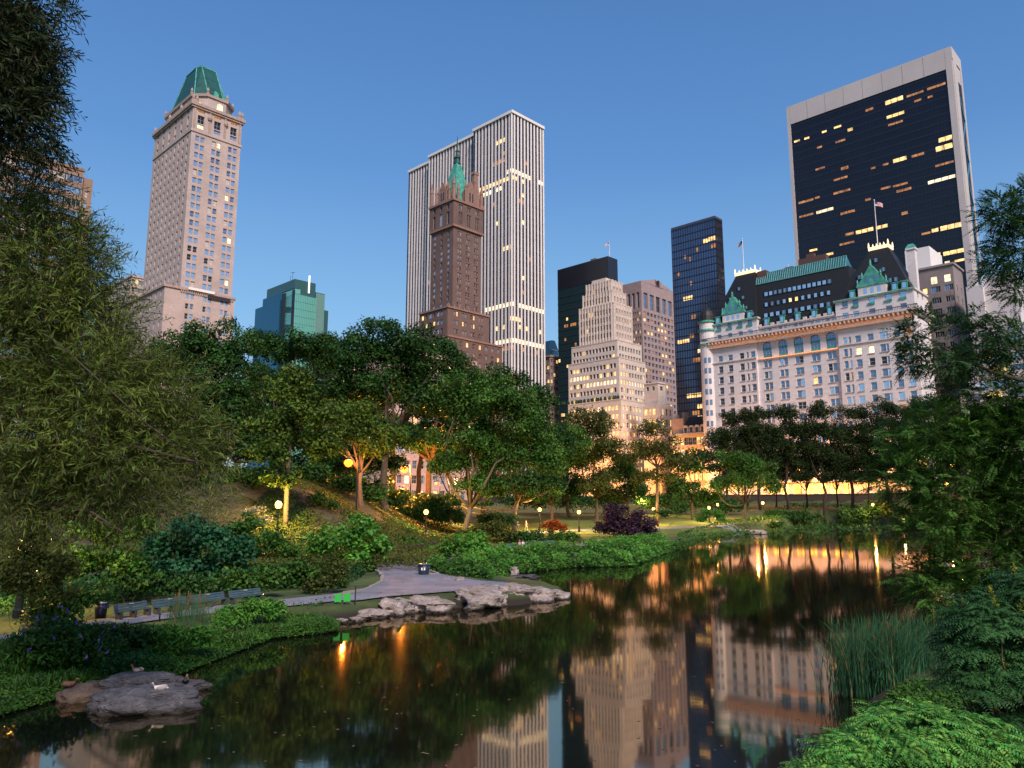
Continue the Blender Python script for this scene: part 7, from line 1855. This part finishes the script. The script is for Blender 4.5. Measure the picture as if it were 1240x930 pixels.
# ------------------------------------------------------------------ people
def person(label, loc, rz, pose, top, bottom, skin, hair, s=1.0):
    root = tag(empty('person', loc, rz), label, 'person', 'people by the far bench and path')
    J = {}
    if pose == 'sit':   # root at seat front floor; faces -y
        J = dict(pel=(0, .12, .50), ch=(0, .17, .82), nk=(0, .15, 1.02), hd=(0, .12, 1.12), ht=(0, .12, 1.25))
        for s_, k in ((-1, 'l'), (1, 'r')):
            J.update({k+'hip': (s_*.10, .08, .50), k+'kn': (s_*.12, -.34, .52), k+'an': (s_*.12, -.36, .09), k+'to': (s_*.12, -.54, .05), k+'sh': (s_*.19, .16, .96), k+'el': (s_*.25, .08, .70), k+'wr': (s_*.10, -.14, .60), k+'ha': (s_*.07, -.22, .58)})
    else:
        J = dict(pel=(0, 0, .93), ch=(0, -.01, 1.25), nk=(0, -.02, 1.47), hd=(0, -.04, 1.57), ht=(0, -.03, 1.70))
        for s_, k in ((-1, 'l'), (1, 'r')):
            f = s_*.22
            J.update({k+'hip': (s_*.10, 0, .90), k+'kn': (s_*.10, -.06-f*.55, .50), k+'an': (s_*.10, -f, .09), k+'to': (s_*.10, -f-.17, .04), k+'sh': (s_*.19, 0, 1.40), k+'el': (s_*.24, f*.5, 1.13), k+'wr': (s_*.22, f*1.0-.08, .90), k+'ha': (s_*.21, f*1.1-.10, .80)})
    rad = dict(pel=.14, ch=.15, nk=.055, hd=.09, ht=.07, hip=.10, kn=.065, an=.045, to=.035, sh=.07, el=.045, wr=.033, ha=.035)
    E = [('pel', 'ch'), ('ch', 'nk'), ('nk', 'hd'), ('hd', 'ht')]
    for k in 'lr': E += [('pel', k+'hip'), (k+'hip', k+'kn'), (k+'kn', k+'an'), (k+'an', k+'to'), ('ch', k+'sh'), (k+'sh', k+'el'), (k+'el', k+'wr'), (k+'wr', k+'ha')]
    names = list(J); me = bpy.data.meshes.new('body'); me.from_pydata([tuple(c*s for c in J[n]) for n in names], [(names.index(a), names.index(b)) for a, b in E], [])
    o = link('body', me, root)
    md = o.modifiers.new('Skin', 'SKIN'); md.use_smooth_shade = True
    for n, sv in zip(names, me.skin_vertices[0].data):
        r = rad.get(n, rad.get(n[1:], .06))*s; sv.radius = (r, r*(.75 if n in ('ch', 'pel') else 1)); sv.use_root = (n == 'pel')
    o.modifiers.new('Sub', 'SUBSURF').levels = 2
    dg_ = bpy.context.evaluated_depsgraph_get(); m2 = bpy.data.meshes.new_from_object(o.evaluated_get(dg_)); o.modifiers.clear(); o.data = m2
    m2.materials.clear()
    for m_ in (top, bottom, skin): m2.materials.append(m_)
    zn = J['nk'][2]*s-.02; zw = (J['pel'][2]+.06)*s
    for p_ in m2.polygons:
        c = p_.center
        hand = min((Vector(J[k+'ha'])*s-c).length for k in 'lr') < .085*s
        if c.z > zn or hand: i = 2
        elif pose == 'sit': i = 1 if (c.z < .60*s and c.y < .16*s and (abs(c.z-.5) < .14*s or c.z < .5) and min((Vector(J[k+'el'])*s-c).length for k in 'lr') > .12) else 0
        else: i = 1 if c.z < zw and abs(c.x) < .185*s else 0
        p_.material_index = i; p_.use_smooth = True
    hd = Vector(J['hd'])*s
    mb = MB(); mb.lathe([(.085*s, .02*s), (.10*s, .06*s), (.088*s, .125*s), (.05*s, .165*s), (.01, .18*s)], tuple(hd+Vector((0, .022*s, -.0))), 12); mb.build('hair', hair, root, smooth=True)
    mb = MB()
    for q in (-.032, .032): mb.lathe(ball(.010*s), tuple(hd+Vector((q*s, -.088*s, .045*s))), 6)
    mb.lathe([(.004, .02*s), (.014*s, -.008*s), (.002, -.012*s)], tuple(hd+Vector((0, -.098*s, .02*s))), 5); mb.box(hd.x-.022*s, hd.x+.022*s, hd.y-.093*s, hd.y-.084*s, hd.z-.024*s, hd.z-.015*s)
    mb.build('face', mat('face_features', (.10,.05,.04), .6), root)
    return root
sk = mat('skin', (.45,.27,.20), .6); hr1 = mat('hair_brown', (.05,.03,.02), .8); hr2 = mat('hair_fair', (.25,.16,.08), .8)
w1 = mat('shirt_white', (.65,.63,.62), .85); w2 = mat('shirt_pink', (.55,.30,.26), .85); j1 = mat('jeans', (.05,.07,.13), .9); j2 = mat('trousers_pale', (.45,.42,.40), .9)
d_ = pts[2]-pts[1]; br = math.atan2(d_.y, d_.x); c = (pts[1]+pts[2])/2; zb_ = max(fz, hz(pts[1].x, pts[1].y))
u = Vector((math.cos(br), math.sin(br)))
a1 = c-Vector((u.x, u.y, 0))*.42; a2 = c+Vector((u.x, u.y, 0))*.12
person('seated person in pink at the left on the far bench', (a1.x, a1.y, zb_-.03), br, 'sit', w2, j2, sk, hr2, .68)
person('seated person in white beside the one in pink', (a2.x, a2.y, zb_-.03), br, 'sit', w1, j2, sk, hr1, .68)
for px, Y, lab, t_, b2, rz in ((627, 105.5, 'walker in pale blue on the far path, left of two', mat('shirt_paleblue', (.35,.40,.55), .85), j1, -1.5), (637, 106.5, 'walker in rosy white on the far path, right of two', mat('shirt_rose', (.55,.40,.42), .85), j2, 1.5)):
    x = base_at(px, Y); person(lab, (x[0], x[1], x[2]+.06), rz, 'walk', t_, b2, sk, hr1, .8)

# ------------------------------------------------------------------ sky, sun, camera
w = bpy.data.worlds.new('World'); SC.world = w; w.use_nodes = True
nt = w.node_tree; N = nt.nodes; Lk = nt.links; bg = N['Background']
SUN_EL, SUN_AZ = math.radians(7.0), math.radians(160.0)     # azimuth clockwise from +Y: low, behind and to the right
sky = N.new('ShaderNodeTexSky'); sky.sky_type = 'NISHITA'; sky.sun_disc = False; sky.sun_elevation = math.radians(3.0); sky.sun_rotation = SUN_AZ
sky.dust_density = .6; sky.ozone_density = 3.0; sky.air_density = 1.0
tc = N.new('ShaderNodeTexCoord'); sx = N.new('ShaderNodeSeparateXYZ'); Lk.new(tc.outputs['Generated'], sx.inputs[0])
rp = N.new('ShaderNodeValToRGB'); el = rp.color_ramp.elements
stops = [(0.0, (.40,.55,.74)), (.12, (.33,.54,.78)), (.25, (.22,.425,.72)), (.42, (.105,.255,.58)), (.62, (.065,.175,.45)), (1.0, (.04,.11,.32))]
el[0].position = 0; el[0].color = (*stops[0][1], 1); el[1].position = 1; el[1].color = (*stops[-1][1], 1)
for p_, c_ in stops[1:-1]: e = el.new(p_); e.color = (*c_, 1)
Lk.new(sx.outputs[2], rp.inputs[0])
mx = N.new('ShaderNodeMix'); mx.data_type = 'RGBA'; mx.inputs['Factor'].default_value = .80
sc_ = N.new('ShaderNodeMix'); sc_.data_type = 'RGBA'; sc_.blend_type = 'MULTIPLY'; sc_.inputs['Factor'].default_value = 1; sc_.inputs[7].default_value = (.6, .6, .6, 1)
Lk.new(sky.outputs[0], sc_.inputs[6]); Lk.new(sc_.outputs[2], mx.inputs[6]); 
Lk.new(rp.outputs[0], mx.inputs[7])
Lk.new(mx.outputs[2], bg.inputs['Color']); bg.inputs['Strength'].default_value = 1.0

sd = bpy.data.lights.new('sun', 'SUN'); sd.energy = 4.7; sd.angle = math.radians(16); sd.color = (1, .82, .72)
so = bpy.data.objects.new('sun', sd); COL.objects.link(so)
d = Vector((math.sin(SUN_AZ)*math.cos(math.radians(41)), math.cos(SUN_AZ)*math.cos(math.radians(41)), math.sin(math.radians(41))))
so.rotation_euler = d.to_track_quat('Z', 'Y').to_euler()

cd = bpy.data.cameras.new('camera'); cam = bpy.data.objects.new('camera', cd); COL.objects.link(cam)
cd.sensor_width = 36; cd.lens = 36*F/1240; cd.clip_end = 20000; cd.clip_start = .05
cam.location = (0, 0, CAMZ); cam.rotation_euler = (math.pi/2+PITCH, 0, 0)
SC.camera = cam
SC.render.engine = 'CYCLES'
SC.cycles.use_denoising = True
SC.cycles.max_bounces = 5; SC.cycles.diffuse_bounces = 2; SC.cycles.glossy_bounces = 3; SC.cycles.transmission_bounces = 2; SC.cycles.transparent_max_bounces = 4
SC.cycles.sample_clamp_indirect = 6.0; SC.cycles.caustics_reflective = False; SC.cycles.caustics_refractive = False
SC.cycles.use_light_tree = True
vs_ = SC.view_settings; vs_.view_transform = 'Standard'; vs_.look = 'None'; vs_.exposure = 0.0; vs_.gamma = 1.0; vs_.use_curve_mapping = False
